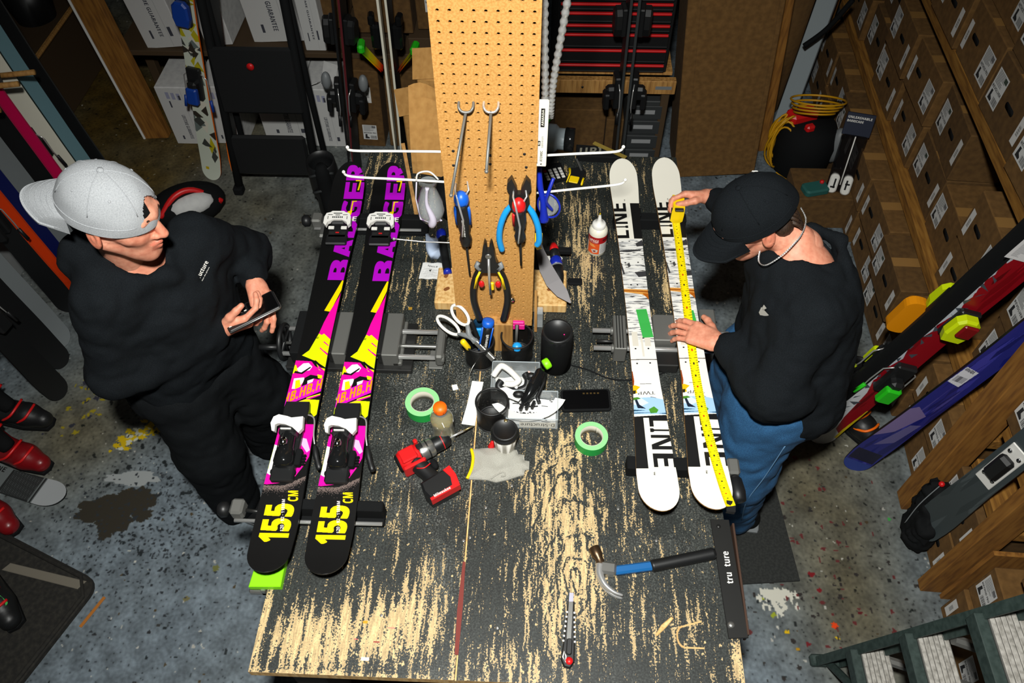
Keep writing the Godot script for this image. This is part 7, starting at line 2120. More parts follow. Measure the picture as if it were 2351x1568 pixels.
	var tu := mid.cross(cq.basis.inverse() * Vector3(1, 0, 0)).normalized()
	var tv := mid.cross(tu)
	for i in 60:
		var t := i / 59.0
		var q := mid + tu * (lerpf(-0.2, 0.2, t) + 0.05 * sin(t * 21.0)) + tv * (0.075 * sin(t * 27.0 + 1.0))
		var e := Vector3(q.x / 0.118, (q.y + 0.1 * q.length()) / 0.112, q.z / 0.094)
		line.append(q / e.length() * 1.07)
	sq.at(cq).tube(line, 0.0017, 6)
	put(sq, "embroidery", "white_plastic", o)
	# chain round the neck
	var ch := Mb.new(false)
	var path := bend([Vector3(0.80, 1.42, -0.15), Vector3(0.805, 1.42, -0.105), Vector3(0.789, 1.41, -0.06), Vector3(0.764, 1.392, -0.033), Vector3(0.735, 1.366, -0.015), Vector3(0.704, 1.335, -0.012), Vector3(0.694, 1.315, -0.045), Vector3(0.70, 1.335, -0.08)], 14)
	for i in path.size() - 1:
		var p: Vector3 = path[i]
		var dd: Vector3 = (path[i + 1] - p)
		ch.at(along(p, dd, UP if i % 2 else Vector3(0, 0, 1))).tube([Vector3(0.0018, 0, 0), Vector3(0, 0.0032, 0), Vector3(-0.0018, 0, 0), Vector3(0, -0.0032, 0)], 0.0009, 5, true)
	put(ch, "neck_chain", "bright_steel", o)
	# rings
	build_tape(wr, wl)


func build_tape(wr: Vector3, wl: Vector3) -> void:
	var o := thing("tape_measure", "yellow tape measure with its blade pulled out along the white ski", "tape measure")
	var a := Vector3(0.556, 0.999, -0.515)
	put(Mb.new().at(Transform3D(Basis(Vector3(1, 0, 0.03), Vector3(0, 0, -1), Vector3(0, 1, 0)).orthonormalized() * Basis.from_euler(Vector3(0.0, 0.0, 0.0)), Vector3(0.556, 1.03, -0.555))).slab(poly([-0.02, -0.038, 0.02, -0.036, 0.022, 0.0, 0.021, 0.03, 0.012, 0.038, -0.012, 0.038, -0.022, 0.028, -0.023, 0.0]), -0.03, 0.036, 0.006), "case", "yellow", o)
	put(Mb.new().box(Vector3(0.004, 0.05, 0.05), Vector3(0.5325, 1.03, -0.55), 0.002), "side_grip", "black_matte", o)
	put(Mb.new().box(Vector3(0.03, 0.006, 0.016), Vector3(0.556, 1.06, -0.52), 0.002), "lock_button", "black_plastic", o)
	# blade: dished steel ribbon lying on the ski
	var pts := [Vector3(0.553, 1.0, -0.516), Vector3(0.5555, 0.9945, -0.42), Vector3(0.557, 0.9925, -0.2), Vector3(0.558, 0.992, 0.1), Vector3(0.571, 0.992, 0.3), Vector3(0.592, 0.998, 0.47), Vector3(0.604, 1.01, 0.555)]
	var path := bend(pts, 16)
	var tp := Pic.new(64, 2048, Color8(252, 226, 6))
	for i in 170:
		var y := i * 12.0
		var big := i % 5 == 0
		tp.rect(0, y, 26 if big else 14, 2, Color8(24, 24, 20))
		tp.rect(64 - (20 if big else 10), y + 4, 20, 2, Color8(24, 24, 20))
		if i % 5 == 2: tp.rect(26, y - 2, 11, 10, Color8(30, 30, 26) if i % 15 != 2 else Color8(200, 40, 20))
	var b := Mb.new(false)
	var un := Mb.new(false)
	for i in path.size() - 1:
		for k in 4:
			var u0 := k / 4.0; var u1 := (k + 1) / 4.0
			var P := func(j: int, u: float) -> Vector3:
				var dn: Vector3 = (path[mini(j + 1, path.size() - 1)] - path[maxi(j - 1, 0)]).normalized()
				var side := dn.cross(UP).normalized()
				return path[j] - side * (u - 0.5) * -0.026 + UP * pow(u - 0.5, 2.0) * 0.012
			var v0 := float(i) / path.size(); var v1 := float(i + 1) / path.size()
			var q: Array = [P.call(i, u0), P.call(i, u1), P.call(i + 1, u1), P.call(i + 1, u0)]
			b.quad(q[3], q[2], q[1], q[0], Vector2(u0, v1), Vector2(u1, v0))
			un.quad(q[0] - UP * 0.0006, q[1] - UP * 0.0006, q[2] - UP * 0.0006, q[3] - UP * 0.0006)
	put(b, "blade", printed(tp.tex(), 0.4), o)
	put(un, "blade_back", "yellow", o)
	put(Mb.new().at(xf(Vector3(0.605, 1.006, 0.558), -8)).box(Vector3(0.024, 0.0012, 0.03), Vector3(0, 0.003, -0.004)).box(Vector3(0.022, 0.014, 0.0016), Vector3(0, -0.004, 0.011)), "end_hook", "black_plastic", o)


# ------------------------------------------------------------------ cartons
func carton_label(kind: int) -> ImageTexture:
	var p := Pic.new(128, 176, Color8(216, 216, 214)) if kind else Pic.new(64, 176, Color8(216, 214, 210))
	var k := Color8(34, 34, 36)
	var rg := RandomNumberGenerator.new()
	rg.seed = 40 + kind
	if kind == 0:
		for i in 12: p.rect(18, 62 + i * 5, 28, 1 + i % 3, k)
	else:
		for i in 9: p.rect(10, 8 + i * 8, 30 + rg.randi() % 70, 3, Color8(90, 90, 92))
		write(p, ["METHOD PRO", "EVO CONQUER", "REVOLVER", "DISRUPTION"][kind - 1], Vector2(8, 104), Vector2(112, 0), Vector2(0, -16), k)
		for i in 16: p.rect(66 + i * 3.4, 128, 1 + rg.randi() % 2, 38, k)
		# the outline of a boot
		p.fill(poly([20, 112, 38, 112, 36, 140, 56, 152, 54, 166, 16, 166, 18, 140]), k)
		p.rect(84, 10, 34, 26, Color8(60, 72, 62) if kind == 3 else Color8(110, 110, 112))
	return p.tex()


# end face towards -x (local), width along z, base at y = 0; `style` picks where the labels sit
func make_carton(w: float, h: float, style: int, lm: Array) -> Node3D:
	var o := thing("carton", "", "carton")
	put(Mb.new().box(Vector3(0.36, h - 0.004, w - 0.006), Vector3(0.18, h / 2, 0), 0.004), "body", "carton" if style != 1 else "carton_dark", o)
	put(Mb.new().box(Vector3(0.36, 0.001, 0.05), Vector3(0.18, h - 0.0012, 0)), "packing_tape", mat("pack_tape", Color8(150, 112, 62), 0.4), o)
	var L := func(z: float, y: float, sw: float, sh: float, m, nm: String) -> void:
		# one edge of the paper is turned towards the passage
		put(Mb.new().quad(Vector3(-0.0012, y - sh / 2, z - sw / 2), Vector3(-0.0012, y - sh / 2, z + sw / 2), Vector3(-0.0012, y + sh / 2, z + sw / 2), Vector3(-0.0012, y + sh / 2, z - sw / 2)), nm, m, o)
	var s := minf(h * 0.54, 0.125)
	if style == 0:
		L.call(-w * 0.4, h * 0.42, 0.032, s * 0.9, lm[0], "size_label"); L.call(w * 0.27, h * 0.45, s * 0.74, s, lm[1], "label")
	elif style == 1:
		L.call(w * 0.38, h * 0.5, 0.034, s * 0.9, lm[0], "size_label"); L.call(-w * 0.3, h * 0.5, s * 0.74, s, lm[2], "label")
	else:
		L.call(-w * 0.33, h * 0.55, s * 0.74, s, lm[3], "label"); L.call(w * 0.36, h * 0.4, 0.034, s * 0.9, lm[0], "size_label")
	put(Mb.new(false).at(Transform3D(Basis(Vector3(0, 0, 1), Vector3(-1, 0, 0), Vector3(0, -1, 0)), Vector3(0, h * 0.52, -w * 0.18 if style == 0 else w * 0.06))).slab(rounded(0.07, 0.024, 0.011), 0.0005, 0.0012), "hand_hole", "black_matte", o)
	return o


func build_right_side() -> void:
	var R := Transform3D(Basis(UP, -0.044), Vector3(1.63, 0, 0))
	# ----- rack
	var t := thing("carton_rack", "long wooden rack of rough planks and posts filled with brown boot cartons", "rack")
	for e in [[0.44, 0.055], [1.045, 0.06], [1.68, 0.06]]:
		put(Mb.new().at(R).box(Vector3(0.38, e[1], 2.96), Vector3(0.23, e[0] + e[1] / 2, -1.46), 0.004), "shelf_plank", "shelf_wood", t)
	for e in [[0.02, 0.08], [0.37, 0.045], [-2.96, 0.06], [1.22, 0.06]]:
		put(Mb.new().at(R).box(Vector3(0.1, 2.5, e[1]), Vector3(-0.02, 1.25, e[0]), 0.003), "post", "post_wood", t)
	for e in [[0.44, 0.3, 0.06], [0.66, 0.3, 0.06], [1.045, 0.9, 0.1]]:
		put(Mb.new().at(R).box(Vector3(0.4, 0.05, e[1] - 0.02), Vector3(0.2, e[0] + 0.025, e[2] + e[1] / 2 + 0.02), 0.003), "shelf_plank", "shelf_wood", t)
	put(Mb.new().at(R).box(Vector3(0.4, 0.42, 0.016), Vector3(0.2, 0.21, 0.408)), "divider", "post_wood", t)
	# ----- cartons
	var lm := []
	for k in 5: lm.append(printed(carton_label(k), 0.85))
	var proto := {}
	var names := ["first", "second", "third", "fourth", "fifth", "sixth", "seventh", "eighth", "ninth", "tenth"]
	var place := func(w: float, h: float, style: int, at: Transform3D, label: String) -> void:
		var key := "%s %s %s" % [w, h, style]
		var o: Node3D
		if proto.has(key):
			o = dup(proto[key], at, label, "carton")
		else:
			var l2 := [lm[0], lm[1 + style], lm[2 + style % 3], lm[1 + (style + 2) % 4]]
			o = make_carton(w, h, style, l2)
			proto[key] = o
			o.transform = at
			o.set_meta("label", label)
		o.set_meta("group", "brown boot cartons in the wooden rack")
	var rg := RandomNumberGenerator.new()
	rg.seed = 21
	var tiers := [[0.0, 2, 0.212, "floor tier", -0.045], [0.495, 2, 0.232, "middle tier", 0.05], [1.105, 2, 0.232, "upper tier", 0.03]]
	for q in tiers:
		for c in 8:
			if q[0] > 1.0 and c > 6: continue
			for r in q[1]:
				if q[0] == 0.495 and r == 1 and c == 2: continue
				var z: float = -0.2 - c * 0.352
				if q[0] == 0.495 and c == 1: z -= 0.05
				var x: float = q[4] + rg.randf_range(-0.02, 0.03) + (0.02 if c % 3 == 0 else 0.0)
				var st: int = (c * 2 + r * 3 + int(q[0] * 3)) % 3
				place.call(0.345, q[2], st, R * xf(Vector3(x, q[0] + r * q[2], z), rg.randf_range(-2, 2)), "brown boot carton, %s of the rack, %s row, %s column from bare post" % [q[3], ["bottom", "top"][r], names[c]])
	for q in [[0.0, 0.2, "bottom bay between the two bare posts, lower box"], [0.205, 0.2, "bottom bay between the two bare posts, upper box"], [0.72, 0.24, "bay between the two bare posts, above the plank"]]:
		place.call(0.27, q[1], 2 if q[0] < 0.1 else 1, R * xf(Vector3(-0.01, q[0], 0.205)), "narrow brown boot carton in the " + q[2])
	for q in [[0.0, 0.47, 0.0, "on the floor behind the step ladder, bottom of its stack"], [0.205, 0.47, 0.01, "behind the step ladder, second up in its stack"], [0.5, 0.55, 0.02, "large label facing out above the ladder rail"], [0.0, 0.85, -0.02, "under the second ladder step, floor level"], [0.22, 0.86, 0.0, "under the second ladder step, second level"]]:
		place.call(0.33, 0.2 if q[0] < 0.45 else 0.3, 0 if q[0] == 0.0 else 2, R * xf(Vector3(q[2] - 0.01, q[0], q[1] + 0.14)), "brown boot carton " + q[3])

	build_right_skis()
	build_step_ladder()
	build_right_clutter()


# a ski propped up: foot on the floor, `up` along its length, topsheet facing `out`
func propped(foot: Vector3, up: Vector3, out: Vector3, L: float) -> Transform3D:
	var z := -up.normalized()
	var y := (out - z * out.dot(z)).normalized()
	return Transform3D(Basis(y.cross(z), y, z), foot + up.normalized() * (L / 2))


func streaked_print(L: float, base: Color, cols: Array, sd: int, n: int) -> Sheet:
	var t := Sheet.new(L, base, 1024, 128)
	var rg := RandomNumberGenerator.new()
	rg.seed = sd
	for i in n:
		var s := rg.randf_range(0, L); var x := rg.randf_range(-60, 60); var l := rg.randf_range(40, 260); var w := rg.randf_range(2, 14)
		t.shape([x - w, s, x, s - l * 0.3, x + w, s + l * 0.2, x + w * 0.3, s + l], cols[rg.randi() % cols.size()])
	return t


func simple_binding(o: Node3D, th: float, z: float, m: String, m2: String) -> void:
	var toe := Node3D.new(); toe.name = "toe_piece"; o.add_child(toe); toe.position = Vector3(0, th, z - 0.18)
	put(Mb.new().box(Vector3(0.07, 0.024, 0.13), Vector3(0, 0.012, 0), 0.005), "toe_base", "black_plastic", toe)
	put(Mb.new().slab(poly([-0.03, -0.06, 0.03, -0.06, 0.044, -0.02, 0.04, 0.04, 0.02, 0.06, -0.02, 0.06, -0.04, 0.04, -0.044, -0.02]), 0.024, 0.055, 0.008), "toe_wings", m, toe)
	var heel := Node3D.new(); heel.name = "heel_piece"; o.add_child(heel); heel.position = Vector3(0, th, z + 0.18)
	put(Mb.new().box(Vector3(0.074, 0.03, 0.17), Vector3(0, 0.015, 0), 0.006).box(Vector3(0.05, 0.05, 0.07), Vector3(0, 0.04, 0.01), 0.012), "heel_base", "black_plastic", heel)
	put(Mb.new().slab(rounded(0.06, 0.09, 0.012), 0.05, 0.075, 0.008), "heel_lever", m2, heel, xf(Vector3(0, 0, 0.05)))
	for s in [-1.0, 1.0]:
		put(Mb.new(false).tube([Vector3(0.03 * s, 0.012, -0.06), Vector3(0.062 * s, 0.008, -0.03), Vector3(0.066 * s, 0.006, 0.05), Vector3(0.07 * s, 0.012, 0.1)], 0.003, 6), "brake_wire", "bright_steel", heel)
		put(Mb.new(false).tube([Vector3(0.069 * s, 0.012, 0.08), Vector3(0.076 * s, 0.013, 0.14)], 0.008, 8), "brake_pad", m2, heel)


func build_right_skis() -> void:
	var ws := [[0.0, 0.108], [0.15, 0.118], [0.5, 0.096], [0.85, 0.088], [1.2, 0.098], [1.55, 0.118], [1.75, 0.1]]
	# red and white pair, base to base
	var t := streaked_print(1750, Color8(140, 12, 24), [Color8(120, 8, 18), Color8(160, 18, 30), Color8(96, 6, 14)], 3, 30)
	for i in 60:
		var s := rng.randf_range(0, 1700)
		var x := lerpf(-20, -58, clampf(s / 500.0, 0, 1)) + rng.randfn(0, 8)
		t.shape([x - 16, s, x, s - 30, x + 14, s + 30, x - 4, s + 90], Color8(190, 196, 204))
	t.shape([-62, 0, 62, 0, 50, 90, 20, 120, 0, 220, -20, 420, -62, 560], Color8(206, 208, 212))
	for i in 24: t.shape([rng.randf_range(-50, 0), 200 + i * 40, rng.randf_range(-50, 0), 230 + i * 40, rng.randf_range(-50, -20), 215 + i * 40], Color8(70, 76, 84))
	t.shape([44, 60, 62, 60, 62, 300, 50, 300], Color8(206, 180, 20))
	var up := Vector3(0.19, 0.95, 0.065)
	var o := ski("ski", "red and white patterned ski with green and yellow bindings propped against the carton rack", 1.75, ws, 0.02, 0.05, printed(t.pic.tex(), 0.35), "black_plastic", propped(Vector3(1.285, 0.0, -0.262), up, Vector3(-0.1, 0.1, 1), 1.75), "red skis propped at the rack")
	var lime2 := mat("lime_yellow", Color8(200, 220, 10), 0.4)
	mat("acid_green", Color8(40, 190, 30), 0.35)
	simple_binding(o, 0.012, 0.13, "lime_yellow", "acid_green")
	var sp := put(Mb.new().box(Vector3(0.05, 0.014, 0.06), Vector3(0, 0.08, -0.075), 0.005), "binding_badge", "dark_red", o)
	sp.set_meta("label", "dark red badge on the toe piece")
	var pp := Pic.new(128, 384, Color8(214, 212, 212))
	for i in 40: pp.rect(14, 130 + i * 6, 20 + rng.randi() % 70, 2, Color8(120, 120, 124))
	write(pp, "Avant le", Vector2(116, 90), Vector2(-96, 6), Vector2(0, 28), Color8(170, 30, 40))
	put(Mb.new().sheet(func(u: float, v: float) -> Vector3: return Vector3(lerpf(-0.075, 0.03, u), 0.016 + 0.01 * v * v, lerpf(-0.36, -0.62, v)), 3, 6), "paper_tag", printed(pp.tex(), 0.8), o)
	var o2 := ski("ski", "black edged ski behind the red and white one, its orange toe piece turned away", 1.75, ws, 0.02, 0.05, "black_plastic", "black_plastic", propped(Vector3(1.262, 0.0, -0.3), up, Vector3(0.1, -0.1, -1), 1.75), "red skis propped at the rack")
	simple_binding(o2, 0.012, 0.13, "lime_yellow", "lime_yellow")
	put(Mb.new().slab(rounded(0.085, 0.17, 0.035), 0.03, 0.085, 0.02), "orange_tongue", mat("amber", Color8(224, 140, 10), 0.4), o2, xf(Vector3(0.04, 0.02, 0.1)))

	# purple blue ski
	t = streaked_print(1800, Color8(40, 42, 120), [Color8(30, 32, 96), Color8(58, 58, 150), Color8(24, 30, 110), Color8(70, 66, 140)], 9, 60)
	t.shape([-62, 250, -10, 330, 20, 480, -30, 520, -62, 470], Color8(120, 104, 150))
	t.shape([-20, 200, 30, 260, 40, 420, 10, 400], Color8(96, 90, 140))
	t.shape([-62, 0, 62, 0, 62, 60, -62, 60], Color8(44, 60, 130))
	t.shape([-50, 70, 50, 70, 50, 150, -50, 150], Color8(26, 26, 50))
	t.shape([-44, 700, 2, 690, 6, 790, -40, 800], Color8(216, 216, 222))
	write(t.pic, "ARMADA", t.q(-38, 780), t.q(-4, 774) - t.q(-38, 780), Vector2(0, -9), Color8(30, 30, 40))
	for i in 12: t.shape([-36 + i * 3, 712, -34.6 + i * 3, 712, -34.6 + i * 3, 745, -36 + i * 3, 745], Color8(40, 40, 50))
	ski("ski", "purple and blue ski with a white sticker leaning across the cartons", 1.8, ws, 0.02, 0.06, printed(t.pic.tex(), 0.3), "black_plastic", propped(Vector3(1.405, 0.0, -0.14), Vector3(0.155, 0.83, 0.06), Vector3(-0.25, 0.1, 1), 1.8))

	# grey ski with touring bindings
	t = streaked_print(1750, Color8(58, 66, 68), [Color8(50, 58, 60), Color8(72, 80, 82)], 5, 40)
	t.shape([-62, 860, -40, 860, -40, 980, -62, 980], Color8(170, 190, 20))
	o = ski("ski", "dark grey ski with a clear mounting plate standing between the two bare posts", 1.75, ws, 0.02, 0.05, printed(t.pic.tex(), 0.4), "dark_grey", propped(Vector3(1.555, 0.12, 0.2), Vector3(0.0, 1, 0.075), Vector3(-1, 0.05, 0.5), 1.75))
	put(Mb.new().box(Vector3(0.062, 0.006, 0.24), Vector3(0, 0.014, 0.27), 0.002), "mount_plate", "white_plastic", o)
	for i in 6: put(Mb.new(false).at(xf(Vector3(-0.018 + 0.036 * (i % 2), 0.017, 0.18 + 0.08 * (i / 2)))).cyl(0.007, 0.008, 10, -1, 0.002), "bolt", "chrome", o)
	put(Mb.new().box(Vector3(0.05, 0.03, 0.12), Vector3(0, 0.03, 0.26), 0.01), "arm_piece", "black_plastic", o)
	put(Mb.new().box(Vector3(0.066, 0.04, 0.08), Vector3(0, 0.03, 0.02), 0.012), "heel_unit", "gloss_black", o)


func ski_boot(called: String, label: String, shell: String, cuff: String, trim: String, at: Transform3D) -> Node3D:
	# toe along +x, sole at y = 0
	var o := thing(called, label, "ski boot", at)
	var f := Field.new(Vector3(-0.22, -0.01, -0.12), Vector3(0.24, 0.26, 0.12), 0.009)
	f.cap(Vector3(-0.1, 0.06, 0), Vector3(0.08, 0.055, 0), 0.055, 0.052, 0.02)
	f.cap(Vector3(0.08, 0.055, 0), Vector3(0.15, 0.045, 0), 0.052, 0.038, 0.02)
	f.cap(Vector3(-0.09, 0.06, 0), Vector3(-0.08, 0.17, 0), 0.058, 0.062, 0.03)
	f.cap(Vector3(-0.3, -0.055, 0), Vector3(0.3, -0.055, 0), 0.064, 0.064, 0.004, true)
	put(f.mesh(Mb.new(false)), "shell", shell, o)
	put(Mb.new(false).at(along(Vector3(-0.078, 0.14, 0), Vector3(0.1, 1, 0))).lathe([Vector2(0.068, 0), Vector2(0.073, 0.02), Vector2(0.071, 0.12), Vector2(0.067, 0.16), Vector2(0.06, 0.162), Vector2(0.056, 0.13), Vector2(0.05, 0.06), Vector2(0.0, 0.05)], 24, false), "cuff", cuff, o)
	put(Mb.new(false).tube(bend([Vector3(0.02, 0.1, 0), Vector3(-0.015, 0.18, 0), Vector3(-0.01, 0.31, 0)], 4), [0.03, 0.034, 0.036, 0.037, 0.038, 0.038, 0.037, 0.035, 0.02], 12), "tongue", "black_matte", o)
	put(Mb.new().slab(poly([-0.155, -0.045, -0.16, 0.0, -0.155, 0.045, 0.06, 0.05, 0.17, 0.032, 0.18, 0, 0.17, -0.032, 0.06, -0.05]), 0.0, 0.018, 0.003), "sole", "black_matte", o)
	for q in [[0.09, 0.1, 0.05], [0.03, 0.11, 0.058], [-0.02, 0.2, 0.066], [-0.03, 0.27, 0.066]]:
		put(Mb.new(false).tube(bend([Vector3(q[0] - 0.02, q[1] - 0.03, q[2]), Vector3(q[0] + 0.02, q[1] - 0.005, q[2] * 0.75), Vector3(q[0] + 0.03, q[1] + 0.005, 0.0), Vector3(q[0] + 0.02, q[1] - 0.005, -q[2] * 0.75)], 4), 0.0055, 8), "buckle", trim, o)
	return o


func build_step_ladder() -> void:
	var o := thing("step_ladder", "dark green step ladder with ribbed aluminium treads beside the carton rack", "step ladder")
	var foot := Vector3(1.1, 0.0, 0.65); var d := Vector3(0.15, 0.92, 0.115)
	var P := func(h: float) -> Vector3: return foot + d * (h / 0.92)
	var dir := d.normalized()
	var bz := Basis(Vector3(1, 0, 0), dir, Vector3(0, 0, 1)).orthonormalized()
	# channel rail: web and two flanges
	put(Mb.new().at(Transform3D(Basis(Vector3(0.985, -0.16, 0), dir, Vector3(0, -0.1, 1)).orthonormalized(), foot)).box(Vector3(0.085, 1.62, 0.006), Vector3(0.035, 0.81, 0.0)).box(Vector3(0.006, 1.62, 0.03), Vector3(-0.006, 0.81, 0.014)).box(Vector3(0.006, 1.62, 0.03), Vector3(0.076, 0.81, 0.014)), "rail", "ladder_green", o)
	put(Mb.new().at(Transform3D(Basis(), foot)).box(Vector3(0.1, 0.03, 0.04), Vector3(0.03, 0.015, 0.01), 0.006), "foot", "ladder_green", o)
	for i in 5:
		var h := 0.3 * (i + 1)
		var p: Vector3 = P.call(h)
		var wz := 0.62
		var tr := Mb.new()
		for k in 6: tr.box(Vector3(0.0125, 0.004, wz), Vector3(0.008 + k * 0.0145, 0.0, wz / 2), 0.001)
		put(tr, "tread", "alloy_step", o, Transform3D(Basis(), p + Vector3(0.0, 0.004, 0.012)))
		put(Mb.new().box(Vector3(0.088, 0.006, wz), Vector3(0.044, -0.006, wz / 2)).box(Vector3(0.005, 0.045, wz), Vector3(0.087, -0.024, wz / 2)), "tread_pan", "cast_grey", o, Transform3D(Basis(), p + Vector3(0.0, 0.004, 0.012)))
		put(Mb.new().box(Vector3(0.03, 0.05, wz), Vector3(-0.016, -0.028, wz / 2), 0.002), "tread_apron", "ladder_green", o, Transform3D(Basis(), p + Vector3(0, 0.004, 0.012)))
	put(Mb.new().rod(P.call(0.04) + Vector3(0.03, 0, 0.02), P.call(0.27) + Vector3(0.0, 0, 0.16), 0.014, 8), "brace", "ladder_green", o)
	# rear frame
	put(Mb.new().at(along(Vector3(1.62, 0.0, 0.78), Vector3(-0.36, 1.6, 0.1))).box(Vector3(0.04, 1.6, 0.03), Vector3(0, 0.8, 0), 0.003), "rear_leg", "ladder_green", o)
	for h in [0.25, 0.62]: put(Mb.new().rod(P.call(h) + Vector3(0.09, 0, 0.03), Vector3(1.6 - h * 0.22, h * 0.95, 0.8), 0.016, 8), "side_bar", "cast_grey", o)
	put(Mb.new().box(Vector3(0.06, 0.03, 0.04), Vector3(1.2, 0.28, 0.83), 0.004), "step_bracket", "steel", o)


func build_right_clutter() -> void:
	var o: Node3D = put(Mb.new().slab(poly([0.64, 0.56, 1.03, 0.52, 1.099, -0.369, 0.72, -0.405]), 0.001, 0.012, 0.002), "floor_mat", "mat_rubber")
	tag(o, "dark rubber floor mat on the concrete under the person in jeans", "mat")
	o = thing("cloth_bag", "crumpled black bag around the foot of the dark grey ski", "bag")
	var f := Field.new(Vector3(1.42, 0.0, -0.02), Vector3(1.7, 0.42, 0.32), 0.009)
	f.cap(Vector3(1.575, 0.1, 0.16), Vector3(1.565, 0.29, 0.13), 0.075, 0.055, 0.03)
	f.cap(Vector3(1.555, 0.07, 0.2), Vector3(1.555, 0.17, 0.21), 0.06, 0.05, 0.03)
	f.crease(0.014, Vector3(14, 14, 14), 3)
	put(f.mesh(Mb.new(false)), "cloth", "black_matte", o)
	put(Mb.new(false).tube(bend([Vector3(1.545, 0.36, 0.13), Vector3(1.5, 0.26, 0.16), Vector3(1.488, 0.14, 0.18)], 5), 0.002, 6), "cord", "grey_plastic", o)
	put(Mb.new(false).ball(Vector3(1.545, 0.365, 0.13), Vector3.ONE * 0.011, 10, 6), "cord_bead", "red", o)
	var b := ski_boot("ski_boot", "black ski boot with orange trim and a green tape tag behind the red skis", "black_plastic", "black_plastic", "orange", xf(Vector3(1.43, 0.0, -0.36), -60))
	put(Mb.new().at(xf(Vector3(-0.02, 0.2, 0.075), 0, 78, 0)).slab(rounded(0.034, 0.11, 0.006), 0, 0.002), "name_tape", "green_tape", b)
	# tall carton behind the bench
	o = thing("tall_carton", "tall plain brown cardboard box standing at the far end of the bench", "box", xf(Vector3(0.815, 0.0, -1.915), 0, 0, 5.2))
	put(Mb.new().box(Vector3(0.435, 1.5, 0.3), Vector3(0.2175, 0.75, -0.15), 0.003), "body", "carton", o)
	put(Mb.new().box(Vector3(0.0015, 1.5, 0.001), Vector3(0.06, 0.75, 0.0005)).box(Vector3(0.0015, 1.5, 0.001), Vector3(0.41, 0.75, 0.0005)), "crease", "carton_dark", o)
	# wooden posts and rail beyond the box
	o = put(Mb.new().at(xf(Vector3(1.335, 0, -2.2), 0, 0, 6)).box(Vector3(0.07, 1.7, 0.09), Vector3(0, 0.85, 0), 0.003), "timber_post", "post_wood")
	tag(o, "brown timber post standing just beyond the tall cardboard box", "post")
	o = put(Mb.new().at(along(Vector3(1.5, 0.0, -2.42), Vector3(0.08, 1, -0.12))).box(Vector3(0.1, 1.7, 0.03), Vector3(0, 0.85, 0), 0.003), "grey_board", mat("board_grey", Color8(150, 160, 164), 0.7))
	tag(o, "pale grey painted board leaning behind the coiled yellow cord", "board")
	o = put(Mb.new(false).tube(bend([Vector3(1.45, 0.56, -2.33), Vector3(1.54, 0.66, -2.33), Vector3(1.62, 0.82, -2.33)], 8), 0.014, 8), "dark_hose", "black_matte")
	tag(o, "thick black hose crossing the pale grey board", "hose")
	o = thing("trash_bin", "brown cylindrical bin standing behind the timber post", "bin", xf(Vector3(1.36, 0, -2.62)))
	put(Mb.new(false).lathe([Vector2(0.15, 0), Vector2(0.17, 0.78), Vector2(0.165, 0.78), Vector2(0.15, 0.3), Vector2(0, 0.3)], 28), "body", "carton_dark", o)
	put(Mb.new(false).tube(ring_pts(0.17, 0.78, 28), 0.008, 8, true), "rim", "black_matte", o)
	# machine with coiled cord
	o = thing("shop_vacuum", "black and red machine on the floor by the coil of yellow cord", "machine", xf(Vector3(1.51, 0, -2.02), 20))
	put(Mb.new(false).lathe([Vector2(0.12, 0.0), Vector2(0.15, 0.03), Vector2(0.16, 0.2), Vector2(0.13, 0.3), Vector2(0.0, 0.31)], 24), "body", "black_matte", o)
	put(Mb.new().box(Vector3(0.16, 0.06, 0.09), Vector3(-0.03, 0.32, -0.06), 0.015).box(Vector3(0.05, 0.04, 0.04), Vector3(-0.05, 0.32, 0.05), 0.01), "top_cover", "red", o)
	put(Mb.new(false).ball(Vector3(0.12, 0.2, 0.1), Vector3(0.05, 0.11, 0.05), 14, 8), "grey_lobe", "grey_plastic", o)
	o = thing("extension_cord", "tangled coil of yellow extension cord hung over the black and red machine", "cord")
	var cm := mat("cord_yellow", Color8(206, 150, 12), 0.5)
	for i in 13:
		var c := Mb.new(false)
		var w: float = 0.05 + 0.012 * (i % 4); var hh := 0.13 + 0.012 * (i % 5)
		var pts := []
		for k in 24: pts.append(Vector3(1.375 + cos(TAU * k / 24) * w + 0.004 * i, 0.17 + sin(TAU * k / 24) * hh + 0.006 * (i % 3), -1.98 - 0.01 * i + 0.02 * sin(TAU * k / 12.0 + i)))
		put(c.tube(pts, 0.0055, 6, true), "coil", cm, o)
	for i in 4:
		var pts := []
		for k in 24: pts.append(Vector3(1.5 + cos(TAU * k / 24) * (0.1 + 0.012 * i), 0.37 + 0.025 * i + sin(TAU * k / 24) * 0.06, -2.02 + sin(TAU * k / 24) * (0.1 + 0.01 * i)))
		put(Mb.new(false).tube(pts, 0.0055, 6, true), "coil", cm, o)
	put(Mb.new(false).tube(bend([Vector3(1.38, 0.02, -1.95), Vector3(1.46, 0.012, -1.88), Vector3(1.6, 0.01, -1.86)], 6), 0.0055, 6), "loose_end", cm, o)
	# packaged product on an open carton
	o = put(Mb.new().box(Vector3(0.3, 0.2, 0.24), Vector3(1.53, 0.1, -1.66), 0.004), "low_carton", "carton_dark")
	tag(o, "low open brown carton under the clear packaged product", "carton")
	o = put(Mb.new().at(xf(Vector3(1.47, 0.206, -1.6), 15)).slab(rounded(0.13, 0.08, 0.02), 0, 0.03, 0.008), "teal_cloth", "teal")
	tag(o, "teal cloth lying on the low brown carton behind the black cap", "cloth")
	o = thing("blister_pack", "clear packaged product with a dark blue header card and two white shapes", "package", along(Vector3(1.585, 0.2, -1.6), Vector3(0.06, 0.95, -0.3), Vector3(-0.3, 0.3, 1)))
	put(Mb.new().box(Vector3(0.13, 0.11, 0.012), Vector3(0, 0.35, 0), 0.002), "header_card", mat("navy", Color8(16, 26, 48), 0.6), o)
	var lt := Mb.new()
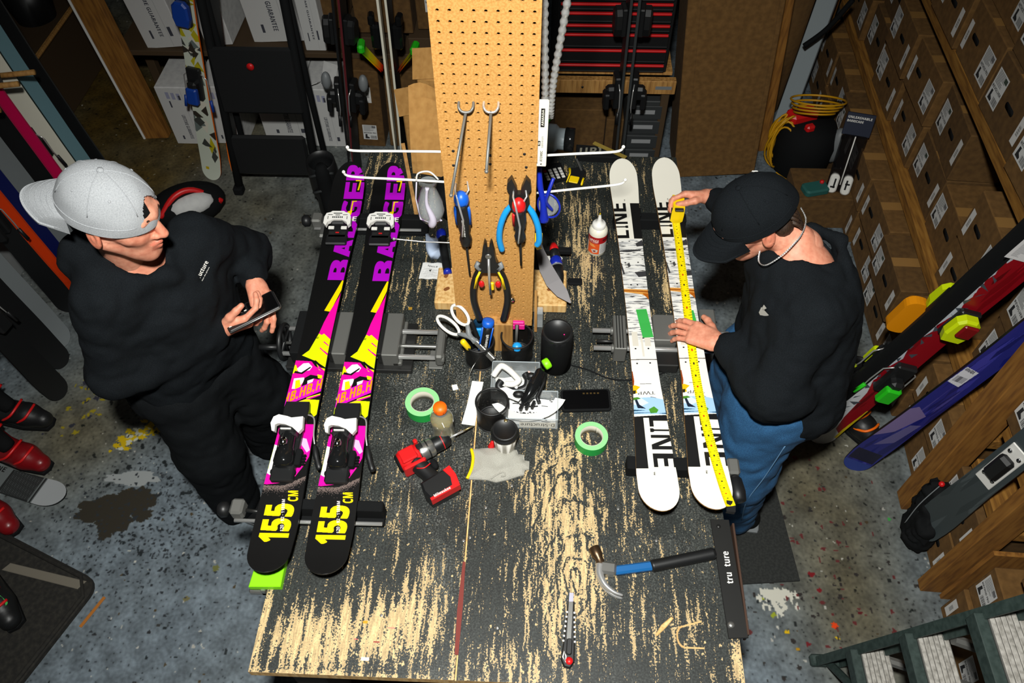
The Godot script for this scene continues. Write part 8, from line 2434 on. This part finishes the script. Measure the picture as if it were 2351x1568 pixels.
	letters(lt, "UNLEASHABLE", Transform3D(Basis(Vector3(1, 0, 0), Vector3(0, 1, 0), Vector3(0, 0, 1)), Vector3(-0.058, 0.378, 0.0065)), 0.11, 0.012)
	letters(lt, "BARRICADE", Transform3D(Basis(Vector3(1, 0, 0), Vector3(0, 1, 0), Vector3(0, 0, 1)), Vector3(-0.058, 0.36, 0.0065)), 0.075, 0.011)
	put(lt, "lettering", "white_plastic", o)
	put(Mb.new().box(Vector3(0.12, 0.3, 0.03), Vector3(0, 0.15, 0), 0.01), "blister", "smoke_plastic", o)
	for s in [-1.0, 1.0]:
		put(Mb.new().slab(rounded(0.045, 0.1, 0.02), 0.0, 0.02, 0.006), "white_shape", "white_plastic", o, Transform3D(Basis(Vector3.RIGHT, Vector3(0, 0, 1), Vector3.DOWN), Vector3(0.032 * s, 0.05, 0.016)))
		put(Mb.new().box(Vector3(0.008, 0.05, 0.002), Vector3(0.028 * s, 0.055, 0.0375)).box(Vector3(0.022, 0.008, 0.002), Vector3(0.033 * s, 0.035 if s < 0 else 0.06, 0.0375)), "mark", "black_plastic", o)
	put(Mb.new(false).rod(Vector3(0.0, 0.05, 0.03), Vector3(0.0, 0.3, 0.03), 0.003), "white_rod", "white_plastic", o)
	put(Mb.new(false).ball(Vector3(-0.085, 0.04, 0.01), Vector3.ONE * 0.012, 10, 6), "red_bead", "red", o)


func build_back() -> void:
	# ----- tool chest on its beam
	var o := thing("tool_chest", "black tool chest with red drawer pulls on a timber beam at the back", "tool chest")
	put(Mb.new().box(Vector3(0.56, 0.92, 0.34), Vector3(0.395, 1.12, -2.09), 0.004), "cabinet", "black_plastic", o)
	var ys := [1.29, 1.21, 1.11, 1.03, 0.985, 0.925, 0.878, 0.797, 0.718]
	for i in ys.size():
		var top: float = ys[i]
		var low: float = ys[i + 1] if i + 1 < ys.size() else 0.665
		var d := put(Mb.new().box(Vector3(0.52, top - low - 0.008, 0.014), Vector3(0.402, (top + low) / 2, -1.911), 0.003), "drawer", "black_plastic", o)
		put(Mb.new().box(Vector3(0.51, 0.011, 0.016), Vector3(0.402, top - 0.008, -1.9), 0.003), "drawer_pull", "red", d)
		put(Mb.new().box(Vector3(0.51, 0.003, 0.004), Vector3(0.402, low + 0.012, -1.903)), "drawer_lip", "dark_grey", d)
	put(Mb.new().box(Vector3(0.03, 0.6, 0.03), Vector3(0.12, 0.98, -1.905), 0.004), "corner_post", "black_matte", o)
	o = thing("chest_stand", "timber beam frame carrying the black tool chest", "frame")
	put(Mb.new().box(Vector3(0.64, 0.075, 0.04), Vector3(0.41, 0.6, -1.9), 0.003), "beam", "wood", o)
	put(Mb.new().box(Vector3(0.6, 0.02, 0.3), Vector3(0.41, 0.65, -2.08)), "shelf_board", "wood", o)
	for x in [0.12, 0.69]:
		for z in [-1.92, -2.2]: put(Mb.new().box(Vector3(0.04, 0.56, 0.04), Vector3(x, 0.28, z), 0.003), "leg", "dark_wood", o)
	for q in [0.42, 0.6]: put(Mb.new(false).at(along(Vector3(q - 0.15, 0.6, -1.879), Vector3(0, 0, 1))).cyl(0.006, 0.002, 10), "bolt", "dark_steel", o)
	put(Mb.new().box(Vector3(0.08, 0.018, 0.001), Vector3(0.67, 0.6, -1.8795)), "name_strip", "grey_plastic", o)
	o = thing("drawer_unit", "dark grey drawer unit with pale label strips under the timber beam", "drawers")
	put(Mb.new().box(Vector3(0.19, 0.5, 0.26), Vector3(0.6, 0.25, -2.04), 0.004), "cabinet", "dark_grey", o)
	for i in 5:
		var d := put(Mb.new().box(Vector3(0.17, 0.08, 0.012), Vector3(0.6, 0.07 + i * 0.092, -1.905), 0.002), "drawer", "dark_grey", o)
		put(Mb.new().box(Vector3(0.1, 0.024, 0.001), Vector3(0.6, 0.075 + i * 0.092, -1.8984)), "name_strip", mat("strip_grey", Color8(150, 152, 154), 0.6), d)
	for e in [[0.26, 0.2, 0.3, 0.4, "brown carton on the floor below the tool chest, beside the pegboard"], [0.48, 0.12, 0.13, 0.34, "small brown carton beside the dark drawer unit under the beam"]]:
		o = put(Mb.new().box(Vector3(e[2], e[3], 0.22), Vector3(e[0], e[3] / 2, -2.08), 0.004), "floor_carton", "carton_dark")
		tag(o, e[4], "carton")
	# ----- black skis in front of the tool chest, sole to sole
	var ws := [[0.0, 0.1], [0.15, 0.112], [0.5, 0.09], [0.85, 0.08], [1.2, 0.092], [1.55, 0.112], [1.75, 0.1]]
	for s in [-1.0, 1.0]:
		o = ski("ski", "black ski on edge before the tool chest, bindings turned %s" % ("to the pegboard" if s < 0 else "to the tall box"), 1.75, ws, 0.02, 0.05, "black_plastic", "dark_grey", propped(Vector3(0.475 + 0.016 * s, 0.0, -1.74), Vector3(-0.015, 1, 0.02), Vector3(s, 0, 0.1), 1.75), "black skis in front of the tool chest")
		simple_binding(o, 0.012, 0.0, "black_plastic", "black_plastic")

	# ----- brown cartons behind the bench
	var lab1 := printed(carton_label(1), 0.85)
	var lab2 := printed(carton_label(0), 0.85)
	for e in [[-0.95, 0.3, 0.17, "left", "narrow brown carton with two white labels, next to the red lined skis"], [-0.735, 0.3, 0.2, "x", "brown carton with two white labels, next to the thin pale skis"]]:
		o = thing("shipping_carton", e[4], "carton", xf(Vector3(e[0] + 0.03, 0, -2.14), 0, 0, -3))
		put(Mb.new().box(Vector3(e[2], 0.5, 0.26), Vector3(0, 0.25, -0.13), 0.004), "body", "carton_dark", o)
		put(Mb.new().quad(Vector3(-0.035, 0.05, 0.001), Vector3(0.045, 0.05, 0.001), Vector3(0.045, 0.15, 0.001), Vector3(-0.035, 0.15, 0.001)), "label", lab1, o)
		put(Mb.new().quad(Vector3(0.0, 0.3, 0.001), Vector3(0.035, 0.3, 0.001), Vector3(0.035, 0.4, 0.001), Vector3(0.0, 0.4, 0.001)), "size_label", lab2, o)
	for e in [[-0.77, 0.62, 0.3, 0.42, -2.3, "large plain brown carton above the labelled ones behind the pale skis"], [-1.06, 0.62, 0.14, 0.44, -2.34, "plain brown carton between the white cartons and the red lined skis"], [-0.5, 0.62, 0.2, 0.42, -2.34, "brown carton with a white label beside the rainbow bindings"]]:
		o = thing("shipping_carton", e[5], "carton", xf(Vector3(e[0], e[1], e[4])))
		put(Mb.new().box(Vector3(e[2], e[3], 0.26), Vector3(0, e[3] / 2, -0.13), 0.004), "body", "carton_dark", o)
		if e[0] == -0.5: put(Mb.new().quad(Vector3(-0.05, 0.1, 0.001), Vector3(0.04, 0.1, 0.001), Vector3(0.04, 0.22, 0.001), Vector3(-0.05, 0.22, 0.001)), "label", lab1, o)
	o = put(Mb.new().box(Vector3(0.34, 0.1, 0.2), Vector3(-0.72, 1.09, -2.4), 0.03), "red_bag", mat("wine", Color8(90, 10, 20), 0.8))
	tag(o, "dark red cloth bag on top of the large brown carton", "bag")
	# back shelf that carries the upper row
	var t := thing("back_shelf", "dark plank shelf along the back carrying white and brown cartons", "shelf")
	put(Mb.new().box(Vector3(2.0, 0.03, 0.4), Vector3(-1.25, 0.52, -2.44), 0.003), "plank", "dark_wood", t)
	for x in [-2.22, -1.66, -1.0, -0.32]: put(Mb.new().box(Vector3(0.05, 0.505, 0.05), Vector3(x, 0.2525, -2.5), 0.003), "leg", "dark_wood", t)
	o = put(Mb.new().box(Vector3(0.3, 0.07, 0.3), Vector3(-0.5, 0.57, -2.43), 0.003), "riser_block", "dark_wood")
	tag(o, "dark timber block under the brown cartons on the back shelf", "block")
	o = put(Mb.new().box(Vector3(0.52, 0.07, 0.3), Vector3(-0.94, 0.57, -2.43), 0.003), "riser_block", "dark_wood")
	tag(o, "long dark timber riser below the large plain brown carton", "block")
	# torn brown cardboard between the pale skis and the pegboard
	for e in [[-0.47, 0.0, 0.24, 0.62, -1.62, "torn brown cardboard box with open flaps behind the pegboard", 6.0], [-0.36, 0.0, 0.2, 0.98, -1.36, "tall folded brown cardboard behind the clear goggles", -8.0]]:
		o = thing("torn_carton", e[5], "cardboard", xf(Vector3(e[0], 0, e[4]), e[6]))
		put(Mb.new().box(Vector3(e[2], e[3], 0.2), Vector3(0, e[3] / 2, -0.1), 0.006), "body", "card_light", o)
		put(Mb.new().at(xf(Vector3(-e[2] * 0.3, e[3], 0.0), 0, -50, 8)).box(Vector3(e[2] * 0.55, 0.13, 0.004), Vector3(0, 0.065, 0)), "flap", "card_light", o)
		put(Mb.new().at(xf(Vector3(e[2] * 0.2, e[3], -0.2), 0, 40, -6)).box(Vector3(e[2] * 0.5, 0.16, 0.004), Vector3(0, 0.08, 0)), "flap", "card_light", o)
	o = put(Mb.new(false).ball(Vector3(-0.4, 0.68, -1.72), Vector3(0.06, 0.07, 0.06), 16, 10), "plastic_wrap", "clear_edge")
	tag(o, "ball of pale plastic wrap in the torn cardboard box", "wrap")

	# ----- white cartons
	var wp := Pic.new(256, 512, Color8(198, 198, 196))
	var k := Color8(60, 62, 72)
	write(wp, "LIFETIME GUARANTEE", Vector2(120, 240), Vector2(0, 230), Vector2(26, 0), k)
	for i in 3: wp.rect(60 + i * 40, 30 + i * 6, 26, 60, Color8(150, 152, 176))
	wp.rect(66, 110, 12, 60, k); wp.rect(150, 60, 16, 40, k); wp.rect(190, 430, 22, 40, k); wp.rect(60, 440, 14, 36, k)
	wp.rect(180, 0, 3, 512, Color8(170, 170, 170))
	var wm := printed(wp.tex(), 0.85)
	for e in [[-1.96, 0.0, 0.2, 0.385, -2.13, 0.0, "white carton on the floor beside the timber post, lowest of the white ones"], [-1.74, 0.0, 0.19, 0.385, -2.14, 0.0, "white carton on the floor half behind the yellow and white art ski"], [-1.4, 0.0, 0.3, 0.385, -2.2, 0.0, "white carton on the floor seen through the black step stool"], [-1.148, 0.0, 0.19, 0.385, -2.13, 0.0, "white carton with open flaps on the floor beside the black boot"], [-1.97, 0.536, 0.22, 0.7, -2.27, 5.0, "white lettered carton leaning on the back shelf beside the timber post"], [-1.69, 0.536, 0.15, 0.7, -2.3, 3.0, "white lettered carton on the back shelf behind the orange edged ski"], [-1.37, 0.536, 0.28, 0.7, -2.34, 3.0, "white lettered carton on the back shelf framed by the top of the step stool"], [-1.15, 0.536, 0.11, 0.7, -2.26, 0.0, "narrow white lettered carton on the back shelf next to the step stool"]]:
		o = thing("white_carton", e[6], "carton", xf(Vector3(e[0], e[1], e[4]), 0, 0, e[5]))
		put(Mb.new().box(Vector3(e[2], e[3], 0.3), Vector3(0, e[3] / 2, -0.15), 0.004), "body", "white_card", o)
		var w: float = e[2] / 2 - 0.006
		put(Mb.new().quad(Vector3(-w, 0.01, 0.0008), Vector3(w, 0.01, 0.0008), Vector3(w, e[3] - 0.01, 0.0008), Vector3(-w, e[3] - 0.01, 0.0008)), "front_print", wm, o)
		if e[0] == -1.148:
			put(Mb.new().at(xf(Vector3(-0.03, e[3], -0.05), 0, -30, 20)).box(Vector3(0.08, 0.003, 0.16), Vector3(0, 0, 0)).at(xf(Vector3(0.05, e[3] + 0.03, -0.1), 0, 20, -30)).box(Vector3(0.08, 0.003, 0.14)), "flap", "white_card", o)

	# ----- black step stool
	o = thing("step_stool", "black folding step stool with two wide treads leaning against the white cartons", "step stool")
	for s in [[-1.585, -1.5], [-1.135, -1.12]]:
		put(Mb.new(false).tube([Vector3(s[0], 0.0, -1.725), Vector3((s[0] + s[1]) / 2, 0.55, -1.81), Vector3(s[1], 1.2, -1.91)], 0.021, 10), "rail", "black_matte", o)
		put(Mb.new().at(xf(Vector3(s[0], 0.0, -1.722))).box(Vector3(0.05, 0.05, 0.06), Vector3(0, 0.025, 0), 0.008), "foot", "black_matte", o)
		put(Mb.new(false).tube([Vector3(s[0] + 0.02, 0.0, -1.88), Vector3((s[0] + s[1]) / 2, 0.5, -1.93), Vector3(s[1], 1.18, -1.95)], 0.016, 10), "rear_leg", "black_matte", o)
	put(Mb.new(false).tube([Vector3(-1.5, 1.2, -1.91), Vector3(-1.31, 1.23, -1.915), Vector3(-1.12, 1.2, -1.91)], 0.021, 10), "hand_bar", "black_matte", o)
	var slope := Basis(Vector3.RIGHT, deg_to_rad(-10))
	put(Mb.new().box(Vector3(0.42, 0.34, 0.03), Vector3.ZERO, 0.012), "tread", "black_plastic", o, Transform3D(slope, Vector3(-1.335, 0.65, -1.815)))
	put(Mb.new().box(Vector3(0.4, 0.23, 0.03), Vector3.ZERO, 0.012), "tread", "black_plastic", o, Transform3D(slope, Vector3(-1.36, 0.235, -1.76)))
	put(Mb.new(false).at(Transform3D(slope * Basis(Vector3.RIGHT, PI / 2), Vector3(-1.342, 0.735, -1.808))).cyl(0.018, 0.006, 16), "red_badge", "red", o)

	# ----- boot with the green tag under the stool
	var b := ski_boot("ski_boot", "black ski boot with a green tape tag standing by the bench corner", "black_plastic", "black_plastic", "dark_grey", xf(Vector3(-1.0, 0.0, -1.46), -75).scaled_local(Vector3(1.05, 1.35, 1.05)))
	put(Mb.new().at(xf(Vector3(0.03, 0.1, -0.06), -10, -64, 0)).slab(rounded(0.1, 0.036, 0.006), 0, 0.002), "name_tape", "green_tape", b)

	# ----- art ski with blue binding
	var ws2 := [[0.0, 0.108], [0.15, 0.118], [0.5, 0.1], [0.85, 0.094], [1.2, 0.104], [1.6, 0.118], [1.75, 0.1]]
	var sh := Sheet.new(1750, Color8(196, 202, 186), 1024, 128)
	var rg := RandomNumberGenerator.new()
	rg.seed = 2
	for i in 70:
		var s := 130 + rg.randf() * 1500; var x := rg.randf_range(-60, 60)
		sh.shape([x - rg.randf_range(6, 40), s, x, s + rg.randf_range(5, 50), x + rg.randf_range(6, 40), s + rg.randf_range(-30, 30), x, s - rg.randf_range(5, 40)], [Color8(150, 136, 14), Color8(60, 62, 58), Color8(206, 200, 184), Color8(100, 110, 106), Color8(176, 164, 20), Color8(50, 44, 36)][rg.randi() % 6])
	sh.shape([-30, 60, -12, 60, -12, 76, -30, 76], Color8(190, 160, 10))
	o = ski("ski", "white and yellow art ski with a blue binding and orange edge leaning at the back", 1.75, ws2, 0.02, 0.05, printed(sh.pic.tex(), 0.5), "orange", propped(Vector3(-1.765, 0.0, -1.84), Vector3(0.13, 1, -0.16), Vector3(-0.2, 0, 1), 1.75))
	mat("binding_blue", Color8(14, 60, 150), 0.45)
	simple_binding(o, 0.012, 0.12, "binding_blue", "binding_blue")
	o = ski("ski", "thin orange edged ski standing edge on against the white and yellow art ski", 1.75, ws2, 0.02, 0.05, "black_plastic", "orange", propped(Vector3(-1.655, 0.0, -1.88), Vector3(0.14, 1, -0.15), Vector3(1, 0, 0.1), 1.75))
	# ----- red lined pair
	for s in [-1.0, 1.0]:
		o = ski("ski", "dark red lined ski on edge, grey toe cap turned %s" % ("to the step stool" if s < 0 else "to the pale skis"), 1.75, ws, 0.02, 0.05, "black_plastic", "wine" if s > 0 else "black_plastic", propped(Vector3(-0.985 + 0.015 * s, 0.0, -1.92), Vector3(0.09, 1, -0.04), Vector3(s, 0, 0.15), 1.75), "red lined skis at the back")
		simple_binding(o, 0.012, 0.2, "black_plastic", "black_plastic")
		put(Mb.new(false).ball(Vector3(0, 0.08, 0.3), Vector3(0.026, 0.025, 0.05), 12, 8), "toe_cap", "grey_plastic", o)
		put(Mb.new().box(Vector3(0.004, 0.03, 0.03), Vector3(0.02, 0.05, -0.01), 0.001), "steel_tab", "chrome", o)
	# ----- pale pair with rainbow bindings
	var rp := GradientTexture2D.new()
	var gr := Gradient.new()
	gr.offsets = PackedFloat32Array([0.0, 0.3, 0.62, 0.85, 1.0])
	gr.colors = PackedColorArray([Color8(30, 120, 20), Color8(200, 210, 10), Color8(240, 190, 10), Color8(240, 100, 20), Color8(200, 20, 10)])
	rp.gradient = gr; rp.width = 8; rp.height = 64
	rp.fill_from = Vector2(0, 0); rp.fill_to = Vector2(0, 1)
	var rm := printed(rp, 0.4)
	for s in [-1.0, 1.0]:
		o = ski("ski", "thin pale ski standing edge on, its rainbow coloured binding turned %s" % ("to the red lined skis" if s < 0 else "to the pegboard"), 1.75, ws, 0.02, 0.03, "black_plastic", "cream", propped(Vector3(-0.715 + 0.017 * s, 0.0, -1.96), Vector3(0.035, 1, 0.0), Vector3(s, 0, 0.1), 1.75), "pale skis with rainbow bindings")
		put(Mb.new().box(Vector3(0.05, 0.05, 0.13), Vector3(0, 0.035, 0.06), 0.012).box(Vector3(0.06, 0.03, 0.05), Vector3(0, 0.05, -0.03), 0.008), "heel_base", "gloss_black", o)
		put(Mb.new().sheet(func(u: float, v: float) -> Vector3: return Vector3((u - 0.5) * (0.055 + 0.02 * v), 0.03 + 0.085 * v, lerpf(0.245, 0.13, v)), 3, 8), "rainbow_wing", rm, o)
		put(Mb.new().sheet(func(u: float, v: float) -> Vector3: return Vector3((u - 0.5) * (0.055 + 0.02 * v), 0.022 + 0.085 * v, lerpf(0.24, 0.125, v)), 3, 8, true), "wing_back", rm, o)
		put(Mb.new().box(Vector3(0.08, 0.035, 0.045), Vector3(0, 0.115, 0.115), 0.01), "green_wing", "acid_green", o)

	# ----- timber post with a pale edge
	o = thing("timber_post", "brown timber post with a pale edge strip standing beside the white cartons", "post", xf(Vector3(-2.24, 0, -2.2), 0, 0, 3.4))
	put(Mb.new().box(Vector3(0.14, 2.2, 0.06), Vector3(0.045, 1.1, 0), 0.003), "timber", "post_wood", o)
	put(Mb.new().box(Vector3(0.012, 2.2, 0.06), Vector3(-0.032, 1.1, 0.004), 0.002), "edge_strip", "paper", o)
	# ----- dark bench with clutter in the far corner
	o = thing("low_crate", "dark low crate with a timber rim in the far corner", "crate")
	put(Mb.new().box(Vector3(1.2, 0.42, 1.1), Vector3(-3.38, 0.21, -2.5), 0.01), "box", "dark_wood", o)
	put(Mb.new().rod(Vector3(-2.77, 0.43, -1.96), Vector3(-2.77, 0.43, -3.0), 0.014, 6), "rim", "wood", o)
	for q in [[-2.93, -2.2, 0.05, "steel", "small shiny part"], [-2.99, -2.08, 0.04, "white_plastic", "small white part"], [-2.88, -2.35, 0.045, "grey_plastic", "small grey part"], [-3.08, -2.2, 0.035, "cream", "small cream part"]]:
		var c := put(Mb.new(false).at(xf(Vector3(q[0], 0.42, q[1]), 30)).lathe([Vector2(q[2], 0), Vector2(q[2], q[2] * 0.6), Vector2(q[2] * 0.5, q[2] * 1.1), Vector2(0, q[2] * 1.1)], 10), "hardware_piece", q[3])
		tag(c, q[4] + " among the clutter on the dark crate", "part")
	o = thing("bucket", "dark bucket with a pale worn rim on the dark crate", "bucket", xf(Vector3(-2.95, 0.42, -2.75)))
	put(Mb.new(false).lathe([Vector2(0.11, 0), Vector2(0.14, 0.22), Vector2(0.134, 0.22), Vector2(0.11, 0.03), Vector2(0, 0.03)], 24), "body", "black_plastic", o)
	put(Mb.new(false).tube(ring_pts(0.138, 0.222, 24), 0.006, 6, true), "rim", "grey_plastic", o)
	# red and white bag behind the grey cap
	o = thing("duffel_bag", "red, white and black bag on the floor behind the person in the grey cap", "bag", xf(Vector3(-1.78, 0, -1.5), 30))
	put(Mb.new(false).ball(Vector3(0, 0.11, 0), Vector3(0.2, 0.11, 0.12), 20, 12), "body", "black_matte", o)
	put(Mb.new(false).tube(bend([Vector3(-0.14, 0.14, 0.07), Vector3(-0.04, 0.215, 0.04), Vector3(0.06, 0.21, 0.03), Vector3(0.17, 0.11, 0.06)], 5), 0.016, 8), "red_trim", "red", o)
	put(Mb.new(false).ball(Vector3(0.02, 0.15, 0.06), Vector3(0.12, 0.06, 0.06), 16, 8), "white_panel", "white_card", o)


func build_left_side() -> void:
	var ws := [[0.0, 0.108], [0.15, 0.118], [0.5, 0.1], [0.85, 0.092], [1.2, 0.102], [1.6, 0.118], [1.75, 0.1]]
	var out := Vector3(1, 0.1, 0.25); var side := Vector3(0.15, 0, 1)
	mat("grey_base", Color8(122, 128, 130), 0.5)
	mat("ice_base", Color8(112, 150, 160), 0.5)
	mat("navy_sheet", Color8(16, 24, 84), 0.35)
	mat("violet_edge", Color8(60, 40, 96), 0.5)
	mat("hot_pink", Color8(206, 14, 84), 0.45)
	mat("flame", Color8(226, 66, 12), 0.5)
	mat("dark_teal", Color8(16, 44, 42), 0.5)
	# foot z, foot x, facing, top, edge, label
	var list := [
		[-0.37, -2.06, out, "black_plastic", "black_plastic", "broad black ski leaning on the partition, the one nearest the red boots"],
		[-0.54, -2.12, out, "black_plastic", "violet_edge", "black ski with a dull purple edge leaning on the partition"],
		[-0.66, -2.16, out, "grey_base", "grey_base", "plain grey ski leaning on the partition beside the purple edged one"],
		[-0.87, -2.2, side, "black_plastic", "flame", "orange edged ski seen on edge, turned toward the red boots"],
		[-0.93, -2.21, -side, "black_plastic", "flame", "orange edged ski seen on edge, turned toward the navy ski"],
		[-1.03, -2.24, out, "navy_sheet", "deep_blue", "navy blue ski leaning on the partition beside the orange edged pair"],
		[-1.17, -2.26, out, "grey_base", "grey_base", "pale grey ski between the navy ski and the pink edged pair"],
		[-1.3, -2.26, side, "black_plastic", "hot_pink", "pink edged ski seen on edge, turned toward the navy ski"],
		[-1.36, -2.26, -side, "black_plastic", "hot_pink", "pink edged ski seen on edge, turned toward the icy blue ski"],
		[-1.5, -2.27, side, "cream", "dark_teal", "cream ski with a dark teal edge leaning near the partition's end"],
		[-1.6, -2.28, out, "ice_base", "grey_base", "icy blue and grey ski leaning near the end of the partition"],
		[-1.7, -2.28, side, "black_plastic", "dark_grey", "black ski with pale dashes at the very end of the partition"],
	]
	var wl := list.size()
	for i in wl:
		var e: Array = list[i]
		var L := 1.8 if i % 2 else 1.72
		var o := ski("ski", String(e[5]).replace("nearest", "next to"), L, ws, 0.02, 0.05, e[3], e[4], propped(Vector3(e[1], 0, e[0]), Vector3(-0.1, 1, -0.02), e[2], L), "skis leaning on the partition")
		if i in [0, 3, 8]: simple_binding(o, 0.012, 0.1, "black_plastic", "black_plastic")
	# white dashes on the last ski's edge
	for q in [[-1.32, 0.93, 0], [-1.14, 0.93, 1], [-1.45, 0.9, 2]]:
		var d := put(Mb.new(false).rod(Vector3(-2.4, q[1], q[0] - 0.0), Vector3(-2.16, q[1] + 0.03, q[0]), 0.012, 10), "rack_dowel", "wood")
		tag(d, "wooden peg of the ski rack, %s" % ["between the pink edged and icy skis", "between the navy and pink edged skis", "next to the icy blue ski"][q[2]], "peg", "wooden pegs of the ski rack")

	# ----- boots, loose ski tip, tray
	ski_boot("ski_boot", "dark red ski boot with a glossy toe standing on the bare floor", "dark_red", "black_plastic", "red", xf(Vector3(-2.12, 0.0, -0.05), -18))
	ski_boot("ski_boot", "black and red ski boot behind the glossy dark red one", "black_plastic", "black_plastic", "red", xf(Vector3(-2.2, 0.0, -0.24), -10))
	ski_boot("ski_boot", "dark red ski boot half out of view above the rubber tray", "dark_red", "black_plastic", "red", xf(Vector3(-2.12, 0.0, 0.2), -30))
	var t := Sheet.new(1600, Color8(104, 110, 110), 1024, 128)
	t.shape([-62, 1300, 62, 1300, 62, 1450, -62, 1450], Color8(40, 42, 42))
	for i in 20: t.shape([-50, 1310 + i * 7, 50, 1313 + i * 7, 50, 1315 + i * 7, -50, 1312 + i * 7], Color8(84, 88, 88))
	t.shape([-62, 1458, 62, 1458, 62, 1466, -62, 1466], Color8(40, 42, 42))
	t.shape([-62, 1470, 62, 1470, 62, 1600, -62, 1600], Color8(168, 172, 174))
	write(t.pic, "LINE", t.q(-30, 1200), t.q(-30, 1270) - t.q(-30, 1200), t.q(-52, 1200) - t.q(-30, 1200), Color8(20, 20, 20))
	ski("ski", "grey ski with black lettering lying on the floor, its tip by the dark stain", 1.6, ws, 0.02, 0.03, printed(t.pic.tex(), 0.4), "dark_grey", Transform3D(Basis(Vector3(-0.25, 0, 0.97), UP, Vector3(-0.97, 0, -0.25)).orthonormalized(), Vector3(-2.6, 0.0, -0.06)))
	var o := thing("rubber_tray", "black rubber tray with rounded corners and a worn pale edge on the floor", "tray", xf(Vector3(-2.06, 0, 0.62), -22))
	put(Mb.new().slab(rounded(0.82, 0.64, 0.06), 0.001, 0.03, 0.008), "tray", "rubber_dirty", o)
	put(Mb.new().slab(poly([0.04, 0.20, 0.36, 0.262, 0.37, 0.3, 0.05, 0.235]), 0.03, 0.034, 0.002), "worn_edge", mat("worn", Color8(110, 104, 92), 0.9), o)
	put(Mb.new(false).tube([Vector3(-0.4, 0.034, -0.3), Vector3(0.34, 0.034, -0.305), Vector3(0.4, 0.034, -0.25), Vector3(0.4, 0.034, 0.26), Vector3(0.34, 0.034, 0.31), Vector3(-0.4, 0.034, 0.31)], 0.008, 8), "raised_rim", "rubber_dirty", o)
	var b := ski_boot("ski_boot", "black ski boot with red trim and a green tape tag on the rubber tray", "black_plastic", "black_plastic", "red", xf(Vector3(-1.92, 0.035, 0.55), -40))
	put(Mb.new().at(xf(Vector3(0.085, 0.102, -0.01), 8, 0, -20)).slab(rounded(0.085, 0.04, 0.008), 0, 0.002), "name_tape", "green_tape", b)
	put(Mb.new().at(xf(Vector3(0.08, 0.098, 0.04), 8, 20, -20)).slab(rounded(0.07, 0.014, 0.004), 0, 0.002), "red_tab", "dark_red", b)
	o = put(Mb.new().at(xf(Vector3(-1.555, 0.003, 0.585), -24)).box(Vector3(0.012, 0.004, 0.125), Vector3.ZERO, 0.001), "craft_stick", mat("stick_orange", Color8(170, 104, 34), 0.8))
	tag(o, "thin orange wooden stick lying alone on the open floor", "stick")
